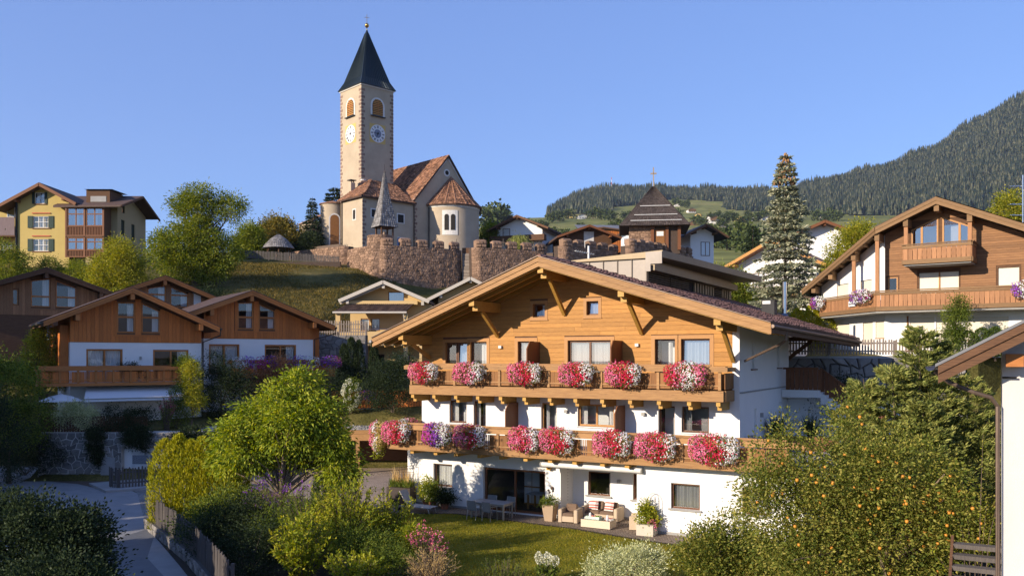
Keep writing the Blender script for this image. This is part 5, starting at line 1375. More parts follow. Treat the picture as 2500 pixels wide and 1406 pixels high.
# veranda bay
for f, (zb_, zt_) in enumerate(((18.6 - Z0, 20.85 - Z0), (21.0 - Z0, 24.2 - Z0))):
	for k in range(2):
		x0 = 2.9 + k * 2.12
		z1 = zb_ + (1.1 if f else .8)
		window(yh, x0 + .1, x0 + 2.06, z1, zt_, -.7, 2, fm=mt['redwood'], fw=.13, gm=mt['glass_sky'], zsplit=z1 + (zt_ - z1) * .66, cur=[(.4, .65), (.85, 1)] if f else [(.8, 1)], name='veranda_window')
		for j in range(11): MB().box(x0 + .12 + j * .178, x0 + .2 + j * .178, -.74, -.68, zb_ + .12, z1 - .06).build('baluster', mt['redwood'], yh)
		mb = MB(); mb.box(x0 + .0, x0 + 2.12, -.78, -.66, zb_, zb_ + .12); mb.box(x0, x0 + 2.12, -.78, -.66, z1 - .06, z1 + .02); mb.build('veranda_rail', mt['redwood'], yh)
		MB().box(x0 + .1, x0 + 2.0, -.6, -.58, zb_ + .1, z1).build('backing_board', mt['oldwood'], yh)
	for x in (2.88, 4.98, 7.1): MB().box(x - .09, x + .09, -.8, -.62, zb_, zt_ + .1).build('veranda_post', mt['redwood'], yh)
mb = MB(); mb.box(2.85, 7.2, -.8, 1, 24.21 - Z0, 24.35 - Z0); mb.box(2.85, 7.2, -.8, 1, 20.86 - Z0, 20.99 - Z0); mb.box(7.1, 7.16, -.6, 1, .9, 7.2); mb.build('veranda_frame', mt['oldwood'], yh)
# roofs
mb = MB()
for e, sx in ((5.2, -1), (4.15, 1)):
	z = 10.0 - .54 * e
	mb.add([(0, -1.1, 10.0), (sx * e, -1.1, z), (sx * e, 8, z), (0, 8, 10.0), (0, -1.1, 9.72), (sx * e, -1.1, z - .28), (sx * e, 8, z - .28), (0, 8, 9.72)],
		   [(0, 1, 2, 3), (7, 6, 5, 4), (0, 4, 5, 1), (1, 5, 6, 2), (2, 6, 7, 3)])
mb.add([(1.5, -.9, 7.45), (9.3, -1.2, 7.45), (9.4, 4.3, 9.45), (1.5, 4.3, 9.45), (9.3, 9.4, 7.45), (1.5, 9.4, 7.45), (1.5, -.9, 7.2), (9.3, -1.2, 7.2), (9.4, 4.3, 9.15), (9.3, 9.4, 7.15)],
	   [(0, 1, 2, 3), (3, 2, 4, 5), (6, 7, 1, 0), (7, 8, 2, 1), (8, 9, 4, 2), (6, 3, 8, 7)])
rf = mb.build('roof', mt['tile_d'], yh)
for e, sx in ((5.2, -1), (4.15, 1)):
	MB().beam((0, -1.14, 9.78), (sx * e, -1.14, 9.78 - .54 * e), .08, .34).build('barge_board', mt['redwood'], yh)
mb = MB(); mb.beam((9.36, -1.2, 7.3), (9.44, 4.3, 9.3), .1, .25); mb.beam((9.44, 4.3, 9.3), (9.36, 9.4, 7.3), .1, .25); mb.build('barge_board', mt['oldwood'], yh)
for x in (-2.8, 0, 2.6): MB().box(x - .12, x + .12, -1.0, 0, zt(x) - .3, zt(x) - .02).build('purlin', mt['redwood'], yh)
mb = MB(); mb.box(4.5, 7.2, .6, 4, 7.7, 9.45, 0); mb.poly([(4.4, .3, 9.5), (7.6, .3, 9.5), (7.6, 4.4, 9.6), (4.4, 4.4, 9.6)], 1); mb.box(5.0, 6.8, .56, .598, 8.1, 8.75, 2); mb.build('roof_dormer', [mt['oldwood'], mt['darkmet'], mt['conc']], rf)
mb = MB(); mb.tube([(2.9, -1.0, 7.25), (9.3, -1.28, 7.25)], .09, 6); mb.build('gutter', mt['copper'], yh)
mb = MB(); mb.box(-7, -3.15, -.3, 1.2, 4.0, 4.15); mb.build('side_balcony', mt['oldwood'], yh)
MB().box(-7, -3.2, -.33, -.28, 4.15, 6.2).build('reed_screen', M('purple_grey_reed_screen', (.24, .18, .18), (.14, .10, .10), .9, 4, (12, 1, .6)), yh)
window(yh, -4.9, -4.0, 6.4, 7.7, 1.15, fm=mt['metalw'], cur=[(0, 1)], room=False)
window(yh, -5.6, -4.2, 2.3, 3.4, 1.15, fm=mt['brown'], room=False)
# ================================================================ CHURCH
CA = R(43); CO = (-21.73, 124.0)
ch = thing('church', 'old church with tall clock tower, dark pointed spire and round apse on the walled hill', 'church', (CO[0], CO[1], 0), CA)
def CH(x, y, z):
	c, s = math.cos(CA), math.sin(CA)
	return Vector((CO[0] + x * c - y * s, CO[1] + x * s + y * c, z))
def arch_pts(cx, z0, zs, hw, n=10):
	"""outline of a round-headed opening"""
	return [(cx - hw, z0), (cx + hw, z0)] + [(cx + hw * math.cos(math.pi * k / n), zs + hw * math.sin(math.pi * k / n)) for k in range(n + 1)]
TS = 5.6; TE = 46.75
mb = MB(); mb.box(0, TS, 0, TS, 20.5, TE); mb.build('tower_wall', mt['church'], ch)
mb = MB(); mb.box(-.12, TS + .12, -.12, TS + .12, TE - .18, TE + .02); mb.build('tower_cornice', mt['churchw'], ch)
TLf = Matrix.Rotation(R(-90), 4, 'Z') @ Matrix.Scale(1, 4)            # face x=0 : (x',y') -> (y',-x')
TLf = Matrix.Translation((0, TS, 0)) @ Matrix.Rotation(R(-90), 4, 'Z')
apex = (TS / 2, TS / 2, 55.9)
mb = MB()
rings = []
for f, ww in ((0, TS / 2 + .32), (.06, TS / 2 + .02), (.14, TS / 2 - .36), (1, .05)):
	z = TE + (55.9 - TE) * f
	rings.append([(apex[0] + sx * ww, apex[1] + sy * ww, z) for sx, sy in ((-1, -1), (1, -1), (1, 1), (-1, 1))])
q = [p for r_ in rings for p in r_]
fs = []
for i in range(3):
	for k in range(4): fs.append((i * 4 + k, i * 4 + (k + 1) % 4, (i + 1) * 4 + (k + 1) % 4, (i + 1) * 4 + k))
mb.add(q, fs + [(3, 2, 1, 0)])
sp = mb.build('spire', mt['spire'], ch)
mb = MB()
for side in range(4):
	for k in range(1, 14):
		u = k / 14
		for i in range(3):
			a0, a1 = Vector(rings[i][side]), Vector(rings[i][(side + 1) % 4]); b0, b1 = Vector(rings[i + 1][side]), Vector(rings[i + 1][(side + 1) % 4])
			p = a0.lerp(a1, u); c0 = b0.lerp(b1, u)
			if i == 2: c0 = p.lerp(b0.lerp(b1, u), .93)
			n = (a1 - a0).cross(b0 - a0).normalized() * .03
			mb.beam(p + n, c0 + n, .05, .05)
o = mb.build('standing_seams', mt['spire'], sp); o['kind'] = 'stuff'
mb = MB(); mb.tube([(apex[0], apex[1], 55.6), (apex[0], apex[1], 56.3)], .06, 6); mb.lathe(apex[0], apex[1], [(0, 56.2), (.2, 56.28), (.32, 56.5), (.32, 56.62), (.2, 56.85), (0, 56.93)], 14); mb.build('gilded_ball', mt['gold'], ch, smooth=True)
mb = MB(); mb.beam((apex[0], apex[1], 56.9), (apex[0], apex[1], 58.2), .06, .06); mb.beam((apex[0] - .32, apex[1] + .2, 57.75), (apex[0] + .32, apex[1] - .2, 57.75), .05, .06); mb.build('spire_cross', mt['metal'], ch)
for T in (None, TLf):
	# quoins at both edges of the face
	for ed in (0, 1):
		z = 23.4; k = 0
		while z < TE - .5:
			w = .62 if k % 2 else .38
			x0, x1 = (0.0, w) if ed == 0 else (TS - w, TS)
			if T is not None and ed == 1: x0, x1 = TS - w + .0, TS + .03
			if T is None and ed == 0: x0 = .0
			MB(T).box(x0, x1, -.03, .0, z, z + .33).build('quoin', mt['quoin'], ch)
			z += .52; k += 1
	# belfry opening
	cx = 2.8
	mb = MB(T); mb.prism(arch_pts(cx, 42.45, 44.0, 1.22, 14), -.06, -.001); mb.build('belfry_surround', mt['churchw'], ch)
	mb = MB(T); mb.prism(arch_pts(cx, 42.6, 44.05, .92, 14), -.062, -.0605, 0); bw_ = mb.build('belfry_window', mt['darkin'], ch)
	for k in range(9):
		z = 42.75 + k * .26
		hw = .86 if z < 44.05 else max(.1, math.sqrt(max(0, .92 ** 2 - (z - 44.05) ** 2)) - .05)
		MB(T).beam((cx - hw, -.10, z), (cx + hw, -.10, z), .08, .16).build('louvre', mt['gold_h'], bw_)
	mb = MB(T); mb.box(cx - .05, cx + .05, -.16, -.11, 42.65, 44.9); mb.box(cx - .88, cx + .88, -.15, -.11, 43.95, 44.05); mb.build('louvre_bar', mt['chalet_h'], bw_)
	MB(T).box(cx - 1.25, cx + 1.25, -.3, -.062, 42.38, 42.5).build('belfry_sill', mt['slate'], ch)
	# clock
	zc = 39.95
	MB(T).box(cx - 1.38, cx + 1.38, -.02, -.001, zc - 1.38, zc + 1.38).build('clock_panel', mt['ochre'], ch)
	mb = MB(T); n = 36
	mb.poly([(cx + 1.3 * math.sin(2 * math.pi * k / n), -.05, zc + 1.3 * math.cos(2 * math.pi * k / n)) for k in range(n)][::-1])
	ck = mb.build('clock', mt['clockw'], ch)
	mb = MB(T); mb.poly([(cx + .62 * math.sin(2 * math.pi * k / n), -.056, zc + .62 * math.cos(2 * math.pi * k / n)) for k in range(n)][::-1]); mb.build('clock_centre', mt['clockb'] if T is None else mt['clockw'], ck)
	roman = ['XII', 'I', 'II', 'III', 'IIII', 'V', 'VI', 'VII', 'VIII', 'IX', 'X', 'XI']
	for hnum, s in enumerate(roman):
		a = 2 * math.pi * hnum / 12
		mb = MB(T); x = -sum({'I': .07, 'V': .16, 'X': .16}[c] for c in s) / 2
		def seg(p, q_):
			P3 = []
			for (u, v) in (p, q_):
				rr = .98 + v
				P3.append((cx + rr * math.sin(a) + u * math.cos(a), -.062, zc + rr * math.cos(a) - u * math.sin(a)))
			dx, dz = P3[1][0] - P3[0][0], P3[1][2] - P3[0][2]; l = math.hypot(dx, dz) or 1; nx, nz = -dz / l * .022, dx / l * .022
			mb.add([(P3[0][0] + nx, -.062, P3[0][2] + nz), (P3[1][0] + nx, -.062, P3[1][2] + nz), (P3[1][0] - nx, -.062, P3[1][2] - nz), (P3[0][0] - nx, -.062, P3[0][2] - nz)], [(0, 1, 2, 3)])
		for c in s:
			wd = {'I': .07, 'V': .16, 'X': .16}[c]
			if c == 'I': seg((x + wd / 2, -.19), (x + wd / 2, .19))
			elif c == 'V': seg((x + .01, .19), (x + wd / 2, -.19)); seg((x + wd / 2, -.19), (x + wd - .01, .19))
			else: seg((x + .01, .19), (x + wd - .01, -.19)); seg((x + .01, -.19), (x + wd - .01, .19))
			x += wd
		mb.build('numeral', mt['black'], ck)
	for ang, l, w in ((R(200), .78, .1), (R(276), 1.12, .07)):
		mb = MB(T); dx, dz = math.sin(ang), math.cos(ang)
		mb.add([(cx - dx * .25 + dz * w, -.07, zc - dz * .25 - dx * w), (cx + dx * l, -.07, zc + dz * l), (cx - dx * .25 - dz * w, -.07, zc - dz * .25 + dx * w)], [(0, 1, 2)]); mb.build('clock_hand', mt['black'], ck)
MB(TLf).box(2.7, 2.9, -.02, -.001, 31.0, 32.6).build('slit_window', mt['darkin'], ch)
mb = MB(TLf); mb.box(2.6, 2.7, -.03, -.001, 30.9, 32.7); mb.box(2.9, 3.0, -.03, -.001, 30.9, 32.7); mb.build('slit_surround', mt['churchw'], ch)
# nave
NX0, NX1, NY, NE, NR, NXM = 5.6, 17.7, -5.06, 29.9, 37.4, 11.9
mb = MB(); mb.prism([(NX0, 20.5), (NX1, 20.5), (NX1, NE), (NXM, NR - .2), (NX0, NE)], NY, 16); mb.build('nave_wall', mt['church'], ch)
mb = MB()
for x0, x1, z0, z1 in ((NX0 - .45, NXM, NE - .35, NR), (NX1 + .45, NXM, NE - .35, NR)):
	mb.add([(x0, NY - .35, z0), (x1, NY - .35, z1), (x1, 16, z1), (x0, 16, z0), (x0, NY - .35, z0 - .25), (x1, NY - .35, z1 - .25), (x1, 16, z1 - .25), (x0, 16, z0 - .25)],
		   [(0, 1, 2, 3), (4, 7, 6, 5), (0, 4, 5, 1), (0, 3, 7, 4), (2, 6, 7, 3)])
nr_ = mb.build('nave_roof', mt['tile_d'], ch)
tiles(nr_, lambda u, v: Vector((NX0 - .45 + (NXM - NX0 + .45) * v, 16 - (16 - NY + .35) * u, NE - .35 + (NR - NE + .35) * v + .02)), 66, 26, [mt['tile_c']], None, 0, thick=.1, lift=.02, name='church_tile')
mb = MB()
mb.beam((NX0 - .3, NY - .03, NE - .25), (NXM, NY - .03, NR - .4), .05, .3); mb.beam((NX1 + .3, NY - .03, NE - .25), (NXM, NY - .03, NR - .4), .05, .3); mb.build('gable_band', mt['churchw'], ch)
z = 22.8; k = 0
while z < NE - .6:
	w = .62 if k % 2 else .38
	MB().box(NX0 - .02, NX0 + w, NY - .03, NY, z, z + .33).build('quoin', mt['quoin'], ch); z += .52; k += 1
mb = MB(); mb.prism([(NXM - .2 + .55 * math.cos(2 * math.pi * k / 16), 34.75 + .55 * math.sin(2 * math.pi * k / 16)) for k in range(16)], NY - .04, NY); mb.build('round_window_surround', mt['churchw'], ch)
mb = MB(); mb.prism([(NXM - .2 + .34 * math.cos(2 * math.pi * k / 16), 34.75 + .34 * math.sin(2 * math.pi * k / 16)) for k in range(16)], NY - .05, NY - .041); mb.build('round_window', mt['darkin'], ch)
# apse
AX, AR = 12.5, 4.2
mb = MB(); mb.lathe(AX, NY, [(AR, 20.5), (AR, 29.3)], 26, 0, math.pi, 2 * math.pi); mb.build('apse_wall', mt['church'], ch, smooth=True)
mb = MB(); mb.lathe(AX, NY, [(AR + .03, 29.1), (AR + .12, 29.35), (AR + .12, 29.45)], 26, 0, math.pi, 2 * math.pi); mb.build('apse_cornice', mt['churchw'], ch)
mb = MB(); nf = 9
mb.lathe(AX, NY, [(AR + .4, 29.35), (AR + .4, 29.45), (.02, 34.1)], nf, 0, math.pi, 2 * math.pi); ar_ = mb.build('apse_roof', mt['tile_d'], ch)
def PA(k):
	a0, a1 = math.pi + math.pi * k / nf, math.pi + math.pi * (k + 1) / nf
	c0 = Vector((AX + (AR + .42) * math.cos(a0), NY + (AR + .42) * math.sin(a0), 29.47)); c1 = Vector((AX + (AR + .42) * math.cos(a1), NY + (AR + .42) * math.sin(a1), 29.47)); top_ = Vector((AX, NY, 34.15))
	return lambda u, v: c0.lerp(c1, u).lerp(top_, v * .985)
for k in range(nf): tiles(ar_, PA(k), 6, 16, [mt['tile_c']], None, 0, thick=.1, lift=.02, name='apse_tile')
for k in range(nf + 1):
	a = math.pi + math.pi * k / nf
	MB().tube([(AX + (AR + .42) * math.cos(a), NY + (AR + .42) * math.sin(a), 29.52), (AX, NY, 34.25)], [.12, .09], 6).build('hip_tile_row', mt['tile_c'], ar_)
aw0 = 1.5 * math.pi - .72                                           # twin window on the sunny side of the apse
for s, w_, mat, d in ((0, .46, mt['churchw'], .05),):
	mb = MB()
	n = 6; A0, A1 = aw0 - .27, aw0 + .27
	for i in range(n):
		a, b = A0 + (A1 - A0) * i / n, A0 + (A1 - A0) * (i + 1) / n
		mb.poly([(AX + (AR + d) * math.cos(a), NY + (AR + d) * math.sin(a), 25.0), (AX + (AR + d) * math.cos(b), NY + (AR + d) * math.sin(b), 25.0), (AX + (AR + d) * math.cos(b), NY + (AR + d) * math.sin(b), 28.6), (AX + (AR + d) * math.cos(a), NY + (AR + d) * math.sin(a), 28.6)])
	aw_ = mb.build('apse_window', mat, ch)
for da in (-.11, .11):
	c = Vector((AX + (AR + .06) * math.cos(aw0 + da), NY + (AR + .06) * math.sin(aw0 + da), 0)); Tm = Matrix.Translation(c) @ Matrix.Rotation(aw0 + da + math.pi / 2, 4, 'Z')
	mb = MB(Tm); mb.prism(arch_pts(0, 25.7, 27.7, .32, 8), -.02, .0); mb.build('lancet_pane', mt['darkin'], aw_)
# sacristy in front of the tower
SX, SY = -3.2, -5.2
mb = MB(); mb.box(SX, NX0, SY, .0, 20.5, 29.5); mb.box(SX, 0, 0, .3, 20.5, 29.5); mb.build('sacristy_wall', mt['church'], ch)
mb = MB()
e = [(SX - .45, SY - .45, 29.35), (NX0 + .1, SY - .45, 29.35), (NX0 + .1, .0, 33.0), (1.6, .0, 33.0), (SX - .45, .6, 29.35), (1.6, .6, 33.0)]
mb.add(e, [(0, 1, 2, 3), (0, 3, 5, 4)]); mb.add([(SX - .45, SY - .45, 29.2), (NX0 + .1, SY - .45, 29.2), (NX0 + .1, SY - .45, 29.35), (SX - .45, SY - .45, 29.35), (SX - .45, .6, 29.2), (SX - .45, .6, 29.35)], [(0, 1, 2, 3), (4, 0, 3, 5)])
sr = mb.build('sacristy_roof', mt['tile_d'], ch)
tiles(sr, lambda u, v: Vector((SX - .45 + 2.0 * 0 + (NX0 + .55 - SX) * u, SY - .45 + (-SY + .45) * v, 29.37 + 3.65 * v)), 34, 15, [mt['tile_c']], lambda u, v: u * (NX0 + .55 - SX) > 5.05 * v, 0, thick=.1, name='sacristy_tile')
tiles(sr, lambda u, v: Vector((SX - .45 + 5.05 * v, .6 - (.6 - SY + .45) * u, 29.37 + 3.65 * v)), 18, 15, [mt['tile_c']], lambda u, v: (1 - u) * 6.25 > 5.6 * v - .6 or u < .15, 0, thick=.1, name='sacristy_tile')
z = 22.8; k = 0
while z < 29:
	w = .6 if k % 2 else .36
	MB().box(SX - .03, SX + w, SY - .03, SY, z, z + .33).build('quoin', mt['quoin'], ch); z += .52; k += 1
for x, z, s in ((-1.2, 26.7, .95), (3.2, 26.4, 1.05), (-1.2, 22.9, 1.2), (3.3, 22.9, 1.2)):
	mb = MB(); mb.box(x - .68, x + .68, SY - .02, SY, z - .1, z + s + .25, 1); mb.box(x - .5, x + .5, SY - .03, SY - .021, z, z + s + .1, 0); mb.build('sacristy_window', [mt['darkin'], mt['churchw']], ch)
for x in (-1.2, 3.3): MB().box(x - .66, x - .5, SY - .06, SY - .031, 22.9, 24.2).build('blue_shutter', mt['blue'], ch)
TS2 = Matrix.Translation((SX, 0, 0)) @ Matrix.Rotation(R(-90), 4, 'Z')
mb = MB(TS2); mb.box(2.7, 3.6, -.02, 0, 26.3, 27.9, 1); mb.box(2.85, 3.45, -.03, -.021, 26.45, 27.75, 0); mb.build('sacristy_window', [mt['darkin'], mt['churchw']], ch)
tc = Vector((-25.75 - CO[0], 123.6 - CO[1], 0)); tl = Vector((tc.x * math.cos(CA) + tc.y * math.sin(CA), -tc.x * math.sin(CA) + tc.y * math.cos(CA), 0))
mb = MB(); mb.lathe(tl.x, tl.y, [(1.75, 20.5), (1.75, 29.2)], 20); mb.build('stair_turret', mt['church'], ch, smooth=True)
mb = MB(); mb.lathe(tl.x, tl.y, [(1.95, 29.1), (1.95, 29.2), (.0, 29.75)], 20); mb.build('turret_roof', mt['tile_c'], ch)
da = math.atan2(-1, .36) - CA
Tm = Matrix.Translation((tl.x + 1.72 * math.cos(da), tl.y + 1.72 * math.sin(da), 0)) @ Matrix.Rotation(da + math.pi / 2, 4, 'Z')
mb = MB(Tm); mb.prism(arch_pts(0, 23.0, 26.9, .78, 10), -.08, .1, 1); mb.prism(arch_pts(0, 23.0, 26.85, .62, 10), -.1, -.081, 0); mb.build('boarded_arch', [mt['gold_v'], mt['churchw']], ch)
mb = MB(); mb.box(tl.x - 3.2, tl.x - .2, tl.y + .4, tl.y + 4, 22, 26.6); mb.build('porch_wall', mt['church'], ch)
mb = MB(); mb.add([(tl.x - 3.5, tl.y + .2, 26.4), (tl.x, tl.y + .2, 28.2), (tl.x, tl.y + 4.2, 28.2), (tl.x - 3.5, tl.y + 4.2, 26.4)], [(0, 1, 2, 3)]); mb.build('porch_roof', mt['tile_c'], ch)
mb = MB(); mb.box(-1.6, -.9, .2, .9, 29.8, 32.3, 0); mb.box(-1.75, -.75, .05, 1.05, 32.6, 32.7, 1); mb.box(-1.5, -1.4, .3, .4, 32.3, 32.6, 1); mb.box(-1.1, -1.0, .3, .4, 32.3, 32.6, 1); mb.build('church_chimney', [mt['church'], mt['slate']], ch)
mb = MB(); mb.lathe(-.3, -.9, [(0, 32.4), (.35, 32.5), (.42, 32.7)], 10); mb.build('satellite_dish', mt['metalw'], ch)
mb = MB(); mb.tube([(NX0 - .15, NY - .3, 29.4), (NX0 - .15, NY - .3, 22.6)], .09, 6); mb.tube([(AX - AR - .1, NY - .2, 29.2), (AX - AR - .1, NY - .2, 22.6)], .08, 6); mb.tube([tuple(CH(0, 0, 0) * 0 + Vector((SX - .1, -.1, 29.2))), (SX - .1, -.1, 22.6)], .08, 6); mb.build('downpipe', mt['darkmet'], ch)
# churchyard ground
yard = [(-31, 122), (-22.5, 111.8), (-20.6, 111), (-16.3, 106.2), (-7.2, 111.2), (-4.2, 111.6), (4.4, 113), (6.5, 112.2), (13.8, 117), (15.2, 111.4), (25.0, 120.6), (30, 135), (10, 150), (-25, 150)]
yz = [22.6, 22.0, 21.4, 21.0, 20.85, 20.85, 20.9, 21.0, 21.3, 21.3, 21.4, 23, 24, 24]
yb = MB(); yb.poly([(p[0], p[1], z) for p, z in zip(yard, yz)])
for (p, z), (q_, z2) in zip(zip(yard, yz), list(zip(yard, yz))[1:] + [(yard[0], yz[0])]): yb.poly([(p[0], p[1], 14), (q_[0], q_[1], 14), (q_[0], q_[1], z2), (p[0], p[1], z)])
yb.build('churchyard_ground', mt['gravelpath'])['kind'] = 'structure'
# ================================================================ CHURCHYARD WALLS
def merlon_wall(label, p0, p1, zb, zt_, bulge=0.0, merlon=True, sw=.46, sh=.34, pitch=1.95, limit=300, cut=None, mats=None):
	t = thing('churchyard_wall', label, 'stone wall', (p0[0], p0[1], 0))
	a = Vector((p0[0], p0[1], 0)); b = Vector((p1[0], p1[1], 0)); L = (b - a).length; u = (b - a) / L; n = Vector((u.y, -u.x, 0))
	def P(s, z, d):
		off = bulge * (1 - (2 * s / L - 1) ** 2)
		e = .7 * max(0, 1 - min(s, L - s) / .9) ** 2
		p = u * s + n * (d + off - e + (zb + z - zt_) * -.06)
		return Vector((p.x, p.y, zb + z))
	H = zt_ - zb
	mb = MB(); ns = 16
	for i in range(ns):
		s0, s1 = L * i / ns, L * (i + 1) / ns
		q = [P(s0, 0, 0), P(s1, 0, 0), P(s1, H, 0), P(s0, H, 0), P(s0, H, -.75), P(s1, H, -.75), P(s0, 0, -.75), P(s1, 0, -.75)]
		mb.add(q, [(0, 1, 2, 3), (3, 2, 5, 4), (7, 6, 4, 5)] + ([(6, 0, 3, 4)] if i == 0 else []) + ([(1, 7, 5, 2)] if i == ns - 1 else []))
	mb.build('wall_core', mt['mortar'], t)
	stones(t, P, L, H, sw, sh, mats or [mt['stone'], mt['stone_s']], limit - 60, .055, top=cut, order=lambda cx_, cz_: -cz_ + rnd.random() * 2)
	if merlon:
		k = int(L / pitch)
		for i in range(k):
			s0 = L * (i + .5) / k - pitch * .33; s1 = s0 + pitch * .66
			m_ = MB(); zz0 = H + .005; hh = .84 + rnd.uniform(-.06, .06)
			q = [P(s0, zz0, .06), P(s1, zz0, .06), P(s1, zz0, -.7), P(s0, zz0, -.7)] + [P(s0, zz0 + hh, .06), P(s1, zz0 + hh, .06), P(s1, zz0 + hh, -.7), P(s0, zz0 + hh, -.7)] + [P(s0 + .2, zz0 + hh + .14, -.14), P(s1 - .2, zz0 + hh + .14, -.14), P(s1 - .2, zz0 + hh + .14, -.5), P(s0 + .2, zz0 + hh + .14, -.5)]
			m_.add(q, [(0, 1, 5, 4), (1, 2, 6, 5), (2, 3, 7, 6), (3, 0, 4, 7), (4, 5, 9, 8), (5, 6, 10, 9), (6, 7, 11, 10), (7, 4, 8, 11), (8, 9, 10, 11)])
			me_ = m_.build('merlon', mt['stone'], t)
			bulk = MB()
			for r_ in range(2):
				for c_ in range(2 + r_ % 2):
					w = (s1 - s0) / (2 + r_ % 2); c0 = s0 + w * c_ + .03; c1 = c0 + w - .06; z0 = zz0 + .03 + r_ * .40; z1 = z0 + .37
					bulk.add([P(c0, z0, .05), P(c1, z0, .05), P(c1, z1, .05), P(c0, z1, .05), P(c0 + .07, z0 + .07, .14), P(c1 - .07, z0 + .05, .15), P(c1 - .06, z1 - .07, .14), P(c0 + .06, z1 - .06, .13)], [(4, 5, 6, 7), (0, 1, 5, 4), (1, 2, 6, 5), (2, 3, 7, 6), (3, 0, 4, 7)])
			bulk.build('merlon_stone', mt['stone_s'], me_)
	return t
merlon_wall('big reddish rubble bastion wall with battlements in front of the church apse', (-16.1, 104.0), (-6.2, 109.3), 14.2, 20.9, bulge=.25)
merlon_wall('reddish battlemented wall section between the wooden gate gap and the dark stretch of wall', (-4.75, 106.2), (4.75, 111.0), 14.6, 20.9, bulge=.15)
merlon_wall('dark shaded battlemented wall behind the guesthouse ridge, in front of the low brown roof', (6.2, 108.2), (14.6, 115.0), 15, 21.35, bulge=0.1)
merlon_wall('shaded battlemented wall in front of the black pyramid roof', (14.8, 108.4), (25.2, 118.7), 15, 21.4, bulge=.0, pitch=1.8)
merlon_wall('sunlit rubble wall flank with tree shadows running back towards the church tower', (-21.2, 109.6), (-16.3, 104.0), 14.6, 20.9, bulge=.3, merlon=False, sw=.55)
merlon_wall('low reddish wall on the grass rim beside the wooden fence and round turret', (-31.5, 117.5), (-21.3, 109.7), 18.8, 21.5, merlon=False, bulge=.1, sh=.34)
# rounded turret at the wall corner carrying the shrine
t = thing('wall_turret', 'round stone turret on the wall corner under the shingled shrine', 'turret', (-16.3, 106.6, 0))
mb = MB(); mb.lathe(0, 0, [(1.75, 15), (1.6, 22.3), (0, 22.4)], 18); mb.build('turret_core', mt['mortar'], t)
stones(t, lambda s, z, d: ((1.68 - z * .02 + d) * math.cos(math.pi + s / 1.68), (1.68 - z * .02 + d) * math.sin(math.pi + s / 1.68), 17 + z), 5.2, 5.3, .5, .36, [mt['stone'], mt['stone_s']], 200, .05)
# wooden gate and steps in the wall gap
t = thing('wall_gate', 'narrow timber-lined gap with steps between the two battlemented walls', 'gate', (-5.5, 108.6, 0))
for k in range(12): MB().box(-.8, .9, .3 + k * .05, .6 + k * .05, 15.5 + k * .42, 15.5 + k * .42 + .38).build('gate_plank', mt['fence'], t)
MB().box(-.85, .95, .9, 1.1, 14.5, 21.2).build('gate_back', mt['oldwood'], t)
MB().box(-.6, .5, .2, .28, 14.6, 16.6).build('gate_door', mt['darkin'], t)
t = thing('wall_gate', 'pale plank gate at the end of the second battlemented wall by the dark stretch', 'gate', (5.5, 110.4, 0))
for k in range(6): MB().box(-.7 + k * .24, -.48 + k * .24, 0, .06, 15, 19.8).build('gate_plank', mt['fence'], t)
# shrine
sh_ = thing('bell_shrine', 'slender shrine with tall silvery shingled spire on timber posts in front of the sacristy', 'shrine', (-16.6, 112.0, 22.0), R(-55))
hw = 1.28; zb_, zt_ = 2.15, 9.5
mb = MB()
prof = [(hw, 0), (hw * .80, .14), (hw * .34, .58), (.03, 1)]
q = [(sx * w, sy * w, zb_ + (zt_ - zb_) * f) for w, f in prof for sx, sy in ((-1, -1), (1, -1), (1, 1), (-1, 1))]
mb.add(q, [(i * 4 + k, i * 4 + (k + 1) % 4, (i + 1) * 4 + (k + 1) % 4, (i + 1) * 4 + k) for i in range(3) for k in range(4)])
ss = mb.build('spire', mt['shingle'], sh_)
for k in range(4):
	sq = [(-1, -1), (1, -1), (1, 1), (-1, 1)]
	def PS(u, v, k=k):
		wv_ = np.interp(v, [p[1] for p in prof], [p[0] for p in prof]) + .02
		a, b = sq[k], sq[(k + 1) % 4]
		return Vector(((a[0] + (b[0] - a[0]) * u) * wv_, (a[1] + (b[1] - a[1]) * u) * wv_, zb_ + (zt_ - zb_) * v))
	tiles(ss, PS, 8, 26, [mt['shingle']], None, 0, thick=.05, name='shingle')
mb = MB(); mb.tube([(0, 0, zt_ - .1), (0, 0, zt_ + .9)], [.05, .015], 5); mb.build('finial', mt['darkmet'], sh_)
for sx, sy in ((-1, -1), (1, -1), (1, 1), (-1, 1)): MB().box(sx * .8 - .09, sx * .8 + .09, sy * .8 - .09, sy * .8 + .09, .0, zb_ + .1).build('post', mt['oldwood'], sh_)
mb = MB(); mb.box(-.9, .9, -.9, .9, zb_ - .12, zb_ + .04); mb.build('eave_frame', mt['oldwood'], sh_)
mb = MB(); mb.lathe(0, 0, [(.35, 1.1), (.3, 1.2), (.2, 1.55), (0, 1.65)], 10); mb.build('bell', mt['copper'], sh_)
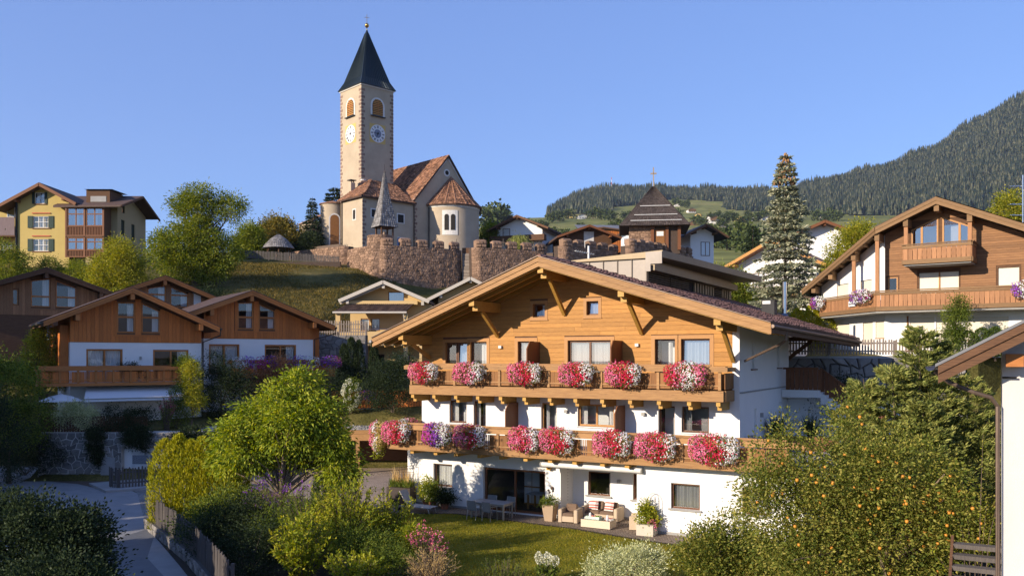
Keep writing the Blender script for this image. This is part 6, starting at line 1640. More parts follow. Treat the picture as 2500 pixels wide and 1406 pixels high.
# iron grave crosses and markers along the wall tops
gx_ = []
for i in range(46):
	f = rnd.random(); sgm = rnd.choice([((-14, 108), (-6, 111)), ((-4, 109.4), (4.5, 113.4)), ((6.5, 112.5), (14, 117.5)), ((6.5, 111), (14, 116.5))])
	x = sgm[0][0] + (sgm[1][0] - sgm[0][0]) * f; y = sgm[0][1] + (sgm[1][1] - sgm[0][1]) * f + rnd.uniform(0, 1.5)
	gx_.append((x, y))
mb = MB(); mb.box(-.03, .03, -.03, .03, 0, 1.35); mb.box(-.28, .28, -.025, .025, .9, .96); mb.box(-.16, .16, -.02, .02, .62, .66); mb.lathe(0, 0, [(.2, 0), (.2, .25), (.05, .3)], 8)
for a in (45, 135): mb.beam((.0, 0, .93), (.2 * math.cos(R(a)), 0, .93 + .2 * math.sin(R(a))), .03, .03)
gc = mb.mesh('cross', mt['darkmet'])
for i, (x, y) in enumerate(gx_):
	t = thing('grave_cross', 'small wrought iron grave cross rising behind the battlemented wall', 'grave cross', (x, y, 20.9), rnd.uniform(-.4, .4), 'iron grave crosses in the churchyard')
	t.scale = (1, 1, rnd.uniform(.8, 1.35)); link('cross', gc, t)
# ================================================================ CHAPEL WITH THE PYRAMID ROOF
ca = thing('mortuary_chapel', 'square chapel with steep black shingled pyramid roof topped by a tall wooden cross', 'chapel', W(1660, 870, 114), R(-7.5))
ca.location.z = 0
S = 9.2; E0 = 24.9; AP = 30.75; ov = 1.25
c_ = S / 2 - ov
base_ = [(-S + ov, -ov), (ov, -ov), (ov, S - ov), (-S + ov, S - ov)]
ax_, ay_ = -S / 2 + ov, S / 2 - ov
mb = MB(); mb.box(-S + 2 * ov, 0, 0, S - 2 * ov, 21, E0); mb.build('chapel_wall', mt['mortar'], ca)
stones(ca, lambda s, z, d: (-S + 2 * ov + s, -d, 22 + z), 3.4, 2.9, .6, .3, [mt['stone'], mt['stone_s']], 60, .04)
mb = MB()
ring = [(x, y, E0 - .25) for x, y in base_]
mb.add(ring + [(ax_, ay_, AP)], [(0, 1, 4), (1, 2, 4), (2, 3, 4), (3, 0, 4), (3, 2, 1, 0)])
pr = mb.build('roof', mt['shingle_d'], ca)
for k in range(4):
	a, b = Vector(ring[k]), Vector(ring[(k + 1) % 4]); tp = Vector((ax_, ay_, AP + .03))
	tiles(pr, (lambda a, b, tp: lambda u, v: a.lerp(b, u).lerp(tp, v * .97))(a, b, tp), 30, 24, [mt['shingle_d']], None, 0, thick=.06, name='shingle')
for v in (.10, .24, .46):
	a, b, tp = Vector(ring[0]), Vector(ring[1]), Vector((ax_, ay_, AP)); p, q_ = a.lerp(b, .12).lerp(tp, v), a.lerp(b, .93).lerp(tp, v)
	MB().beam(p + Vector((0, -.12, .12)), q_ + Vector((0, -.12, .12)), .04, .07).build('snow_guard', mt['metalw'], pr)
mb = MB(); mb.beam((ax_, ay_, AP - .3), (ax_, ay_, AP + 2.5), .16, .16); mb.box(ax_ - .42, ax_ + .42, ay_ - .08, ay_ + .08, AP + 1.55, AP + 1.75); mb.build('roof_cross', mt['fence'], ca)
mb = MB(); mb.box(-3.2, -2.0, -.06, -.0, 22, 24.3, 0); mb.box(-3.05, -2.15, -.08, -.061, 23.4, 24.0, 1); mb.build('chapel_door', [mt['gold_v'], mt['clockw']], ca)
for x in (-3.6, -1.7, -.1): MB().box(x - .2, x + .2, -.3, .0, 21.5, E0 - .1).build('pillar', mt['redwood'], ca)
TC = Matrix.Rotation(R(90), 4, 'Z')
for k in range(5):
	window(ca, .4 + k * 1.2, 1.4 + k * 1.2, 22.9, 24.5, -.05, 3, 2, T=TC, room=False, fm=mt['redwood'], gm=mt['glass'])
MB(TC).box(.1, 6.6, -.06, -.0, 21.2, 22.8).build('wood_panelling', mt['redwood'], ca)
# ================================================================ HOUSES BEHIND THE WALL
def simple_house(label, loc, w, h, dpt, pitch, wall, roof, rz=0, ov=1.0, wins=(), name='house', extra=None, boards=None, el=None, er=None):
	t = thing(name, label, 'house', loc, R(rz))
	hw = w / 2; rh = hw * pitch
	mb = MB(); mb.prism([(-hw, -5), (hw, -5), (hw, h), (0, h + rh), (-hw, h)], 0, dpt); mb.build('wall', wall, t)
	mb = MB()
	for s in (-1, 1):
		e = hw + ov
		mb.add([(0, -ov, h + rh + .3), (s * e, -ov, h - ov * pitch + .3), (s * e, dpt + ov, h - ov * pitch + .3), (0, dpt + ov, h + rh + .3), (0, -ov, h + rh), (s * e, -ov, h - ov * pitch), (s * e, dpt + ov, h - ov * pitch), (0, dpt + ov, h + rh)],
			   [(0, 1, 2, 3), (7, 6, 5, 4), (0, 4, 5, 1), (1, 5, 6, 2), (2, 6, 7, 3)])
	mb.build('roof', roof, t)
	for s in (-1, 1): MB().beam((0, -ov - .05, h + rh + .12), (s * (hw + ov), -ov - .05, h - ov * pitch + .12), .08, .3).build('barge_board', boards or mt['oldwood'], t)
	for x in (-hw * .9, 0, hw * .9): MB().box(x - .12, x + .12, -ov + .1, 0, h + rh - abs(x) * pitch - .3, h + rh - abs(x) * pitch - .01).build('purlin', boards or mt['oldwood'], t)
	for wn_ in wins: window(t, *wn_[:4], -.04, 2 if wn_[1] - wn_[0] > 1.2 else 1, room=False, fm=mt['brown'], gm=mt['glass'])
	if extra: extra(t)
	return t
def ex1(t):
	MB().box(-4.6, 4.4, -1.3, -.1, 2.2, 3.1).build('balcony', mt['oldwood'], t)
	MB().box(-3.2, -2.4, 3, 3.8, 3.5, 6.9).build('chimney', mt['darkmet'], t)
simple_house('dark roofed house with chimney behind the wall, weeping willow in front', (1.2, 134, 23), 7.4, 4.4, 10, .42, mt['white'], mt['tile_d'], -20, 1.4, [(-2.8, -1.6, 3.2, 4.4), (-.2, 1.0, 1.0, 2.0)], extra=ex1)
def ex2(t): MB().box(-.6, .9, -.05, -.01, 1.0, 3.6).build('pale_panel', mt['churchw'], t)
simple_house('long low house with brown sloping roof between the willow and the pyramid chapel', (11.2, 127, 22.2), 7.2, 2.9, 9, .36, mt['oldwood'], mt['tile_d'], 8, 1.2, [], extra=ex2, boards=mt['redwood'])
simple_house('white house with dark roof just behind the pyramid chapel, shaded gable and grey shutter', (27.4, 124, 17.5), 3.6, 7.6, 9, .5, mt['white'], mt['slate'], 12, 1.6, [(-.2, 1.2, 4.4, 6.4)],
			 extra=lambda t: MB().box(-1.9, 3.2, -1.2, .0, 1.9, 2.7).build('balcony', mt['chalet_h'], t))
def exbarn(t):
	MB().add([(-6, -.8, 3.6), (5.4, -.8, 3.6), (5.0, 6, 5.6), (-6, 6, 5.6)], [(0, 1, 2, 3)]).build('solar_roof', mt['fargrey'], t)
	for k in range(26): MB().box(-5.6 + k * .42, -5.3 + k * .42, -.25, -.05, -2, 3.3).build('slat', mt['chalet_v'], t)
simple_house('wooden slatted barn with grey solar roof behind the churchyard', (21.6, 205, 34), 11, 3.2, 9, .12, mt['farwood'], mt['fargrey'], 4, .8, extra=exbarn)
simple_house('small white house beside the slatted barn, partly behind the chapel roof', (26.4, 190, 31), 4.6, 3.4, 7, .5, mt['white'], mt['tile_d'], -10, .8, [(-1.6, -.6, 1.2, 2.4)])
# thatched looking gazebo by the trees
t = thing('gazebo', 'little gazebo with rounded grey shingle roof under the trees', 'gazebo', (-30.4, 112, 19.9))
mb = MB(); mb.lathe(0, 0, [(1.95, 1.5), (1.7, 1.9), (.9, 2.75), (0, 3.35)], 10); gr_ = mb.build('roof', mt['shingle'], t)
for k in range(10):
	a0, a1 = 2 * math.pi * k / 10, 2 * math.pi * (k + 1) / 10
	tiles(gr_, (lambda a0, a1: lambda u, v: Vector((np.interp(v, [0, .2, .62, 1], [1.97, 1.73, .93, .02]) * math.cos(a0 + (a1 - a0) * u), np.interp(v, [0, .2, .62, 1], [1.97, 1.73, .93, .02]) * math.sin(a0 + (a1 - a0) * u), np.interp(v, [0, .2, .62, 1], [1.52, 1.92, 2.77, 3.37]))))(a0, a1), 4, 9, [mt['shingle']], None, 0, thick=.05, name='shingle')
for k in range(6): MB().tube([(1.5 * math.cos(k), 1.5 * math.sin(k), -.3), (1.5 * math.cos(k), 1.5 * math.sin(k), 1.8)], .08, 6).build('post', mt['oldwood'], t)
# beyond the silvery spruce
simple_house('white gabled house with brown eaves on the slope behind the silvery spruce', (34.4, 95, 15.8), 8.6, 4.4, 8, .42, mt['white'], mt['tile_d'], -12, 1.2, [(-2.6, -1.3, 1.6, 3.0), (1.3, 3.8, 1.6, 3.2)], boards=mt['redwood'],
			 extra=lambda t: [MB().box(-4.6, 4.6, -1.4, -.1, -1.4, -.4).build('balcony', mt['chalet_h'], t), MB().box(-4.3, 4.3, -1.0, -.05, .9, 1.2).build('ledge', mt['white'], t)])
simple_house('white house with orange brown gable and wooden balconies hidden by the silvery spruce', (26.8, 88, 13.2), 8.5, 3.6, 8, .5, mt['white'], mt['tile_s'], -35, 1.3, [(-2.5, -1.2, -1.4, .2), (.8, 2.2, -1.4, .2), (-2.2, -1.0, 1.4, 2.8)], boards=mt['gold_h'],
			 extra=lambda t: [MB().box(-4.6, 4.6, -1.4, -.1, .3, 1.2).build('balcony', mt['gold_h'], t), MB().box(-4.6, 4.6, -1.4, -.1, -2.8, -1.9).build('balcony', mt['metalw'], t)])
# ================================================================ CREAM APARTMENT HOUSE
ap = thing('apartment_house', 'cream apartment house with grey eaves and tiled porch roof left of the guesthouse gable', 'house', (-11.47, 78, 5.6))
ap['label'] = 'cream apartment house with grey eaves, tiled porch roof and loggia behind the guesthouse eave'
cr = mt['cream']; z0 = 5.6
zt = lambda x: 14.15 - z0 - .43 * abs(x) - .3
mb = MB(); holes_wall(mb, -3.2, 4.1, 0, zt, 0, [(.25, 1.7, 6.7, 7.65), (-2.25, -1.45, 4.1, 5.25), (-1.3, -.5, 4.1, 5.25), (.9, 2.2, 1.0, 2.0), (-1.2, -.1, .6, 2.0)], .2, 0, 0, (0,))
mb.poly([(4.1, 0, 0), (4.1, 9, 0), (4.1, 9, zt(4.1)), (4.1, 0, zt(4.1))]); mb.poly([(-3.2, 9, 0), (-3.2, 0, 0), (-3.2, 0, zt(3.2)), (-3.2, 9, zt(3.2))])
mb.build('facade', cr, ap)
window(ap, .25, 1.7, 6.7, 7.65, .08, cur=[(0, 1)], gm=mt['glass_sky'], fm=mt['brown'])
window(ap, -2.25, -1.45, 4.1, 5.25, .08, cur=[(0, 1)], fm=mt['trim']); window(ap, -1.3, -.5, 4.1, 5.25, .08, cur=[(0, 1)], fm=mt['trim'])
window(ap, .9, 2.2, 1.0, 2.0, .08, cur=[(0, 1)], fm=mt['brown']); window(ap, -1.2, -.1, .6, 2.0, .08, fm=mt['brown'])
mb = MB()
for s, e in ((-1, 3.95), (1, 4.1)):
	mb.add([(0, -1.5, 14.2 - z0), (s * e, -1.5, 14.2 - z0 - .43 * e), (s * e, 9.5, 14.2 - z0 - .43 * e), (0, 9.5, 14.2 - z0), (0, -1.5, 13.95 - z0), (s * e, -1.5, 13.95 - z0 - .43 * e), (s * e, 9.5, 13.95 - z0 - .43 * e), (0, 9.5, 13.95 - z0)],
		   [(0, 1, 2, 3), (7, 6, 5, 4), (0, 4, 5, 1), (1, 5, 6, 2), (2, 6, 7, 3)])
mb.build('roof', mt['tile_d'], ap)
pal = M('pale_grey_eave_board', (.52, .47, .40), (.45, .40, .34), .7, 2, WOODX)
for s, e in ((-1, 3.95), (1, 4.1)): MB().beam((0, -1.54, 14.02 - z0), (s * e, -1.54, 14.02 - z0 - .43 * e), .08, .3).build('barge_board', pal, ap)
for x in (-3.2, 0, 3.5): MB().box(x - .12, x + .12, -1.4, 0, zt(x) - .38, zt(x) - .0).build('purlin', pal, ap)
for x in np.arange(-3.4, 3.8, .8): MB().beam((0, -1.2 + (x + 3.4) * .15, 13.8 - z0), (-3.9, -1.2 + (x + 3.4) * .15, 13.8 - z0 - 1.68), .08, .16).build('rafter', pal, ap) if x < 0 else None
mb = MB(); mb.box(-3.3, 3.0, -1.0, -.01, 6.45, 6.78); mb.build('parapet', cr, ap)
mb = MB(); mb.add([(-3.3, -1.0, 6.45), (2.7, -1.0, 6.45), (2.1, -2.3, 5.72), (-4.2, -2.3, 5.72)], [(3, 2, 1, 0)]); pr_ = mb.build('porch_roof', mt['tile_d'], ap)
tiles(pr_, lambda u, v: Vector((-4.2 + .9 * v + (6.3 - .3 * v) * u, -2.3 + 1.3 * v, 5.74 + .73 * v)), 34, 4, [mt['tile_d']], None, 0, thick=.07, name='porch_tile')
mb = MB(); mb.tube([(-4.3, -2.36, 5.66), (2.2, -2.36, 5.66)], .1, 8); mb.tube([(1.9, -2.3, 5.6), (1.95, -2.2, 5.2), (2.2, -1.9, 4.9)], .05, 6); mb.build('gutter', pal, ap)
mb = MB(); mb.box(-4.1, -3.7, -2.1, -1.7, 0, 5.6); mb.box(1.9, 2.25, -2.1, -1.75, 0, 5.6); mb.box(3.3, 3.6, -2.1, -1.75, 0, 3.0); mb.build('loggia_post', cr, ap)
mb = MB(); mb.box(-4.1, 4.1, -2.1, -1.95, 2.75, 4.0); mb.box(-4.1, 4.1, -1.95, 0, 2.75, 2.95); mb.build('balcony_parapet', cr, ap)
MB().tube([(-3.6, -2.0, 4.2), (4, -2.0, 4.2)], .03, 5).build('handrail', mt['steel'], ap)
t = thing('garden_railing', 'white bar railing in front of the cream apartment house', 'railing', (-15.5, 74.5, 5.2))
for k in range(60): MB().box(k * .14, k * .14 + .03, 0, .03, 0, 1.0).build('bar', mt['metalw'], t)
MB().box(0, 8.4, -.01, .04, .98, 1.04).build('top_rail', mt['metalw'], t)
ap2 = simple_house('second cream house showing only its grey gable top above the guesthouse eave', (-4.0, 84, 10.2), 6.4, 3.0, 9, .5, mt['cream'], mt['tile_d'], 0, 1.1, [], boards=pal)
# ================================================================ CARPORT
cp = thing('carport', 'timber carport with white gravel roof beside the guesthouse', 'carport', (-18.2, 54.5, 0))
mb = MB(); mb.box(-.3, 12.4, -.2, 3.2, 2.32, 2.55); mb.build('roof_deck', mt['oldwood'], cp)
mb = MB(); mb.poly([(-.2, -.1, 2.74), (12.3, -.1, 2.74), (12.3, 3.2, 2.74), (-.2, 3.2, 2.74)]); gvl = mb.build('gravel_roof', mt['ramp'], cp)
q = rng.uniform((-.2, -.1), (12.3, 3.1), (5000, 2)); Vv, Ff = leafgeo(np.column_stack([q, np.full(len(q), 2.745)]), unit(rng.normal(size=(len(q), 3)) + [0, 0, .6]), .09, .09, .4)
o = link('gravel', npmesh('gravel', Vv, Ff, mt['ramp']), cp); o['kind'] = 'stuff'
MB().box(-.32, 12.42, -.26, -.2, 2.5, 2.78).build('fascia_board', mt['beamx'], cp); MB().box(-.3, 12.4, -.24, -.08, 2.1, 2.49).build('front_beam', mt['beamx'], cp)
MB().box(-.36, 12.45, -.3, -.2, 2.781, 2.81).build('roof_edge', mt['conc'], cp)
for x in (.05, 4.3, 8.45): MB().box(x - .12, x + .12, -.2, .05, 0, 2.32).build('post', mt['beamx'], cp)
mb = MB(); mb.box(-.3, 12.4, 3.0, 3.1, 0, 2.3); mb.box(11.6, 11.7, .3, 3, 0, 2.3); mb.build('back_wall', mt['oldwood'], cp)
MB().box(9.0, 9.35, 2.9, 2.99, 1.75, 2.1).build('number_plate', mt['black'], cp)
# retaining wall and fence above the carport
t = thing('retaining_wall', 'low dark stone wall behind the gravel carport roof', 'wall', (-12.8, 60.5, 0))
MB().box(0, 11.5, .02, .6, 2.5, 3.75).build('wall_core', mt['dmortar'], t)
stones(t, lambda s, z, d: (s, .02 - d, 2.6 + z), 11.5, 1.15, .55, .32, [mt['gstone'], mt['gstone']], 200, .05)
t = thing('garden_fence', 'brown plank fence on top of the low wall behind the carport', 'fence', (-12.8, 60.8, 3.75))
for k in range(60): MB().box(k * .19, k * .19 + .16, 0, .03, 0, 1.25).build('plank', mt['chalet_v'], t)
MB().box(0, 11.4, .035, .09, .9, 1.0).build('rail', mt['oldwood'], t)
# ================================================================ THE HOUSE ON THE SUNNY SIDE (large chalet with side balcony)
RA = R(-35.6); RO = (23.66, 48.0)
rh = thing('chalet', 'large brown and white chalet with long side balcony, cream blinds and purple flowers', 'chalet', (RO[0], RO[1], 0), RA)
def RG(x, y, z):
	c, s = math.cos(RA), math.sin(RA)
	return Vector((RO[0] + x * c - y * s, RO[1] + x * s + y * c, z))
sR, zR = .444, 16.3
zt = lambda x: zR - sR * abs(x) - .36
YF = 1.3
hh = [(-1.5, -.08, 13.5, 14.85), (.12, 1.5, 13.5, 14.85), (-1.1, .95, 11.0, 12.2), (2.9, 3.9, 11.3, 12.27), (-2.78, -2.25, 10.2, 12.05)]
def ztw(x): return zt(x)
mb = MB(); holes_wall(mb, -2.95, 9.0, 10.2, zt, YF, [(a, b, c, min(e, zt(a) - .3, zt(b) - .3)) for a, b, c, e in hh], .18, 0, 0, (0,)); mb.build('gable_wall', mt['oldwood'], rh)
planks_h(rh, -2.95, 9.0, 10.25, 15.8, YF - .002, .135, mt['logs'], lambda z: -(zR - .38 - z) / sR, lambda z: (zR - .38 - z) / sR,
		 [(-1.62, 1.62, 13.4, 15.2), (-1.2, 1.05, 11.0, 12.3), (2.8, 4.0, 11.2, 12.36), (-2.88, -2.15, 10.2, 12.15)], lmin=3, lmax=6, t=.03)
for a, b in ((-1.5, -.08), (.12, 1.5)):
	c = 13.5; tz = lambda x: zt(x) - .55
	mb = MB(); f = .09
	mb.box(a, a + f, YF - .06, YF + .05, c, tz(a)); mb.box(b - f, b, YF - .06, YF + .05, c, tz(b)); mb.box(a + f, b - f, YF - .06, YF + .05, c, c + f)
	mx_ = a + .55 if a < 0 else b - .5
	mb.box(mx_ - .06, mx_ + .06, YF - .055, YF + .045, c + f, tz(mx_))
	mb.add([(a, YF - .061, tz(a) - f), (b, YF - .061, tz(b) - f), (b, YF - .061, tz(b)), (a, YF - .061, tz(a)), (a, YF + .05, tz(a) - f), (b, YF + .05, tz(b) - f), (b, YF + .05, tz(b)), (a, YF + .05, tz(a))], [(0, 1, 2, 3), (0, 4, 5, 1), (3, 2, 6, 7)])
	mb.poly([(a, YF + .5, c), (b, YF + .5, c), (b, YF + .5, 15.2), (a, YF + .5, 15.2)], 1)
	w = mb.build('gable_window', [mt['trim'], mt['darkin']], rh)
	for p, q_ in ((a + f, mx_ - .06), (mx_ + .06, b - f)):
		MB().poly([(p, YF, c + f), (q_, YF, c + f), (q_, YF, tz(q_) - f), (p, YF, tz(p) - f)]).build('pane', mt['glass_sky'], w)
	if a > 0: MB().poly([(a + .4, YF + .2, c), (a + .8, YF + .16, c), (a + .8, YF + .16, tz(a)), (a + .4, YF + .2, tz(a))]).build('curtain', mt['curtain'], w)
def blind(parent, a, b, c, e, y, T=None, fm=None):
	mb = MB(T); f = .05
	mb.box(a - f, a, y - .03, y + .03, c, e + f); mb.box(b, b + f, y - .03, y + .03, c, e + f); mb.box(a, b, y - .03, y + .03, e, e + f); mb.box(a - f, b + f, y - .06, y + .03, c - f, c)
	w = mb.build('window', fm or mt['trim'], parent)
	MB(T).poly([(a, y + .02, c), (b, y + .02, c), (b, y + .02, e), (a, y + .02, e)]).build('roller_blind', mt['blind'], w)
blind(rh, -1.1, -.08, 11.0, 12.2, YF + .05); blind(rh, 0.0, .95, 11.0, 12.2, YF + .05); blind(rh, 2.9, 3.9, 11.3, 12.27, YF + .05)
window(rh, -2.78, -2.25, 10.2, 12.05, YF + .05, fm=mt['trim'])
# white side wall, running back behind the balcony
a2 = math.atan2(5.12 + .25, -7.8 + 3.09)                               # direction of the bent side
TSd = Matrix.Translation((-2.95, YF, 0)) @ Matrix.Rotation(a2 - math.pi, 4, 'Z')
mb = MB(TSd); holes_wall(mb, -8.2, 0, 10.1, lambda x: zt(-2.95 + .66 * x) - .05, 0, [(-6.0, -4.4, 10.9, 12.1), (-2.9, -1.5, 10.9, 12.1)], .16, 0, 0)
mb.build('side_wall', mt['white'], rh)
blind(rh, -6.0, -4.4, 10.9, 12.1, .06, TSd); blind(rh, -2.9, -1.5, 10.9, 12.1, .06, TSd)
# lower floor
mb = MB(); holes_wall(mb, -2.95, 9, 7.2, 9.9, YF, [(-1.6, -.3, 8.3, 9.66), (-.2, 1.1, 8.3, 9.66), (1.25, 3.4, 8.3, 9.6)], .14, 0, 0); mb.T = TSd
holes_wall(mb, -8.2, 0, 7.0, 10.1, .0, [(-6.2, -4.3, 8.5, 9.5), (-2.6, -1.4, 8.2, 9.5), (-1.1, -.1, 8.5, 9.5)], .14, 0, 0); mb.T = None
mb.build('base_wall', mt['white'], rh)
blind(rh, -1.6, -.3, 8.3, 9.66, YF + .05); blind(rh, -.2, 1.1, 8.3, 9.66, YF + .05); blind(rh, 1.25, 3.4, 8.3, 9.6, YF + .05)
blind(rh, -6.2, -4.3, 8.5, 9.5, .05, TSd); blind(rh, -2.6, -1.4, 8.2, 9.5, .05, TSd); blind(rh, -1.1, -.1, 8.5, 9.5, .05, TSd)
MB().box(-1.75, -1.66, YF - .06, YF, 8.2, 9.75).build('window_post', mt['gold_v'], rh)
mb = MB(); mb.box(-2.4, 8.9, YF + 3, 12, 7.2, 14); mb.box(-7, -2.5, 8.2, 12, 7.2, 11.5); mb.build('rear_wall', mt['white'], rh)
# roof with its bent verge
poly_l = [(0, 0), (-3.2, 0), (-9.6, 7.25), (-9.6, 15), (0, 15)]
zq = lambda p, d=0: (p[0], p[1], zR - sR * abs(p[0]) + d)
mb = MB(); n = len(poly_l)
mb.add([zq(p) for p in poly_l] + [zq(p, -.22) for p in poly_l], [list(range(n))[::-1], list(range(n, 2 * n))] + [[i, (i + 1) % n, (i + 1) % n + n, i + n] for i in range(n)])
poly_r = [(0, 0), (0, 15), (11, 15), (11, 0)]
n = 4; mb.add([zq(p) for p in poly_r] + [zq(p, -.22) for p in poly_r], [list(range(n))[::-1], list(range(n, 2 * n))] + [[i, (i + 1) % n, (i + 1) % n + n, i + n] for i in range(n)])
mb.build('roof', mt['weather_h'], rh)
mb = MB(); mb.poly([zq(p, .05) for p in poly_l][::-1]); mb.poly([zq(p, .05) for p in poly_r][::-1])
for p, q_ in zip(poly_l, poly_l[1:3]): mb.poly([zq(p, .0), zq(q_, .0), zq(q_, .05), zq(p, .05)])
mb.build('roof_covering', mt['tile_d'], rh)
for p, q_ in (((0, 0), (-3.2, 0)), ((-3.2, 0), (-9.6, 7.25)), ((0, 0), (11, 0))):
	a, b = Vector(zq(p)), Vector(zq(q_)); dr = (b - a); nn = Vector((dr.y, -dr.x, 0)).normalized() * (1 if p[0] != 0 or q_[0] > 0 else -1)
	if nn.y > 0: nn = -nn
	for d0, d1, o_ in ((-.0, -.2, .05), (-.205, -.4, .02)):
		MB().add([a + nn * o_ + Vector((0, 0, d0)), b + nn * o_ + Vector((0, 0, d0)), b + nn * o_ + Vector((0, 0, d1)), a + nn * o_ + Vector((0, 0, d1)), a - nn * .04 + Vector((0, 0, d0)), b - nn * .04 + Vector((0, 0, d0)), b - nn * .04 + Vector((0, 0, d1)), a - nn * .04 + Vector((0, 0, d1))],
				 [(0, 1, 2, 3), (7, 6, 5, 4), (0, 4, 5, 1), (3, 2, 6, 7), (1, 5, 6, 2)]).build('barge_board', mt['weather_h'], rh)
for x, y0, y1 in ((0, .1, YF), (1.65, .1, YF), (-1.6, .1, YF), (-3.15, .15, 3.0), (-5.0, 2.3, 5), (-7.0, 4.6, 7), (-8.6, 6.4, 9)):
	z = zt(x); MB().box(x - .13, x + .13, y0, y1, z - .42, z + .02).build('purlin', mt['weather_h'], rh)
for k in range(9):
	x = -3.5 - k * .68; y0 = (-x - 3.2) * 1.133 + .1
	MB().beam((x, y0, zt(x) + .02), (x, 9, zt(x) + .02), .1, .16).build('rafter', mt['weather_h'], rh)
for x, y, zb_ in ((-3.15, .3, 10.1), (-5.0, 2.5, 10.1), (-1.6, .3, 13.6), (1.65, .3, 13.6)):
	MB().box(x - .1, x + .1, y - .1, y + .1, zb_, zt(x) - .3).build('post', mt['weather_v'], rh)
# balconies of broad boards
def board_balcony(P, L, zb_, h, parent, bw=.24):
	n = int(L / bw)
	for k in range(n):
		s0, s1 = L * k / n + .012, L * (k + 1) / n - .012
		a, b, c, e = P(s0, 0), P(s1, 0), P(s1, .035 + rnd.uniform(0, .008)), P(s0, .035)
		mb = MB(); mb.extrude([(a.x, a.y), (b.x, b.y), (c.x, c.y), (e.x, e.y)], zb_ + .2, zb_ + h - .12); mb.build('railing_board', mt['weather_v'], parent)
	for z0_, z1_, d in ((zb_ - .04, zb_ + .21, .09), (zb_ + h - .22, zb_ + h - .06, .07), (zb_ + h - .03, zb_ + h + .03, .12)):
		a, b, c, e = P(-.02, -.03), P(L + .02, -.03), P(L + .02, d), P(-.02, d)
		mb = MB(); mb.extrude([(a.x, a.y), (b.x, b.y), (c.x, c.y), (e.x, e.y)], z0_, z1_); mb.build('rail', mt['weather_h'], parent)
board_balcony(lambda s, d: Vector((-3.09 + s, -.25 - d, 0)), 12, 10.05, 1.1, rh)
dv = Vector((-4.71, 5.37, 0)).normalized(); nv = Vector((-dv.y, dv.x, 0))
if nv.x > 0: nv = -nv
board_balcony(lambda s, d: Vector((-3.09, -.25, 0)) + dv * s + nv * d, 7.1, 10.05, 1.1, rh)
board_balcony(lambda s, d: Vector((-1.62 + s, -.35 - d, 0)), 3.42, 12.62, 1.06, rh)
for sx in (-1.62, 1.8):
	board_balcony((lambda sx: lambda s, d: Vector((sx + (d if sx > 0 else -d), -.35 + s, 0)))(sx), 1.6, 12.62, 1.06, rh)
mb = MB(); mb.box(-1.6, 1.78, -.3, YF, 12.5, 12.6); mb.extrude([(-3.09, -.24), (9, -.24), (9, YF), (-2.95, YF), (-7.5, 6.3), (-7.75, 5.1)], 9.9, 10.03); mb.build('balcony_slab', mt['conc'], rh)
mb = MB(); c1 = Vector(zq((-9.6, 7.25), -.15)); mb.tube([c1 + Vector((-.08, 0, 0)), Vector(zq((-9.6, 15), -.15)) + Vector((-.08, 0, 0))], .08, 6); mb.tube([c1, c1 + Vector((.1, .1, -.35)), c1 + Vector((1.9, .0, -.8)), c1 + Vector((2.0, 0, -2.2))], .06, 6); mb.build('gutter', mt['copper'], rh)
t = thing('apartment_sign', 'small white lettered sign on the brown side balcony', 'sign', tuple(RG(*(Vector((-3.09, -.25, 10.45)) + dv * 2.6 + nv * .12))), RA + math.atan2(-dv.y, -dv.x))
MB().box(-.42, .42, -.02, .0, -.02, .3).build('board', mt['clockw'], t)
fc = bpy.data.curves.new('lettering', 'FONT'); fc.body = 'Apartment'; fc.size = .17; fc.align_x = 'CENTER'; fc.align_y = 'CENTER'; fc.extrude = .003
fc.materials.append(mt['black']); fo = bpy.data.objects.new('text', fc); fo = link('lettering', bpy.data.meshes.new_from_object(fo), t, (0, -.026, .14)); fo.rotation_euler = (R(90), 0, 0)
t = thing('tv_antenna', 'tall rake aerial on the roof of the big brown chalet', 'antenna', (28.2, 47.5, 12.5))
mb = MB(); mb.tube([(0, 0, 0), (0, 0, 4.9)], .035, 6); mb.build('mast', mt['steel'], t)
mb = MB()
for z, n in ((4.3, 7), (3.3, 5), (2.7, 4)):
	mb.beam((-.7, 0, z), (.7, .1, z), .03, .03)
	for k in range(n): mb.beam((-.65 + 1.3 * k / (n - 1), -.35, z), (-.65 + 1.3 * k / (n - 1), .35, z), .015, .015)
mb.build('dipoles', mt['steel'], t)
pw = 'flower boxes on the big brown chalet'
def RGf(x, y, z): return RG(x, y, z)
k1 = Vector((-3.09, -.25, 0))
for lab, s, w, zn in (('purple, white and magenta petunias on the side balcony of the big brown chalet', 1.1, 1.9, [(.22, pu), (.2, wh), (.22, pu), (.16, wh), (.08, mg), (.12, wh)]), ('magenta and purple petunias at the far end of the side balcony beside its downpipe', 6.7, 1.3, [(.3, mg), (.3, pu), (.4, wh)])):
	p = k1 + dv * s + nv * .2
	flower_box(lab, p.x, p.y, 11.0, w, .62, zn, pw, n=1200, frame=RGf, ang=RA + math.atan2(-dv.y, -dv.x), depth=.25, drop=.3)
flower_box('white petunias with purple on the balcony at the photo edge of the big brown chalet', 4.3, -.4, 11.0, 1.0, .7, [(.3, pu), (.7, wh)], pw, n=700, frame=RGf, ang=RA, depth=.25, drop=.3)
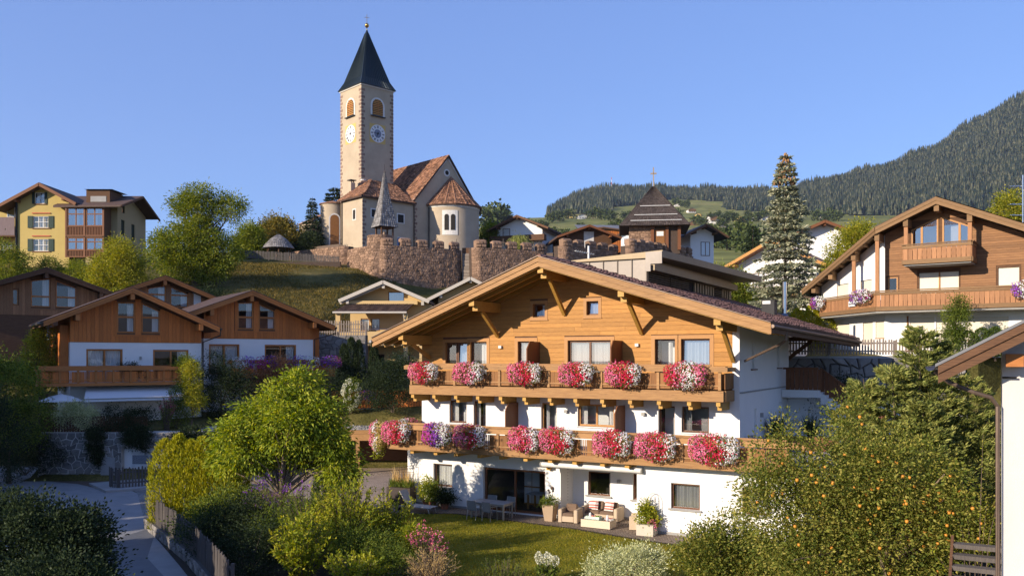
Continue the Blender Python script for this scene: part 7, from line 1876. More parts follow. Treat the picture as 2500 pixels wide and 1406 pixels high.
# garden terrace of that house, retaining wall and picket fence
tp = [(14.2, 46.4), (17, 46.1), (20.5, 46.0), (24.5, 45.2), (26, 46), (40, 52), (40, 60), (18, 60), (14.2, 55)]
MB().extrude(tp, 2.0, 7.35).build('garden_terrace', mt['slope'])['kind'] = 'structure'
t = thing('retaining_wall', 'tall grey boulder wall below the picket fence behind the fruit tree', 'wall', (14.2, 46.35, 0))
wp = [Vector((0, 0, 0)), Vector((2.8, -.3, 0)), Vector((6.3, -.4, 0)), Vector((9.7, -1.0, 0))]
def on_path(s):
	for a, b in zip(wp, wp[1:]):
		l = (b - a).length
		if s <= l: return a.lerp(b, s / l), (b - a) / l
		s -= l
	return wp[-1].copy(), (wp[-1] - wp[-2]).normalized()
Lp = sum((b - a).length for a, b in zip(wp, wp[1:]))
def PW(s, z, d):
	p, u = on_path(min(s, Lp - .001)); n = Vector((u.y, -u.x, 0)); r = p + n * (d + .02 + (4.9 - z) * .10); return Vector((r.x, r.y, 2.4 + z))
mb = MB()
for i in range(24): mb.add([PW(Lp * i / 24, 0, 0), PW(Lp * (i + 1) / 24, 0, 0), PW(Lp * (i + 1) / 24, 4.9, 0), PW(Lp * i / 24, 4.9, 0)], [(0, 1, 2, 3)])
mb.build('wall_core', mt['dmortar'], t)
stones(t, PW, Lp, 4.9, .62, .46, [mt['gstone'], mt['gstone']], 300, .10, gap=.08, jit=.5)
mb = MB()
for i in range(24): mb.add([PW(Lp * i / 24, 4.9, .04), PW(Lp * (i + 1) / 24, 4.9, .04), PW(Lp * (i + 1) / 24, 5.02, .04), PW(Lp * i / 24, 5.02, .04), PW(Lp * i / 24, 5.02, -.4), PW(Lp * (i + 1) / 24, 5.02, -.4)], [(0, 1, 2, 3), (3, 2, 5, 4)])
mb.build('coping', mt['conc'], t)
def picket_fence(label, path, zf, h, pitch, w, mat, posts=2.2, name='picket_fence', curve=None, round_top=True):
	t = thing(name, label, 'fence', (path[0][0], path[0][1], 0))
	o = Vector((path[0][0], path[0][1], 0)); P = [Vector((p[0], p[1], 0)) - o for p in path]
	mb = MB(); mb.prism([(-w / 2, 0), (w / 2, 0), (w / 2, h - w * .4), (0, h), (-w / 2, h - w * .4)], -.012, .012); pm = mb.mesh('picket', mat)
	acc = 0; tot = 0
	for a, b in zip(P, P[1:]):
		L = (b - a).length; u = (b - a) / L; ang = math.atan2(u.y, u.x)
		k = int(L / pitch)
		for i in range(k):
			p = a + u * (i + .5) * pitch
			z = zf(p.x + o.x, p.y + o.y)
			ob = link('picket', pm, t, (p.x, p.y, z)); ob.rotation_euler = (rnd.uniform(-.02, .02), rnd.uniform(-.02, .02), ang); ob.scale = (1, 1, rnd.uniform(.95, 1.04))
		n = Vector((-u.y, u.x, 0)) * .04
		za, zb_ = zf(a.x + o.x, a.y + o.y), zf(b.x + o.x, b.y + o.y)
		for f in (.22, .75):
			mb = MB(); mb.beam(a + n + Vector((0, 0, za + h * f)), b + n + Vector((0, 0, zb_ + h * f)), .05, .08); mb.build('rail', mat, t)
		m_ = max(1, int(L / posts))
		for i in range(m_ + 1):
			p = a.lerp(b, i / m_) + n * 2; z = zf(p.x + o.x, p.y + o.y)
			mb = MB(); mb.box(p.x - .045, p.x + .045, p.y - .045, p.y + .045, z - .15, z + h * .92); mb.build('post', mat, t)
	return t
picket_fence('grey picket fence on the boulder wall in front of the big brown chalet', [(14.3, 46.4), (17, 46.15), (20.5, 46.05), (24.5, 45.25), (30, 42.9)], lambda x, y: 7.5, .82, .155, .085, mt['fence'])
picket_fence('dark picket fence curving along the road below the thuja hedge', [(-15.75, 37.2), (-13.6, 34.0), (-11.6, 31.0), (-10.1, 28.4), (-8.2, 25.0)], lambda x, y: .42, 1.05, .15, .10, mt['fence_dark'])
mb = MB()
rdw = thing('kerb_wall', 'low stone kerb wall carrying the dark picket fence along the road', 'wall', (-15.9, 37.1, 0))
fp = [(-15.75, 37.2), (-13.6, 34.0), (-11.6, 31.0), (-10.1, 28.4), (-8.2, 25.0)]
for (x0, y0), (x1, y1) in zip(fp, fp[1:]):
	a, b = Vector((x0 + 15.9, y0 - 37.1, 0)), Vector((x1 + 15.9, y1 - 37.1, 0)); u = (b - a).normalized(); n = Vector((u.y, -u.x, 0)); L = (b - a).length
	mb = MB(); c = a - n * .18; d_ = b - n * .18; e_ = a + n * .12; f_ = b + n * .12
	mb.extrude([(e_.x, e_.y), (f_.x, f_.y), (d_.x, d_.y), (c.x, c.y)], -.1, .42); mb.build('wall_core', mt['dmortar'], rdw)
	stones(rdw, (lambda a, u, n: lambda s, z, d: a + u * s + n * (.12 + d) + Vector((0, 0, z)))(a, u, n), L, .42, .42, .21, [mt['gstone'], mt['gstone']], 300, .04)
picket_fence('short rounded dark picket fence on the pavement slab by the garage', [(-22.7, 48.5), (-22.4, 47.9), (-21.8, 47.6), (-17.6, 50.3)], lambda x, y: .14, 1.1, .165, .09, mt['fence_dark'])
picket_fence('dark wooden fence along the rim of the grass slope below the low church wall', [(-33.5, 108.0), (-27.5, 107.6), (-21.6, 107.4)], lambda x, y: gz(x, y) + .35, 1.05, .19, .12, mt['fence_dark'], name='slope_fence')
MB().extrude([(-33.6, 107.9), (-21.4, 107.3), (-21.4, 107.8), (-33.6, 108.4)], 17.5, 19.2).build('slope_kerb', mt['mortar'])['kind'] = 'structure'
picket_fence('pale picket fence between chalet and cream apartment house on the slope', [(-17.0, 73.0), (-12.4, 73.4)], lambda x, y: 9.2, 1.25, .2, .10, mt['fence'])
t = thing('retaining_wall', 'dark stone wall below the pale picket fence beside the cream apartment house', 'wall', (-17.0, 73.0, 0))
MB().box(0, 4.6, .02, 1, 5, 9.2).build('wall_core', mt['dmortar'], t)
stones(t, lambda s, z, d: (s, .02 - d, 6.4 + z), 4.6, 2.8, .6, .4, [mt['gstone'], mt['gstone']], 200, .06)
# ================================================================ NEAR HOUSE AT THE EDGE
nh = thing('neighbour_house', 'white wall and dark weathered eave of the nearest house beside the fruit tree', 'house', (9.86, 17.3, 0), R(-29.5))
ns = .56; NE_ = -1.1
zn = lambda x: 7.28 + (x - NE_) * ns
mb = MB(); mb.add([(0, 0, -1), (9, 0, -1), (9, 0, zn(9) - .2), (0, 0, zn(0) - .2), (0, 9, -1), (0, 9, zn(0) - .2)], [(0, 1, 2, 3), (4, 0, 3, 5)]); mb.build('wall', mt['dimmed_white'], nh)
x0 = NE_ - .05
mb = MB(); mb.add([(x0, -1.1, zn(x0)), (9, -1.1, zn(9)), (9, 9, zn(9)), (x0, 9, zn(x0)), (x0, -1.1, zn(x0) - .06), (9, -1.1, zn(9) - .06), (9, 9, zn(9) - .06), (x0, 9, zn(x0) - .06)], [(0, 1, 2, 3), (7, 6, 5, 4), (0, 4, 5, 1), (0, 3, 7, 4)])
mb.build('roof', mt['fargrey'], nh)
for d0, d1, yy in ((-.065, -.22, -1.08), (-.225, -.41, -1.04)):
	x0, x1 = NE_, 9
	MB().add([(x0, yy, zn(x0) + d0), (x1, yy, zn(x1) + d0), (x1, yy, zn(x1) + d1), (x0, yy, zn(x0) + d1), (x0, yy + .06, zn(x0) + d0), (x1, yy + .06, zn(x1) + d0), (x1, yy + .06, zn(x1) + d1), (x0, yy + .06, zn(x0) + d1)], [(0, 1, 2, 3), (7, 6, 5, 4), (0, 4, 5, 1), (3, 2, 6, 7), (0, 3, 7, 4)]).build('barge_board', mt['oldwood'], nh)
for k in range(9):
	y = -.75 + k * 1.0
	MB().beam((NE_ + .05, y, zn(NE_ + .05) - .2), (3, y, zn(3) - .2), .1, .14).build('rafter', mt['oldwood'], nh)
for k in range(10):
	y = -1.0 + k * .98
	MB().add([(NE_ + .05, y + .01, zn(NE_ + .05) - .1), (3, y + .01, zn(3) - .1), (3, y + .96, zn(3) - .1), (NE_ + .05, y + .96, zn(NE_ + .05) - .1)], [(3, 2, 1, 0)]).build('soffit_board', mt['oldwood'], nh)
MB().box(.06, .36, -.6, 0, 7.2, 7.45).build('purlin', mt['chalet_h'], nh)
mb = MB(); mb.lathe(0, 0, [(.085, 0), (.085, 10)], 8, 0, math.pi, 2 * math.pi); mb.v = [Vector((v.x + NE_ - .14, v.z - 1.1, v.y + 7.2)) for v in mb.v]; mb.build('gutter', mt['metal'], nh)
mb = MB(); mb.tube([(NE_ - .1, -.3, 7.1), (NE_ + .15, -.3, 6.88), (-.5, -.28, 6.68), (-.2, -.2, 6.58), (-.08, -.12, 6.4), (-.07, -.1, -.5)], .045, 10); mb.build('downpipe', mt['copper'], nh)
mb = MB(); mb.tube([(.0, -.1, 6.98), (.25, -.1, 6.98)], .02, 6); mb.build('wall_hook', mt['black'], nh)
st = thing('garden_steps', 'weathered timber garden steps rising beside the nearest white house', 'steps', (9.55, 18.6, 0), R(-29.5))
for k in range(7): MB().box(-.1, 1.1, k * .34, k * .34 + .3, 1.72 + k * .19, 1.82 + k * .19).build('step', mt['fence_dark'], st)
for x in (-.12, 1.1): MB().beam((x, -.1, 1.6), (x, 2.4, 3.0), .06, .25).build('stringer', mt['oldwood'], st)
# television aerials over the roofs
t = thing('tv_antenna', 'white rake aerial behind the guesthouse ridge in front of the churchyard wall', 'antenna', W(1437, 665, 75))
mb = MB(); mb.tube([(0, 0, -1.2), (0, 0, 2.3)], .1, 6); mb.build('mast', mt['metalw'], t)
mb = MB(); mb.beam((-1.2, .2, 1.9), (.5, -.1, 1.55), .05, .05)
for k in range(9): mb.beam((-1.1 + k * .19, -.3, 1.92 - k * .04), (-1.1 + k * .19, .5, 1.88 - k * .04), .025, .025)
mb.build('dipoles', mt['metalw'], t)
# ================================================================ TERRACE FURNITURE
def rbox(mb, x0, x1, y0, y1, z0, z1, r=.03, m=0):
	"""box with chamfered upright and top edges"""
	pts = [(x0 + r, y0), (x1 - r, y0), (x1, y0 + r), (x1, y1 - r), (x1 - r, y1), (x0 + r, y1), (x0, y1 - r), (x0, y0 + r)]
	cx, cy = (x0 + x1) / 2, (y0 + y1) / 2
	n = 8
	ins = [(x + (cx - x) * r * 1.2 / max(.05, (x1 - x0) / 2), y + (cy - y) * r * 1.2 / max(.05, (y1 - y0) / 2)) for x, y in pts]
	q = [(x, y, z0) for x, y in pts] + [(x, y, z1 - r) for x, y in pts] + [(x, y, z1) for x, y in ins]
	mb.add(q, [list(range(n))[::-1], list(range(2 * n, 3 * n))] + [[i, (i + 1) % n, (i + 1) % n + n, i + n] for i in range(n)] + [[i + n, (i + 1) % n + n, (i + 1) % n + 2 * n, i + 2 * n] for i in range(n)], m)
def armchair(label, loc, rz):
	t = thing('armchair', label, 'armchair', loc, rz, 'rattan lounge chairs on the terrace')
	for s in (-1, 1):
		mb = MB(); rbox(mb, min(s * .45, s * .27), max(s * .45, s * .27), -.42, .42, .03, .60, .03); mb.build('arm', mt['rattan'], t)
	mb = MB(); rbox(mb, -.265, .265, -.41, .24, .06, .30, .02); mb.build('base', mt['rattan'], t)
	mb = MB(); rbox(mb, -.265, .265, .25, .42, .06, .66, .03); mb.build('back', mt['rattan'], t)
	mb = MB(); rbox(mb, -.26, .26, -.40, .14, .305, .44, .04); mb.build('seat_cushion', mt['cush'], t)
	mb = MB(Matrix.Translation((0, .17, .44)) @ Matrix.Rotation(R(-12), 4, 'X')); rbox(mb, -.255, .255, -.07, .06, 0, .34, .04); mb.build('back_cushion', mt['cush'], t)
	return t
armchair('beige rattan armchair with brown cushions between the tall pot and the low table', (2.62, 38.5, .016), GA + R(8))
armchair('beige rattan armchair half hidden behind the square planter, turned to the low table', (5.5, 36.9, .016), GA + R(-75))
t = thing('sofa', 'beige rattan two-seat sofa with brown cushions against the white recess wall', 'sofa', tuple(G(10.45, -.62, .016)), GA)
for s in (-1, 1):
	mb = MB(); rbox(mb, min(s * .88, s * .70), max(s * .88, s * .70), -.42, .42, .03, .60, .03); mb.build('arm', mt['rattan'], t)
mb = MB(); rbox(mb, -.695, .695, -.41, .24, .06, .30, .02); mb.build('base', mt['rattan'], t)
mb = MB(); rbox(mb, -.695, .695, .25, .42, .06, .64, .03); mb.build('back', mt['rattan'], t)
for s in (-1, 1):
	mb = MB(); rbox(mb, min(0, s * .69) + .005, max(0, s * .69) - .005, -.40, .14, .305, .44, .04); mb.build('seat_cushion', mt['cush'], t)
	mb = MB(Matrix.Translation((s * .345, .17, .44)) @ Matrix.Rotation(R(-14), 4, 'X')); rbox(mb, -.33, .33, -.07, .07, 0, .36, .05); mb.build('back_cushion', mt['cush'], t)
for s, lab in ((-.42, 'white cushion with red stripes leaning at the sofa arm nearer the armchair by the pot'), (.33, 'white cushion with red stripes at the middle of the rattan sofa')):
	p = G(10.45 + s, -.72, .45)
	t = thing('striped_cushion', lab, 'cushion', tuple(p), GA + R(6 if s < 0 else -4), 'striped cushions on the sofa')
	Tm = Matrix.Rotation(R(-18), 4, 'X')
	n = 8
	for j in range(n):
		z0, z1 = .44 * j / n, .44 * (j + 1) / n
		f = lambda z: .10 * math.sin(math.pi * z / .44) ** .5 if 0 < z < .44 else .02
		w = .215
		mb = MB(Tm); mb.add([(-w, -.01, z0), (-w * .5, -f(z0), z0), (w * .5, -f(z0), z0), (w, -.01, z0), (-w, -.01, z1), (-w * .5, -f(z1), z1), (w * .5, -f(z1), z1), (w, -.01, z1), (-w, .04, z0), (w, .04, z0), (-w, .04, z1), (w, .04, z1)],
							[(0, 1, 5, 4), (1, 2, 6, 5), (2, 3, 7, 6), (4, 5, 6, 7), (8, 0, 4, 10), (3, 9, 11, 7), (9, 8, 10, 11)])
		if j in (0,): base_m = mb
		mb.build('stripe' if j in (1, 3, 6) else 'cover', mt['redst'] if j in (1, 3, 6) and rnd.random() < 2 else mt['pillow'], t)
t = thing('coffee_table', 'low cream rattan block table with glass top in front of the lounge seats', 'table', (3.75, 37.25, .016), GA)
mb = MB(); mb.box(-.68, .68, -.36, .36, .03, .36); mb.build('body', mt['rattan_l'], t)
mb = MB(); mb.box(-.70, .70, -.38, .38, .365, .378); mb.build('glass_top', mt['glass_sky'], t)
t = thing('tray', 'mint coloured tray of fruit and a white figure on the low rattan table', 'tray', (3.55, 37.3, .395), GA)
mb = MB(); mb.box(-.30, .30, -.15, .15, 0, .015); mb.box(-.32, .32, -.17, -.15, 0, .10); mb.box(-.32, .32, .15, .17, 0, .10); mb.box(-.32, -.30, -.15, .15, 0, .10); mb.box(.30, .32, -.15, .15, 0, .10); mb.build('dish', mt['mint'], t)
for i, (x, y, r, m) in enumerate(((-.05, 0, .07, 'redst'), (.05, .04, .06, 'redst'), (.17, 0, .07, 'ap'), (.22, .06, .06, 'ap'), (.12, -.06, .06, 'ap'))):
	mat = mt['redst'] if m == 'redst' else mt.setdefault('greenfruit', M('green_fruit', (.22, .30, .05), None, .4))
	mb = MB(); mb.lathe(x, y, [(0, .0), (r * .75, .02), (r, .07), (r * .7, .12), (0, .135)], 8); mb.build('fruit', mat, t, smooth=True)
mb = MB(); mb.lathe(-.18, .02, [(.08, 0), (.09, .06), (.05, .12), (.06, .18), (.0, .25)], 8); mb.build('figure', mt['clockw'], t)
t = thing('jug', 'little white jug on the low rattan table beside the tray', 'jug', (4.1, 37.0, .395), 0)
mb = MB(); mb.lathe(0, 0, [(.05, 0), (.06, .08), (.035, .14), (.045, .19)], 8); mb.build('body', mt['clockw'], t)
# dining set
t = thing('dining_table', 'grey terrace dining table with pale metal legs before the glass door', 'table', tuple(G(5.85, -2.72, .016)), GA)
mb = MB(); mb.box(-.9, .9, -.45, .45, .71, .745); mb.build('table_top', mt['table'], t)
mb = MB(); mb.box(-.86, .86, -.41, -.38, .62, .709); mb.box(-.86, .86, .38, .41, .62, .709); mb.box(-.86, -.83, -.38, .38, .62, .709); mb.box(.83, .86, -.38, .38, .62, .709); mb.build('apron', mt['alu'], t)
for sx in (-1, 1):
	for sy in (-1, 1): MB().box(sx * .84 - .035, sx * .84 + .035, sy * .39 - .035, sy * .39 + .035, 0, .709).build('leg', mt['alu'], t)
def dining_chair():
	t = thing('dining_chair', 'c', 'chair', (0, 0, 0))
	for s in (-1, 1):
		mb = MB(); mb.tube([(s * .24, -.24, 0), (s * .235, -.22, .43)], .014, 6); mb.build('leg', mt['alu'], t)
		mb = MB(); mb.tube([(s * .24, .27, 0), (s * .235, .2, .43), (s * .23, .27, .86)], .014, 6); mb.build('leg', mt['alu'], t)
		mb = MB(); mb.tube([(s * .26, -.2, .64), (s * .26, .24, .66)], .016, 6); mb.tube([(s * .24, -.22, .43), (s * .26, -.2, .64)], .013, 6); mb.build('armrest', mt['alu'], t)
	mb = MB(); mb.add([(-.23, -.24, .43), (.23, -.24, .43), (.23, .2, .415), (-.23, .2, .415), (-.23, -.24, .42), (.23, -.24, .42), (.23, .2, .405), (-.23, .2, .405)], [(0, 1, 2, 3), (7, 6, 5, 4), (0, 4, 5, 1)]); mb.build('seat', mt['sling'], t)
	mb = MB(); mb.add([(-.225, .205, .42), (.225, .205, .42), (.22, .275, .87), (-.22, .275, .87), (-.225, .22, .42), (.225, .22, .42), (.22, .29, .87), (-.22, .29, .87)], [(0, 1, 2, 3), (7, 6, 5, 4), (3, 2, 6, 7)]); mb.build('backrest', mt['sling'], t)
	return t
dc = dining_chair()
sp_ = [(5.3, -3.35, 180, 'grey sling chair on the lawn side of the terrace table, nearer the lounger'), (6.15, -3.4, 172, 'grey sling chair on the lawn side of the terrace table, nearer the tall pot'),
	   (5.35, -2.05, 4, 'grey sling chair behind the terrace table in front of the fixed glass pane'), (6.3, -2.0, -6, 'grey sling chair behind the terrace table by the sliding door post')]
for i, (x, y, a, lab) in enumerate(sp_):
	c = dc if i == 0 else copy_tree(dc)
	c.location = G(x, y, .016); c.rotation_euler = (0, 0, GA + R(a)); c['label'] = lab; c['group'] = 'terrace dining chairs'
# indoors behind the sliding door
t = thing('indoor_table', 'dark dining table inside the room behind the sliding glass door', 'table', tuple(G(7.0, .3, .05)), GA)
MB().box(-.8, .8, -.42, .42, .70, .74).build('table_top', mt['table'], t)
for sx in (-1, 1):
	for sy in (-1, 1): MB().box(sx * .7 - .04, sx * .7 + .04, sy * .35 - .04, sy * .35 + .04, 0, .70).build('leg', mt['trim'], t)
t = thing('glass_cabinet', 'pale glazed cabinet inside the room behind the fixed glass pane', 'cabinet', tuple(G(5.9, 1.1, .05)), GA)
mb = MB(); mb.box(-.45, .45, 0, .4, 0, 1.75); mb.build('body', mt['trim'], t)
for k in range(2):
	for j in range(2): MB().box(-.42 + k * .44, -.02 + k * .44, -.02, -.001, .08 + j * .84, .84 + j * .84).build('pane', mt['awn'], t)
# sun lounger
t = thing('sun_lounger', 'pale sun lounger with raised back and black wheel on the shaded paving', 'sun lounger', (-4.55, 41.0, .016), R(-28))
mb = MB(); mb.add([(-.35, -.3, .33), (1.0, -.3, .30), (1.0, .3, .30), (-.35, .3, .33), (-.35, -.3, .31), (1.0, -.3, .28), (1.0, .3, .28), (-.35, .3, .31)], [(0, 1, 2, 3), (7, 6, 5, 4), (0, 4, 5, 1), (1, 5, 6, 2), (2, 6, 7, 3)]); mb.build('seat', mt['paleseat'], t)
mb = MB(); mb.add([(-.35, -.3, .33), (-.35, .3, .33), (-.78, .3, .98), (-.78, -.3, .98), (-.37, -.3, .31), (-.37, .3, .31), (-.80, .3, .965), (-.80, -.3, .965)], [(0, 1, 2, 3), (7, 6, 5, 4), (3, 2, 6, 7), (0, 3, 7, 4)]); mb.build('backrest', mt['paleseat'], t)
for s in (-1, 1):
	mb = MB(); mb.tube([(-.72, s * .3, .27), (1.0, s * .3, .27)], .02, 6); mb.build('rail', mt['alu'], t)
	mb = MB(); mb.tube([(.82, s * .3, .27), (.92, s * .29, 0)], .016, 6); mb.build('leg', mt['alu'], t)
	mb = MB(); mb.tube([(-.75, s * .31 - .02, .1), (-.75, s * .31 + .02, .1)], .1, 14); mb.tube([(-.7, s * .3, .27), (-.75, s * .3, .1)], .015, 5); mb.build('wheel', mt['black'], t)
# planters
t = thing('planter_trough', 'dark brown trough with ornamental grass and a wire trellis by the house corner', 'planter', (-5.55, 43.1, .016), R(-24))
mb = MB(); mb.box(-.68, .68, -.3, .3, .06, .86); mb.box(-.6, .6, -.25, .25, 0, .06); mb.build('box', mt['darkplant'], t)
mb = MB()
for x in (-.45, .05, .6): mb.tube([(x, .2, .8), (x, .2, 1.85 + x * .15)], .012, 5)
for z in (1.25, 1.55): mb.tube([(-.45, .2, z), (.6, .2, z + .05)], .010, 5)
mb.tube([(-.45, .2, 1.78), (.6, .2, 1.94)], .012, 5); mb.build('trellis', mt['darkmet'], t)
n = 900; x = rng.uniform(-.6, .6, n); P = np.column_stack([x, rng.normal(size=n) * .12, np.full(n, .84)]); A = rng.normal(size=(n, 3)) * .33; A[:, 2] = 1
Vv, Ff = leafgeo(P, A, .42, .02, .1); link('grass_tuft', npmesh('grass_tuft', Vv, Ff, LEAF['shrub']), t)
n = 120; P = np.column_stack([rng.uniform(-.55, .55, n), rng.normal(size=n) * .1, np.full(n, .9)]); A = rng.normal(size=(n, 3)) * .22 + [-.05, 0, 1]
Vv, Ff = leafgeo(P, A, .85, .022, .1); link('seed_stalk', npmesh('seed_stalk', Vv, Ff, LEAF['tawny']), t)
t = thing('tall_planter', 'tall tapered taupe pot with green plant and dark ball flowers by the glass door', 'planter', (1.72, 38.75, .016), GA)
mb = MB(); q = [(-.19, -.19, 0), (.19, -.19, 0), (.19, .19, 0), (-.19, .19, 0), (-.29, -.29, .74), (.29, -.29, .74), (.29, .29, .74), (-.29, .29, .74)]
mb.add(q, [(3, 2, 1, 0), (0, 1, 5, 4), (1, 2, 6, 5), (2, 3, 7, 6), (3, 0, 4, 7), (4, 5, 6, 7)]); mb.build('pot', mt['taupe'], t)
P, A, _ = crown_points([(0, 0, .86, .3, .3, .16)], 60, 12, .08, .3, -.2); Vv, Ff = leafgeo(P, A, .12, .03); link('foliage', npmesh('foliage', Vv, Ff, LEAF['shrub']), t)
for x, y, h in ((-.08, 0, 1.36), (-.0, -.05, 1.28), (.13, .02, 1.34)):
	mb = MB(); mb.tube([(x * .5, y, .8), (x, y, h - .05)], .008, 5); mb.lathe(x, y, [(0, h - .06), (.045, h - .04), (.06, h), (.045, h + .04), (0, h + .06)], 8); mb.build('seed_head', mt['darkmet'], t)
t = thing('square_planter', 'square beige planter with yellow-green climber and thin plant supports by the white wall', 'planter', (5.62, 35.75, .016), GA + R(3))
mb = MB(); mb.box(-.36, .36, -.36, .36, 0, .45); mb.build('box', mt['beigeplant'], t)
P, A, _ = crown_points([(-.12, -.05, .75, .3, .28, .36), (-.1, 0, 1.1, .2, .2, .3), (.2, .1, .7, .25, .25, .3)], 110, 16, .09, .4, 0); Vv, Ff = leafgeo(P, A, .1, .05); link('foliage', npmesh('foliage', Vv, Ff, LEAF['bright']), t)
P, A, _ = crown_points([(.3, -.25, .45, .12, .1, .2), (.2, .3, .6, .2, .1, .2)], 30, 12, .06, .3, -.4); Vv, Ff = leafgeo(P, A, .06, .03); link('trailing_plant', npmesh('trailing_plant', Vv, Ff, LEAF['petal_pink']), t)
mb = MB()
for x, y in ((-.3, .1), (-.1, .2), (.1, .15), (.3, .2)): mb.tube([(x, y, .4), (x * .9, y, 1.55)], .008, 5)
for z in (1.2, 1.4): mb.tube([(-.3, .15, z), (.3, .18, z + .02)], .006, 5)
mb.build('plant_support', mt['darkmet'], t)
t = thing('arch_trellis', 'thin grey arched plant support standing against the white wall', 'trellis', tuple(G(13.55, -2.45, .016)), GA)
mb = MB(); n = 10
mb.tube([(-.26, 0, 0), (-.26, 0, 1.35)] + [(-.26 * math.cos(math.pi * k / n), 0, 1.35 + .34 * math.sin(math.pi * k / n)) for k in range(1, n)] + [(.26, 0, 1.35), (.26, 0, 0)], .012, 5)
for x in (-.09, .09): mb.tube([(x, 0, .3), (x, 0, 1.64)], .006, 5)
mb.build('hoop', mt['conc'], t)
for i, (lab, x, y, h, m) in enumerate((('potted leafy plant in terracotta below the curtained ground window', 2.0, -1.95, 1.0, 'shrub'), ('second potted plant in terracotta beside the curtained ground window, pale flowered', 2.75, -1.95, .65, 'dark'), ('tall potted shrub with yellowish leaves below the curtained ground window', 1.55, -1.75, 1.25, 'silver'))):
	t = thing('potted_plant', lab, 'potted plant', tuple(G(x, y, .016)), 0, 'potted plants under the curtained window')
	mb = MB(); mb.lathe(0, 0, [(.15, 0), (.21, .3), (.22, .32), (.19, .32)], 12); mb.build('pot', mt['terracotta'], t)
	P, A, _ = crown_points([(0, 0, .3 + h * .45, .34, .34, h * .45), (.15, 0, .3 + h * .3, .25, .25, h * .25)], 90, 14, .1, .4, 0); Vv, Ff = leafgeo(P, A, .11, .05); link('foliage', npmesh('foliage', Vv, Ff, LEAF[m if m != 'silver' else 'bright']), t)
# shaded terrace beside the stairs
for i, (lab, x, y, h) in enumerate((('dark spiky potted grass in the timber planter by the white stair', 17.0, 4.6, 1.1), ('second dark spiky potted grass in the timber planter, nearer the fruit tree', 18.6, 4.6, 1.1))):
	t = thing('potted_grass', lab, 'potted plant', tuple(G(x, y, 3.1)), 0, 'spiky plants in the timber planter')
	MB().box(-.2, .2, -.2, .2, 0, .5).build('pot', mt['darkplant'], t)
	n = 160; P = np.column_stack([rng.normal(size=n) * .08, rng.normal(size=n) * .08, np.full(n, .45)]); A = rng.normal(size=(n, 3)) * .28 + [0, 0, 1]; Vv, Ff = leafgeo(P, A, h, .04, .1); link('blades', npmesh('blades', Vv, Ff, LEAF['dark']), t)
t = thing('bistro_table', 'small dark round bistro table on the shaded side terrace', 'table', tuple(G(17.4, 1.3, 3.09)), 0)
mb = MB(); mb.lathe(0, 0, [(.36, .70), (.36, .73), (0, .73)], 14); mb.build('table_top', mt['darkmet'], t); mb = MB(); mb.tube([(0, 0, 0), (0, 0, .7)], .025, 6); mb.lathe(0, 0, [(.22, 0), (.2, .02), (0, .03)], 10); mb.build('stand', mt['darkmet'], t)
t = thing('folding_chair', 'dark folding chair beside the bistro table on the side terrace', 'chair', tuple(G(16.9, .9, 3.09)), GA + R(60))
mb = MB(); mb.box(-.2, .2, -.2, .2, .42, .45); mb.build('seat', mt['darkmet'], t)
for s in (-1, 1):
	mb = MB(); mb.tube([(s * .2, -.22, 0), (s * .2, .2, .9)], .012, 5); mb.build('leg', mt['darkmet'], t)
	mb = MB(); mb.tube([(s * .19, .22, 0), (s * .19, -.18, .45)], .012, 5); mb.build('leg', mt['darkmet'], t)
for k in range(5): MB().box(-.18 + k * .08, -.15 + k * .08, .17, .19, .5, .9).build('back_slat', mt['darkmet'], t)
# ================================================================ PLANTS
def at(px, Y, z=None):
	x = (px - CX) / F * Y
	return Vector((x, Y, gz(x, Y) if z is None else z))
def stalky(name, label, base, n, h, spread, mat, leaf=(.09, .025), per=34, lean=.0, cat='shrub', group=None, tip=None, tipmat=None, curve=.35, r0=.25):
	"""shrub of many arching rods set with small leaves"""
	t = thing(name, label, cat, base, 0, group)
	mb = MB(); Ps = []; As = []; Tp = []; Ta = []
	for i in range(n):
		a = rnd.uniform(0, 2 * math.pi); s = spread * math.sqrt(rnd.random()); hh = h * rnd.uniform(.6, 1.08) * (1 - .3 * (s / spread) ** 2)
		b = Vector((math.cos(a) * s * r0, math.sin(a) * s * r0, 0)); tipv = Vector((math.cos(a) * s + lean, math.sin(a) * s, hh)); mid = b.lerp(tipv, .55) + Vector((0, 0, hh * curve * .3)) - Vector((math.cos(a), math.sin(a), 0)) * s * .12
		mb.tube([b, mid, tipv], [.016, .011, .004], 4)
		f = rng.random(per) ** .75
		p0, p1, p2 = np.array(b), np.array(mid), np.array(tipv)
		f_ = f[:, None]
		pos = (1 - f_) ** 2 * p0 + 2 * f_ * (1 - f_) * p1 + f_ ** 2 * p2
		dr = unit(2 * (1 - f_) * (p1 - p0) + 2 * f_ * (p2 - p1))
		Ps.append(pos + rng.normal(size=pos.shape) * .015); As.append(dr * .7 + rng.normal(size=pos.shape) * .6)
		if tip:
			k = 10; g = 1 - rng.random(k)[:, None] * tip
			pos = (1 - g) ** 2 * p0 + 2 * g * (1 - g) * p1 + g ** 2 * p2
			Tp.append(pos + rng.normal(size=pos.shape) * .03); Ta.append(rng.normal(size=pos.shape))
	V, Fc = leafgeo(np.concatenate(Ps), np.concatenate(As), leaf[0], leaf[1])
	link('foliage', npmesh('foliage', V, Fc, mat), t); mb.build('stem', mt['trunk'], t)
	if tip:
		V, Fc = leafgeo(np.concatenate(Tp), np.concatenate(Ta), .06, .04); link('blossom', npmesh('blossom', V, Fc, tipmat), t)
	return t
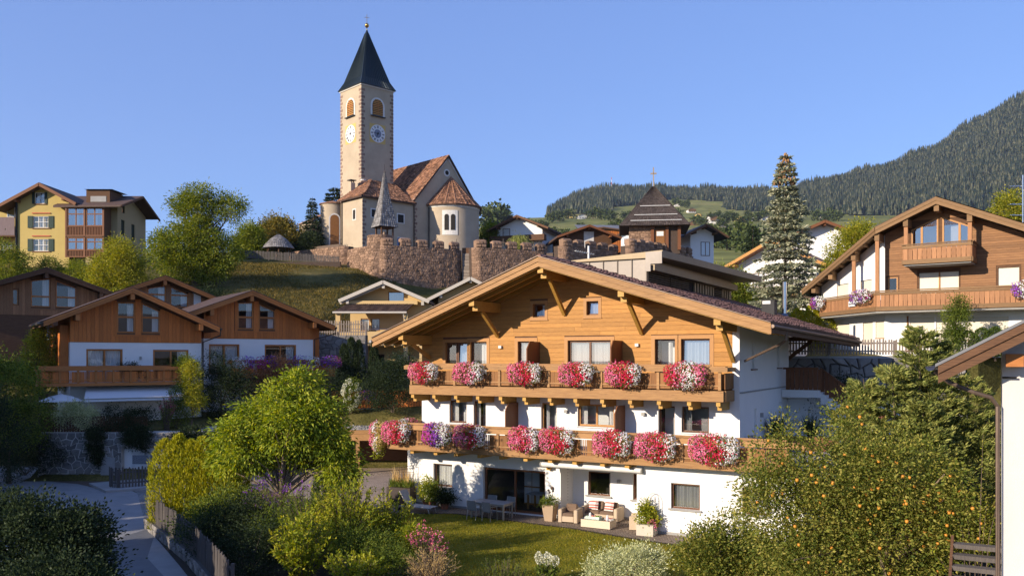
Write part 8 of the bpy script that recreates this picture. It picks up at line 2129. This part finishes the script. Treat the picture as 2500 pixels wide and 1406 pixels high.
# --- the garden in front, sunny tree and hedge
tree('cherry_tree', 'sunlit yellow-green cherry tree in the garden between road and driveway', (-9.2, 34.2, 0),
	 [(.75, 0, 5.95, .7, .8, .95), (.0, .1, 5.3, .85, .9, .8), (-1.0, .1, 5.0, .8, .9, .7), (-1.8, 0, 4.2, .7, .8, .75), (1.5, 0, 4.9, .8, .9, .8), (.4, -.3, 4.5, 1.3, 1.2, .9), (2.1, 0, 3.9, .7, .8, .75), (-1.2, -.3, 3.5, .9, .9, .65), (-2.2, 0, 3.2, .5, .5, .5), (2.4, .1, 2.9, .6, .6, .6), (.9, .5, 3.5, .9, .8, .6), (-.2, .6, 3.6, .9, .8, .6)],
	 LEAF['cherry'], 480, 60, .22, (.18, .062), .65, (.11, 2.2), limbs=34, bark=mt['trunk_l'], shell=.66)
thuja('thuja_hedge', 'bright sunlit thuja hedge behind the dark road fence', (-13.55, 36.2, .1),
	  [(-1.15, .25, .62, .6, 3.75, .3), (-.55, .2, .6, .6, 3.95, .28), (0, .1, .6, .6, 3.7, .3), (.5, .1, .6, .6, 3.85, .28), (1.05, .0, .62, .6, 3.6, .3), (1.6, 0, .5, .6, 3.0, .35), (2.1, .2, .4, .5, 2.7, .5)], LEAF['thuja'], 30000, (.15, .04))
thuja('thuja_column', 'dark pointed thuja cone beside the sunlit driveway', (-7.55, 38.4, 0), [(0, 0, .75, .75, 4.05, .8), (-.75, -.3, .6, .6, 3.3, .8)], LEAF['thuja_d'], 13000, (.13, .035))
shrub('shrub', 'dark green viburnum filling the shade behind the hedge foot', (-11.4, 33.4, 0), [(0, 0, 1.1, 1.2, 1.0, 1.0), (.7, .3, 1.7, .8, .8, .8), (-.6, -.7, .8, .9, .8, .8)], LEAF['shrub'], 230, 46, .2, (.09, .045))
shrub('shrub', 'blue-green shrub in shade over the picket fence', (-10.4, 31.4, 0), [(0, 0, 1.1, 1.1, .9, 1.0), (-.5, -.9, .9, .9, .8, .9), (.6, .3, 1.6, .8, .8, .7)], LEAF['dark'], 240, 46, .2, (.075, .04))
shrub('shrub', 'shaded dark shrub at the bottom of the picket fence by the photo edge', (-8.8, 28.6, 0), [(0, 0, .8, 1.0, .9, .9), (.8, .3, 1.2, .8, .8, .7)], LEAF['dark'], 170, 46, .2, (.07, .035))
stalky('butterfly_bush', 'arching butterfly bush with small purple blossoms below the cherry tree', (-9.0, 33.0, 0), 80, 3.0, 1.6, LEAF['shrub'], (.14, .035), 24, tip=.12, tipmat=LEAF['petal_purple'])
shrub('shrub', 'dense mid green shrub between the cherry trunk and the pale spiky rods', (-8.4, 31.2, 0), [(0, 0, 1.1, 1.2, 1.0, .9), (.9, .2, 1.3, .9, .9, .8)], LEAF['shrub'], 220, 46, .2, (.08, .04))
stalky('golden_shrub', 'bright yellow-green shrub catching sun in the middle of the flower bed', (-6.9, 28.3, 0), 110, 2.3, 1.1, LEAF['bright'], (.15, .055), 46, curve=.4)
stalky('spirea', 'tall upright spirea rods with yellow-green tips beside the driveway', (-5.9, 30.6, 0), 120, 3.1, 1.5, LEAF['bright'], (.13, .042), 66, curve=.5)
stalky('spirea', 'second clump of upright leafy rods in front of the lawn corner', (-4.5, 31.2, 0), 80, 2.55, 1.2, LEAF['bright'], (.12, .042), 56, curve=.5)
stalky('spirea', 'darker leafy rods half in shade behind the golden shrub', (-7.4, 30.8, 0), 80, 2.8, 1.1, LEAF['shrub'], (.09, .024), 42, curve=.5)
shrub('shrub', 'rounded small-leaved bush below the spirea rods', (-5.2, 29.0, 0), [(0, 0, .9, 1.1, 1.0, .8), (.8, .3, .8, .7, .7, .6)], LEAF['shrub'], 210, 46, .17, (.07, .03))
stalky('golden_shrub', 'low yellowish shrub at the bottom photo edge beside the grasses', (-4.9, 27.2, 0), 90, 1.3, 1.1, LEAF['bright'], (.12, .05), 40, curve=.4)
shrub('golden_shrub', 'small golden bush on the lawn edge behind the pink rose', (-3.6, 29.6, 0), [(0, 0, .8, .55, .5, .7), (.2, 0, 1.2, .35, .3, .4)], LEAF['bright'], 110, 40, .13, (.08, .04))
stalky('pink_rose', 'loose pink flowering rose on the corner of the lawn', (-2.9, 29.2, 0), 60, 1.75, .8, LEAF['shrub'], (.06, .03), 22, cat='rose', tip=.22, tipmat=LEAF['petal_pink'])
stalky('ornamental_grass', 'feathery brownish ornamental grass at the bottom of the bed', (-2.6, 27.4, 0), 120, 1.3, .9, LEAF['tawny'], (.12, .012), 24, cat='grass', curve=.3)
shrub('shrub', 'grey-green bedding shrub between the ornamental grass and the spirea', (-3.9, 28.3, 0), [(0, 0, .6, .9, .8, .6)], LEAF['shrub'], 130, 44, .15, (.06, .03))
stalky('seedling_conifer', 'row of small dark conifer shoots on the near lawn edge', (-.3, 28.2, 0), 60, .85, .9, LEAF['shrub'], (.07, .018), 34, curve=.1, r0=.9)
t = stalky('hydrangea', 'white hydrangea heads at the near lawn edge', (1.15, 28.2, 0), 40, .75, .5, LEAF['shrub'], (.11, .06), 16, cat='hydrangea')
for i in range(9):
	x, y, z = rnd.uniform(-.32, .36), rnd.uniform(-.25, .25), rnd.uniform(.62, .85)
	n = 90; D = unit(rng.normal(size=(n, 3))); P = np.array([x, y, z]) + D * np.array([.10, .10, .15]); V, Fc = leafgeo(P, D + rng.normal(size=(n, 3)) * .5, .045, .045, .2)
	link('flower_head', npmesh('flower_head', V, Fc, LEAF['cream']), t)['kind'] = 'stuff'
shrub('variegated_willow', 'pale variegated bush in front of the terrace lawn', (3.6, 27.4, 0), [(0, 0, .7, 1.0, .9, .75), (.7, .2, .8, .7, .7, .6), (-.8, 0, .5, .6, .6, .5)], LEAF['silver'], 260, 44, .15, (.075, .028))
shrub('hornbeam_bush', 'green broadleaf bush between pale variegated bush and fruit tree', (6.5, 27.2, 0), [(0, 0, 1.0, 1.0, .9, 1.0), (.5, .2, 1.6, .8, .8, .8), (-.5, 0, 1.3, .7, .7, .8), (1.2, 0, 1.0, .8, .8, 1.0)], LEAF['apple'], 330, 44, .18, (.10, .055))
# --- fruit tree with apples
def apples(t, ctr):
	me = MB(); me.lathe(0, 0, [(0, -.038), (.026, -.033), (.039, -.004), (.034, .026), (.015, .036), (0, .029)], 8); m1 = me.mesh('apple', M('yellow_red_apple', (.62, .33, .04), (.50, .13, .03), .4, 9), True)
	out = sorted(range(len(ctr)), key=lambda i: ctr[i][1] - .35 * ctr[i][2] + rnd.uniform(-1.6, 1.6))[:100]
	for i in out:
		p = Vector(ctr[i]) + Vector((rnd.uniform(-.18, .18), -.12 + rnd.uniform(-.15, .15), rnd.uniform(-.25, .05)))
		o = link('apple', m1, t, p); o.scale = (rnd.uniform(.95, 1.35),) * 3
tree('apple_tree', 'large spreading apple tree full of yellow-red apples in front of the guesthouse corner', (10.4, 24.2, 0),
	 [(-2.4, .3, 3.0, 1.5, 1.3, 1.5), (-1.2, 0, 4.2, 1.4, 1.3, 1.2), (.4, -.2, 3.9, 1.6, 1.4, 1.3), (1.6, -.2, 2.9, 1.3, 1.3, 1.2), (-1.9, -.5, 1.6, 1.6, 1.2, 1.1), (.2, -.5, 2.2, 1.6, 1.2, 1.2), (2.5, 0, 2.6, .7, .8, .6), (-3.2, .2, 3.6, .7, .7, .7), (-1.6, 0, 2.8, 1.3, 1.1, 1.2), (-2.6, 0, 4.9, .35, .35, .8), (-.9, 0, 5.6, .3, .3, .7), (-3.3, 0, 4.6, .25, .25, .6)],
	 LEAF['apple'], 1250, 52, .24, (.095, .05), .1, (.17, 1.5), bark=mt['trunk_l'], limbs=40, shell=.55, extra=apples)
mb = MB()
ft_ = [o for o in bpy.data.objects if o.name == 'apple_tree'][0]
mb.tube([(.0, -.9, -.2), (.05, -1.0, .7), (.5, -1.1, 1.25), (1.0, -1.1, 1.5)], [.11, .10, .07, .04], 7); mb.tube([(.05, -1.0, .6), (-.35, -1.1, 1.4), (-.5, -1.0, 2.1)], [.09, .06, .03], 7); mb.tube([(.9, -1.0, .2), (1.4, -1.1, .8)], [.07, .05], 6)
mb.build('limb', mt['trunk_l'], ft_)
# --- plumed cypress behind it
def plume_tree(name, label, base, H, Rb, tops, mat, n_pl=420, per=62):
	t = thing(name, label, 'tree', base)
	Ps = []; As = []; mb = MB()
	for (tx, ty, th, tr) in tops:
		mb.tube([(tx * .3, ty * .3, -.2), (tx * .8, ty * .8, th * .5), (tx, ty, th)], [.12, .07, .015], 6)
		k = int(n_pl * th * tr / sum(b[2] * b[3] for b in tops))
		for i in range(k):
			f = rnd.random() ** .85; z = th * (.06 + .92 * f); rr = tr * (1 - f) ** .7 + .08
			a = rnd.uniform(0, 2 * math.pi); o = np.array([tx + math.cos(a) * rr * .35, ty + math.sin(a) * rr * .35, z])
			L = rr * rnd.uniform(.55, 1.05) + .25; d = np.array([math.cos(a), math.sin(a), rnd.uniform(.25, .75)]); d /= np.linalg.norm(d)
			s = rng.random(per) ** .8
			lat = unit(np.cross(d, [[0, 0, 1]]))[0]; upv = np.cross(lat, d)
			w = rng.normal(size=per) * .16 * L * (1.1 - s)
			pos = o + np.outer(s * L, d) + np.outer(w, lat) + np.outer(-.10 * L * s * s + rng.normal(size=per) * .03, [0, 0, 1])
			Ps.append(pos); As.append(d * .9 + np.outer(np.sign(w) * .55, lat) + rng.normal(size=(per, 3)) * .25 + [0, 0, .1])
	V, Fc = leafgeo(np.concatenate(Ps), np.concatenate(As), .19, .042, .1)
	link('crown', npmesh('crown', V, Fc, mat), t); mb.build('trunk', mt['trunk'], t)
	return t
plume_tree('cypress_tree', 'large feathery green cypress with several pointed tops behind the apple tree', (14.6, 31.0, 0), 8.4, 3,
		   [(.1, 0, 8.5, 1.7), (.9, .3, 8.0, 1.7), (-1.0, -.2, 7.1, 1.6), (-1.9, .1, 6.6, 1.3), (1.8, -.1, 6.6, 1.8), (2.6, .2, 5.2, 1.5), (-.2, -.9, 5.8, 1.7), (-2.4, -.4, 5.2, 1.2)], LEAF['cypress'], 1500, 70)
stalky('bramble', 'arching bramble shoots reaching towards the downpipe of the nearest house', (12.2, 22.5, 0), 14, 5.2, 1.6, LEAF['bright'], (.08, .03), 40, lean=.3, curve=.6)
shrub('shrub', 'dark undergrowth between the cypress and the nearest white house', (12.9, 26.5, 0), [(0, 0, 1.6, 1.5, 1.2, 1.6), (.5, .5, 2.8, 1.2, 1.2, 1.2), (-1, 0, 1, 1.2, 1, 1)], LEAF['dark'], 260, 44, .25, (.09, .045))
# --- shaded front corner bushes
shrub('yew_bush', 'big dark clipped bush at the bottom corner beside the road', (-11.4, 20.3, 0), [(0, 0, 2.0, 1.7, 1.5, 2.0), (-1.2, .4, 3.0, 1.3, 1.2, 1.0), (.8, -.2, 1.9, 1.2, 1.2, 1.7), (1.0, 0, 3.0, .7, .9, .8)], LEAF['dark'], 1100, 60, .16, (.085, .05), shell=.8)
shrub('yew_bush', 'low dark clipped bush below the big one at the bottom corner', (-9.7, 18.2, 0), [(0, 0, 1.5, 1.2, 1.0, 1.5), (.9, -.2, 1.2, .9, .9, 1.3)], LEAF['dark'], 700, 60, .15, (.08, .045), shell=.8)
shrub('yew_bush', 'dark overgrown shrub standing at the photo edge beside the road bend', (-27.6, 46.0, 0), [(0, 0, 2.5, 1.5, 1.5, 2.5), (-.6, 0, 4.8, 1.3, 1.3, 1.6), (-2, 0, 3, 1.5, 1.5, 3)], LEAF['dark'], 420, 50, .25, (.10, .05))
# --- plants round the chalets
tree('maple_tree', 'dark leafy tree at the photo edge in front of the weathered chalet', at(22, 50, 0), [(0, 0, 5.6, 1.7, 1.5, 1.9), (.9, 0, 3.6, 1.3, 1.2, 1.6), (-1, 0, 6.5, 1.3, 1.2, 1.3)], LEAF['shrub'], 300, 46, .26, (.13, .07), .2, (.12, 2))
tree('lilac_tree', 'sunlit yellow-green bushy tree beside the awning chalet', at(98, 56.0, 2.9), [(0, 0, 4.4, 1.0, 1.0, 1.4), (.3, 0, 5.6, .7, .7, .9), (.9, .2, 3.4, .9, .9, 1.1), (-.5, 0, 3.0, .9, .9, 1.0)], LEAF['lime'], 300, 46, .2, (.13, .06), .25, (.09, 1.6))
shrub('shrub', 'mixed dark shrubbery above the rubble wall at the photo edge', at(60, 51.4, .4), [(0, 0, 1.6, 1.6, .8, 1.4), (1.3, 0, 1.2, 1.2, .7, 1.0), (-1.4, 0, 2.3, 1.4, .9, 1.6)], LEAF['dark'], 330, 44, .24, (.10, .05))
shrub('silver_shrub', 'pale silvery variegated bush on the terrace wall below the awning', at(188, 52.1, 2.85), [(0, 0, .95, 1.15, .7, .85), (.7, 0, .7, .8, .6, .6), (-.6, 0, 1.2, .7, .6, .6)], LEAF['silver'], 260, 44, .18, (.085, .035))
shrub('shrub', 'dark leafy shrubs spilling over the terrace wall beside the pale bush', at(285, 52.1, 2.8), [(0, 0, .7, 1.0, .5, .8), (1.4, 0, .8, .9, .5, .7), (.6, -.2, -.1, 1.2, .35, .8)], LEAF['dark'], 260, 44, .2, (.09, .045))
for i, (lab, px, w, dn) in enumerate((('long dark ivy curtain hanging over the garage end of the terrace wall', 335, .9, 1.2), ('ivy trailing down the rubble wall between pale bush and garage', 235, .5, 2.2), ('broad dark ivy mass hanging below the climbing shrubs', 470, 1.5, 2.3))):
	t = thing('ivy', lab, 'ivy', at(px, 51.45, 2.9))
	P, A, _ = crown_points([(0, 0, -.1, w, .22, .4), (w * .3, 0, -dn * .45, w * .6, .2, dn * .5), (-w * .5, 0, -dn * .35, w * .35, .18, dn * .4)], 150, 34, .14, .3, -.6); V, Fc = leafgeo(P, A, .10, .06); link('foliage', npmesh('foliage', V, Fc, LEAF['dark']), t)
tree('climbing_shrub', 'tall dark climbing shrub between the two brown chalets', at(540, 58.5, 3.0), [(0, 0, 1.8, 1.2, .8, 1.8), (.6, 0, 3.2, .9, .7, 1.2), (-1.1, 0, 2.4, .9, .7, 1.3), (1.6, 0, 2.0, 1.0, .7, 1.3), (-.3, 0, 4.0, .5, .5, .7)], LEAF['dark'], 420, 44, .22, (.10, .05), .2, (.08, 1.2))
tree('young_tree', 'slim sunlit young tree in front of the dark climbing shrub', at(470, 53.5, 2.7), [(0, 0, 3.1, .5, .5, 1.2), (.1, 0, 2.0, .55, .5, .8), (-.15, 0, 4.0, .35, .35, .6)], LEAF['lime'], 150, 40, .17, (.11, .05), .3, (.05, 1.2))
stalky('pink_rose', 'tall pink hollyhock rose in front of the awning', at(408, 53.0, 2.85), 34, 2.4, .6, LEAF['shrub'], (.09, .05), 24, cat='rose', tip=.3, tipmat=LEAF['petal_pink'])
shrub('shrub', 'leafy green bush at the awning corner under the balcony plants', at(430, 53.8, 2.9), [(0, 0, .8, .8, .5, .8), (.2, 0, 2.0, .6, .5, .9)], LEAF['shrub'], 140, 44, .18, (.09, .045))
shrub('balcony_plant', 'potted palm-like greenery on the balcony of the awning chalet', at(322, 56.0, 5.9), [(0, 0, .5, .5, .35, .5), (.6, 0, .4, .5, .3, .35), (-.4, 0, .7, .35, .3, .45)], LEAF['dark'], 90, 34, .14, (.16, .03))
shrub('balcony_plant', 'bushy oleander at the balcony end of the awning chalet', at(445, 57.2, 5.9), [(0, 0, .7, .6, .4, .7), (.4, 0, 1.0, .4, .3, .5)], LEAF['shrub'], 110, 36, .15, (.14, .035))
shrub('smoke_bush', 'reddish brown smoke bush in front of the purple flowered balcony', at(655, 62.5, 4.4), [(0, 0, 1.6, 1.5, .8, 1.1), (-.9, 0, .8, 1.0, .7, .8), (.8, 0, 2.4, .7, .5, .7), (1.0, 0, 1.2, .9, .6, .8)], LEAF['smoke'], 300, 36, .22, (.10, .055))
q = 'flower boxes on the chalet with the smoke bush'
def ident(x, y, z): return Vector((x, y, z))
def CB(x, y, z): return Vector((-19.46 + x * .824 - y * .566, 63.28 + x * .566 + y * .824, z))
for lab, x, w, zn in (('purple and white petunias at the outer end of the smoke bush chalet balcony', 5.7, 1.5, [(.8, pu), (.2, mg)]), ('purple petunias with white end on the smoke bush chalet balcony, next to the outer end', 3.6, 2.2, [(.6, pu), (.4, wh)]),
					   ('magenta purple petunias half behind the smoke bush', .9, 1.6, [(.4, mg), (.6, pu)]), ('white and purple petunias behind the climbing shrub on the chalet balcony', -.9, 1.4, [(.6, wh), (.4, pu)])):
	flower_box(lab, x, -1.75, 7.05, w, .8, zn, q, n=900, frame=CB, ang=R(34.5), drop=.3)
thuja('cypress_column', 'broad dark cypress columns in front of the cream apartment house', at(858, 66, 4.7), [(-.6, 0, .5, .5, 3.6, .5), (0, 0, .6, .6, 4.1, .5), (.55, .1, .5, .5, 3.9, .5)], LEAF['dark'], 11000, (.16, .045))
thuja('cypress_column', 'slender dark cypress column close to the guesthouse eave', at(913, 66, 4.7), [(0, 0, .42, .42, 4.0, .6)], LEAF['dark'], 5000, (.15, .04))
shrub('shrub', 'large dark round shrub beside the guesthouse wall above the carport', at(958, 58.5, 3.7), [(0, 0, 1.9, 1.6, 1.3, 1.9), (.6, 0, 2.9, 1.0, 1.0, 1.1), (-.8, 0, 1.4, 1.2, 1, 1.2)], LEAF['dark'], 420, 46, .24, (.10, .05))
shrub('shrub', 'dark fine-leaved shrub above the wall beside the white hydrangea', at(795, 60.0, 3.7), [(0, 0, 1.4, 1.6, 1.0, 1.5), (-.9, 0, 1.0, 1.0, .9, 1.1)], LEAF['dark'], 260, 46, .24, (.16, .03))
t = shrub('hydrangea', 'white panicle hydrangea above the carport wall', at(858, 59.3, 3.6), [(0, 0, 1.2, .65, .5, 1.1), (-.1, 0, .5, .5, .4, .5)], LEAF['shrub'], 100, 36, .16, (.1, .05), cat='hydrangea')
for i in range(34):
	D0 = unit(rng.normal(size=(1, 3)))[0]; D0[1] = -abs(D0[1]); c = np.array([0, 0, 1.15]) + D0 * np.array([.62, .5, 1.0]); n = 40; D = unit(rng.normal(size=(n, 3))); V, Fc = leafgeo(c + D * [.11, .11, .13], D + rng.normal(size=(n, 3)) * .5, .07, .06, .2); link('flower_head', npmesh('flower_head', V, Fc, LEAF['cream']), t)['kind'] = 'stuff'
flower_box('purple flowers on the fence above the carport wall beside the hydrangea', at(898, 60.5, 0).x, 60.6, 4.75, 1.0, .5, [(1, pu)], None, n=500, frame=ident, ang=0)
# --- hillside trees
tree('walnut_tree', 'big spreading walnut tree below the church hill', at(478, 90, 14.2),
	 [(-1.2, 0, 5.0, 2.6, 2.4, 2.2), (.8, 0, 5.6, 2.4, 2.2, 2.0), (0, 0, 8.4, 2.0, 1.8, 1.6), (.4, 0, 10.0, 1.4, 1.3, 1.0), (-3.4, 0, 4.4, 1.6, 1.6, 1.8), (2.6, 0, 4.0, 2.0, 1.8, 1.7), (1.2, 0, 2.6, 2.2, 1.8, 1.6), (-1.5, 0, 2.4, 2.2, 1.8, 1.6), (3.4, 0, 8.6, 1.3, 1.2, 1.0), (4.3, 0, 9.4, .8, .8, .7), (2.5, 0, 9.7, .9, .9, .6), (-1.6, 0, 9.2, 1.0, 1, .9), (4.6, 0, 6.9, .5, .5, .5)],
	 LEAF['walnut'], 780, 52, .42, (.26, .10), .2, (.32, 3.2), limbs=34, shell=.62)
tree('walnut_tree', 'light yellow-green tree in front of the yellow house flank', at(285, 84, 11.8), [(0, 0, 4.2, 2.2, 1.8, 1.9), (-1.6, 0, 3.4, 1.5, 1.4, 1.6), (1.2, 0, 5.2, 1.5, 1.3, 1.4), (1.6, 0, 2.8, 1.4, 1.3, 1.5), (.2, 0, 6.4, .9, .9, .8), (-.6, 0, 2.0, 2, 1.5, 1.3)], LEAF['lime'], 480, 48, .36, (.20, .08), .25, (.16, 1.8), shell=.55)
tree('hazel_tree', 'dark green hazel at the photo edge below the yellow house balcony', at(25, 84, 12), [(0, 0, 3.8, 1.8, 1.5, 1.7), (1.6, 0, 2.4, 1.5, 1.3, 1.3), (-1.2, 0, 5.6, 1.2, 1.1, 1.2), (.6, 0, 5.0, 1.0, 1.0, .7)], LEAF['walnut'], 330, 46, .34, (.18, .08), .2, (.14, 1.6))
tree('hazel_tree', 'small green tree under the lower shuttered window of the yellow house', at(125, 86, 13.2), [(0, 0, 2.9, 1.1, 1.0, 1.2), (-.6, 0, 1.8, 1.0, .9, 1.0)], LEAF['shrub'], 170, 44, .28, (.16, .07), .2, (.10, 1.2))
tree('hazel_tree', 'bushy green tree below the veranda of the yellow house', at(188, 86, 13.0), [(0, 0, 2.6, 1.3, 1.1, 1.2), (.7, 0, 1.8, 1.1, 1.0, 1.0)], LEAF['walnut'], 200, 44, .28, (.16, .07), .2, (.10, 1.2))
tree('young_tree', 'thin yellowish young trees behind the ridge of the awning chalet', at(310, 78, 10.4), [(0, 0, 1.8, 1.5, 1, 1.0), (1.4, 0, 1.3, 1.0, .8, .9), (-1.3, 0, 2.0, .9, .9, 1.0)], LEAF['lime'], 200, 40, .25, (.15, .06), .3, (.06, 1.2))
shrub('shrub', 'dark hedge bank at the foot of the walnut tree', at(520, 84, 10.8), [(0, 0, 1.5, 2.2, 1.5, 1.7), (-3, 0, 1.3, 2, 1.5, 1.5), (-5.5, 0, 1.2, 2, 1.5, 1.4)], LEAF['dark'], 420, 44, .4, (.18, .09))
tree('chestnut_tree', 'round russet-tinged tree beside the gazebo', at(675, 119, 20.4), [(0, 0, 3.8, 3.0, 2.4, 2.2), (-1.6, 0, 2.6, 2.0, 1.8, 1.9), (2.0, 0, 2.4, 1.8, 1.8, 2.0), (.2, 0, 5.2, 1.6, 1.5, 1.0)], LEAF['autumn'], 460, 46, .45, (.28, .14), .15, (.28, 1.8))
tree('chestnut_tree', 'green rounded tree between walnut tree and gazebo', at(610, 114, 19.6), [(0, 0, 3.2, 1.8, 1.6, 2.0), (-.9, 0, 2.0, 1.5, 1.4, 1.6), (.9, 0, 2.0, 1.5, 1.4, 1.6)], LEAF['walnut'], 300, 46, .4, (.25, .12), .15, (.22, 1.6))
spruce('spruce_tree', 'dark pointed spruce beside the church tower', at(763, 122, 20.6), 9.4, 2.6, LEAF['needle'], 24, 8, 80, .35, cat='tree', spray=(.34, .11))
tree('yew_tree', 'dark round evergreen at the foot of the pointed spruce', at(756, 118, 20.4), [(0, 0, 2.0, 1.6, 1.5, 2.0), (-.8, 0, 1.4, 1.2, 1.2, 1.4)], LEAF['dark'], 190, 46, .34, (.24, .11), .1, (.18, 1))
spruce('cedar_tree', 'dark spreading cedar behind the church tower', at(818, 142, 23), 12.4, 3.0, LEAF['needle'], 13, 7, 120, .1, cat='tree', spray=(.45, .14), z0=.35, power=.5)
tree('leafy_tree', 'dark leafy tree beside the round church apse', at(1192, 136, 20.5), [(0, 0, 4.0, 2.0, 1.8, 3.0), (.6, 0, 6.4, 1.5, 1.4, 1.5), (-.6, 0, 2.6, 1.6, 1.5, 2)], LEAF['walnut'], 330, 44, .42, (.28, .13), .15, (.25, 1.8))
tree('weeping_willow', 'small weeping willow in front of the dark roofed house', at(1268, 128, 21.9), [(0, 0, 2.6, 1.0, 1.0, .8), (0, 0, 1.7, 1.25, 1.1, 1.3)], LEAF['cypress'], 150, 50, .3, (.5, .05), 2.5, (.14, 1.8))
tree('leafy_tree', 'broad dark tree in shade below the metal dormer roof end', at(1768, 84, 10.8), [(0, 0, 3.4, 2.0, 1.8, 1.9), (-1.6, 0, 2.8, 1.4, 1.4, 1.6), (1.4, 0, 2.6, 1.4, 1.4, 1.7)], LEAF['walnut'], 360, 44, .38, (.22, .10), .15, (.2, 1.6))
spruce('spruce_tree', 'dark spruce rising from the meadow beside the silvery spruce', at(1838, 92, 12.0), 9.6, 2.2, LEAF['needle'], 22, 8, 80, .3, spray=(.30, .10))
spruce('blue_spruce', 'tall silvery blue spruce with cones at its top behind the guesthouse roof', (19.7, 62.0, 8.8), 13.2, 3.0, LEAF['blue'], 30, 8, 165, .22, z0=.05, spray=(.28, .11), power=.72)
bs = [o for o in bpy.data.objects if o.name == 'blue_spruce'][0]
mb = MB(); mb.lathe(0, 0, [(0, 0), (.05, -.04), (.06, -.14), (.02, -.24), (0, -.25)], 6); cm = mb.mesh('cone', M('brown_spruce_cone', (.36, .20, .09), (.26, .14, .06), .8, 6))
for i in range(90):
	f = rnd.uniform(0, .17); a = rnd.uniform(0, 6.28); r = 2.75 * f ** .72 * rnd.uniform(.5, 1.0) + .05
	o = link('cone', cm, bs, (math.cos(a) * r, math.sin(a) * r, 13.2 * (1 - f) + .1)); o.scale = (1.1, 1.1, rnd.uniform(.9, 1.3))
thuja('thuja_hedge', 'rounded green thuja bushes behind the guesthouse chimney', (19.6, 57.0, 8.0), [(-.7, 0, .8, .7, 2.5, .6), (.3, 0, .8, .7, 2.8, .6), (1.2, .2, .8, .7, 2.3, .6)], LEAF['thuja'], 9000, (.16, .05))
shrub('shrub', 'yellow-green bushes at the foot of the silvery spruce', (17.2, 60, 8.2), [(0, 0, 1.0, 1.4, 1, 1.0), (1.8, 0, 1.0, 1.2, 1, 1.0)], LEAF['lime'], 160, 40, .25, (.13, .07))
tree('lime_tree', 'light green broad tree behind the eave of the big brown chalet', at(2092, 78, 12.5), [(0, 0, 4.4, 2.2, 2.0, 2.0), (-1.2, 0, 2.8, 1.6, 1.5, 1.8), (1.3, 0, 3.2, 1.7, 1.6, 1.9), (.3, 0, 6.0, 1.3, 1.2, 1.0)], LEAF['lime'], 460, 46, .34, (.19, .10), .15, (.22, 1.8))
tree('lime_tree', 'light green tree above the roof of the big brown chalet at the photo edge', at(2468, 84, 17), [(0, 0, 4.0, 1.9, 1.8, 2.2), (1.6, 0, 3, 1.7, 1.6, 2)], LEAF['lime'], 300, 44, .36, (.22, .11), .15, (.2, 1.6))
tree('young_tree', 'slender young tree in front of the cream blinds of the big brown chalet', at(2336, 45.5, 7.35), [(0, 0, 1.9, .62, .55, .9), (.1, 0, 2.7, .4, .4, .6), (-.2, 0, 1.1, .5, .5, .6)], LEAF['shrub'], 230, 40, .15, (.09, .045), .2, (.05, 1.0))
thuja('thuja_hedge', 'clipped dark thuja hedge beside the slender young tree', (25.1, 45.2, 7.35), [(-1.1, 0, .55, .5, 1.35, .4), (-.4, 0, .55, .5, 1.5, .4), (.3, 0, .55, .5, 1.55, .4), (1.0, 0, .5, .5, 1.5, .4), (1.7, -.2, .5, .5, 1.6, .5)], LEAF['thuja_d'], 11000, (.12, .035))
stalky('rose_bush', 'leggy rose bush with orange blossoms above the picket fence', (21.0, 44.9, 6.6), 26, 2.1, .6, LEAF['shrub'], (.07, .04), 18, cat='rose', tip=.12, tipmat=leafmat('orange_petals', [(.45, .09, .03), (.6, .2, .05)], trans=.2))
shrub('shrub', 'dark bushes in shade between outside stair and boulder wall', (16.6, 44.3, 3.2), [(0, 0, 1.5, 1.0, .7, 1.2), (.6, 0, 2.4, .6, .5, .9), (1.4, -.2, .9, .9, .7, 1.0)], LEAF['dark'], 210, 44, .22, (.10, .05))
# --- woodland trees, unseen, added outside the view to cast shade on chalets and road
bank = thing('shade_caster_trees', 'unseen trees added to shade the chalets and the road', 'shade_caster', (0, 0, 0))
bank['kind'] = 'stuff'
Ps = []; As = []
for (x, y, h, r) in [(-43.5, 37.5, 15.5, 3.4), (-45.5, 41, 16.5, 3.6), (-48.5, 43, 17, 3.6), (-50.5, 46, 17, 3.6), (-52, 50, 17, 3.6),
					 (-31, 27.5, 6.5, 2.8), (-33, 30.5, 7.5, 3), (-35, 34, 8.5, 3.2), (-37.5, 37.5, 10, 3.2), (-28.5, 23.5, 6.2, 2.6), (-26.5, 20, 5.6, 2.4), (-22.5, 23.5, 6.3, 3.4), (-21, 20.5, 5.8, 3.2)]:
	k = int(1500 * r); f = rng.random(k); a = rng.random(k) * 2 * np.pi; rr = .62 * r * np.sqrt(rng.random(k)) * np.minimum(1, (1 - f) * 2.2) ** .6
	Ps.append(np.stack([x + np.cos(a) * rr, y + np.sin(a) * rr, f * h], 1)); As.append(np.stack([np.cos(a), np.sin(a), rng.normal(size=k) * .5], 1))
V, Fc = leafgeo(np.concatenate(Ps), np.concatenate(As), .8, .5)
o = link('foliage', npmesh('foliage', V, Fc, LEAF['walnut']), bank)
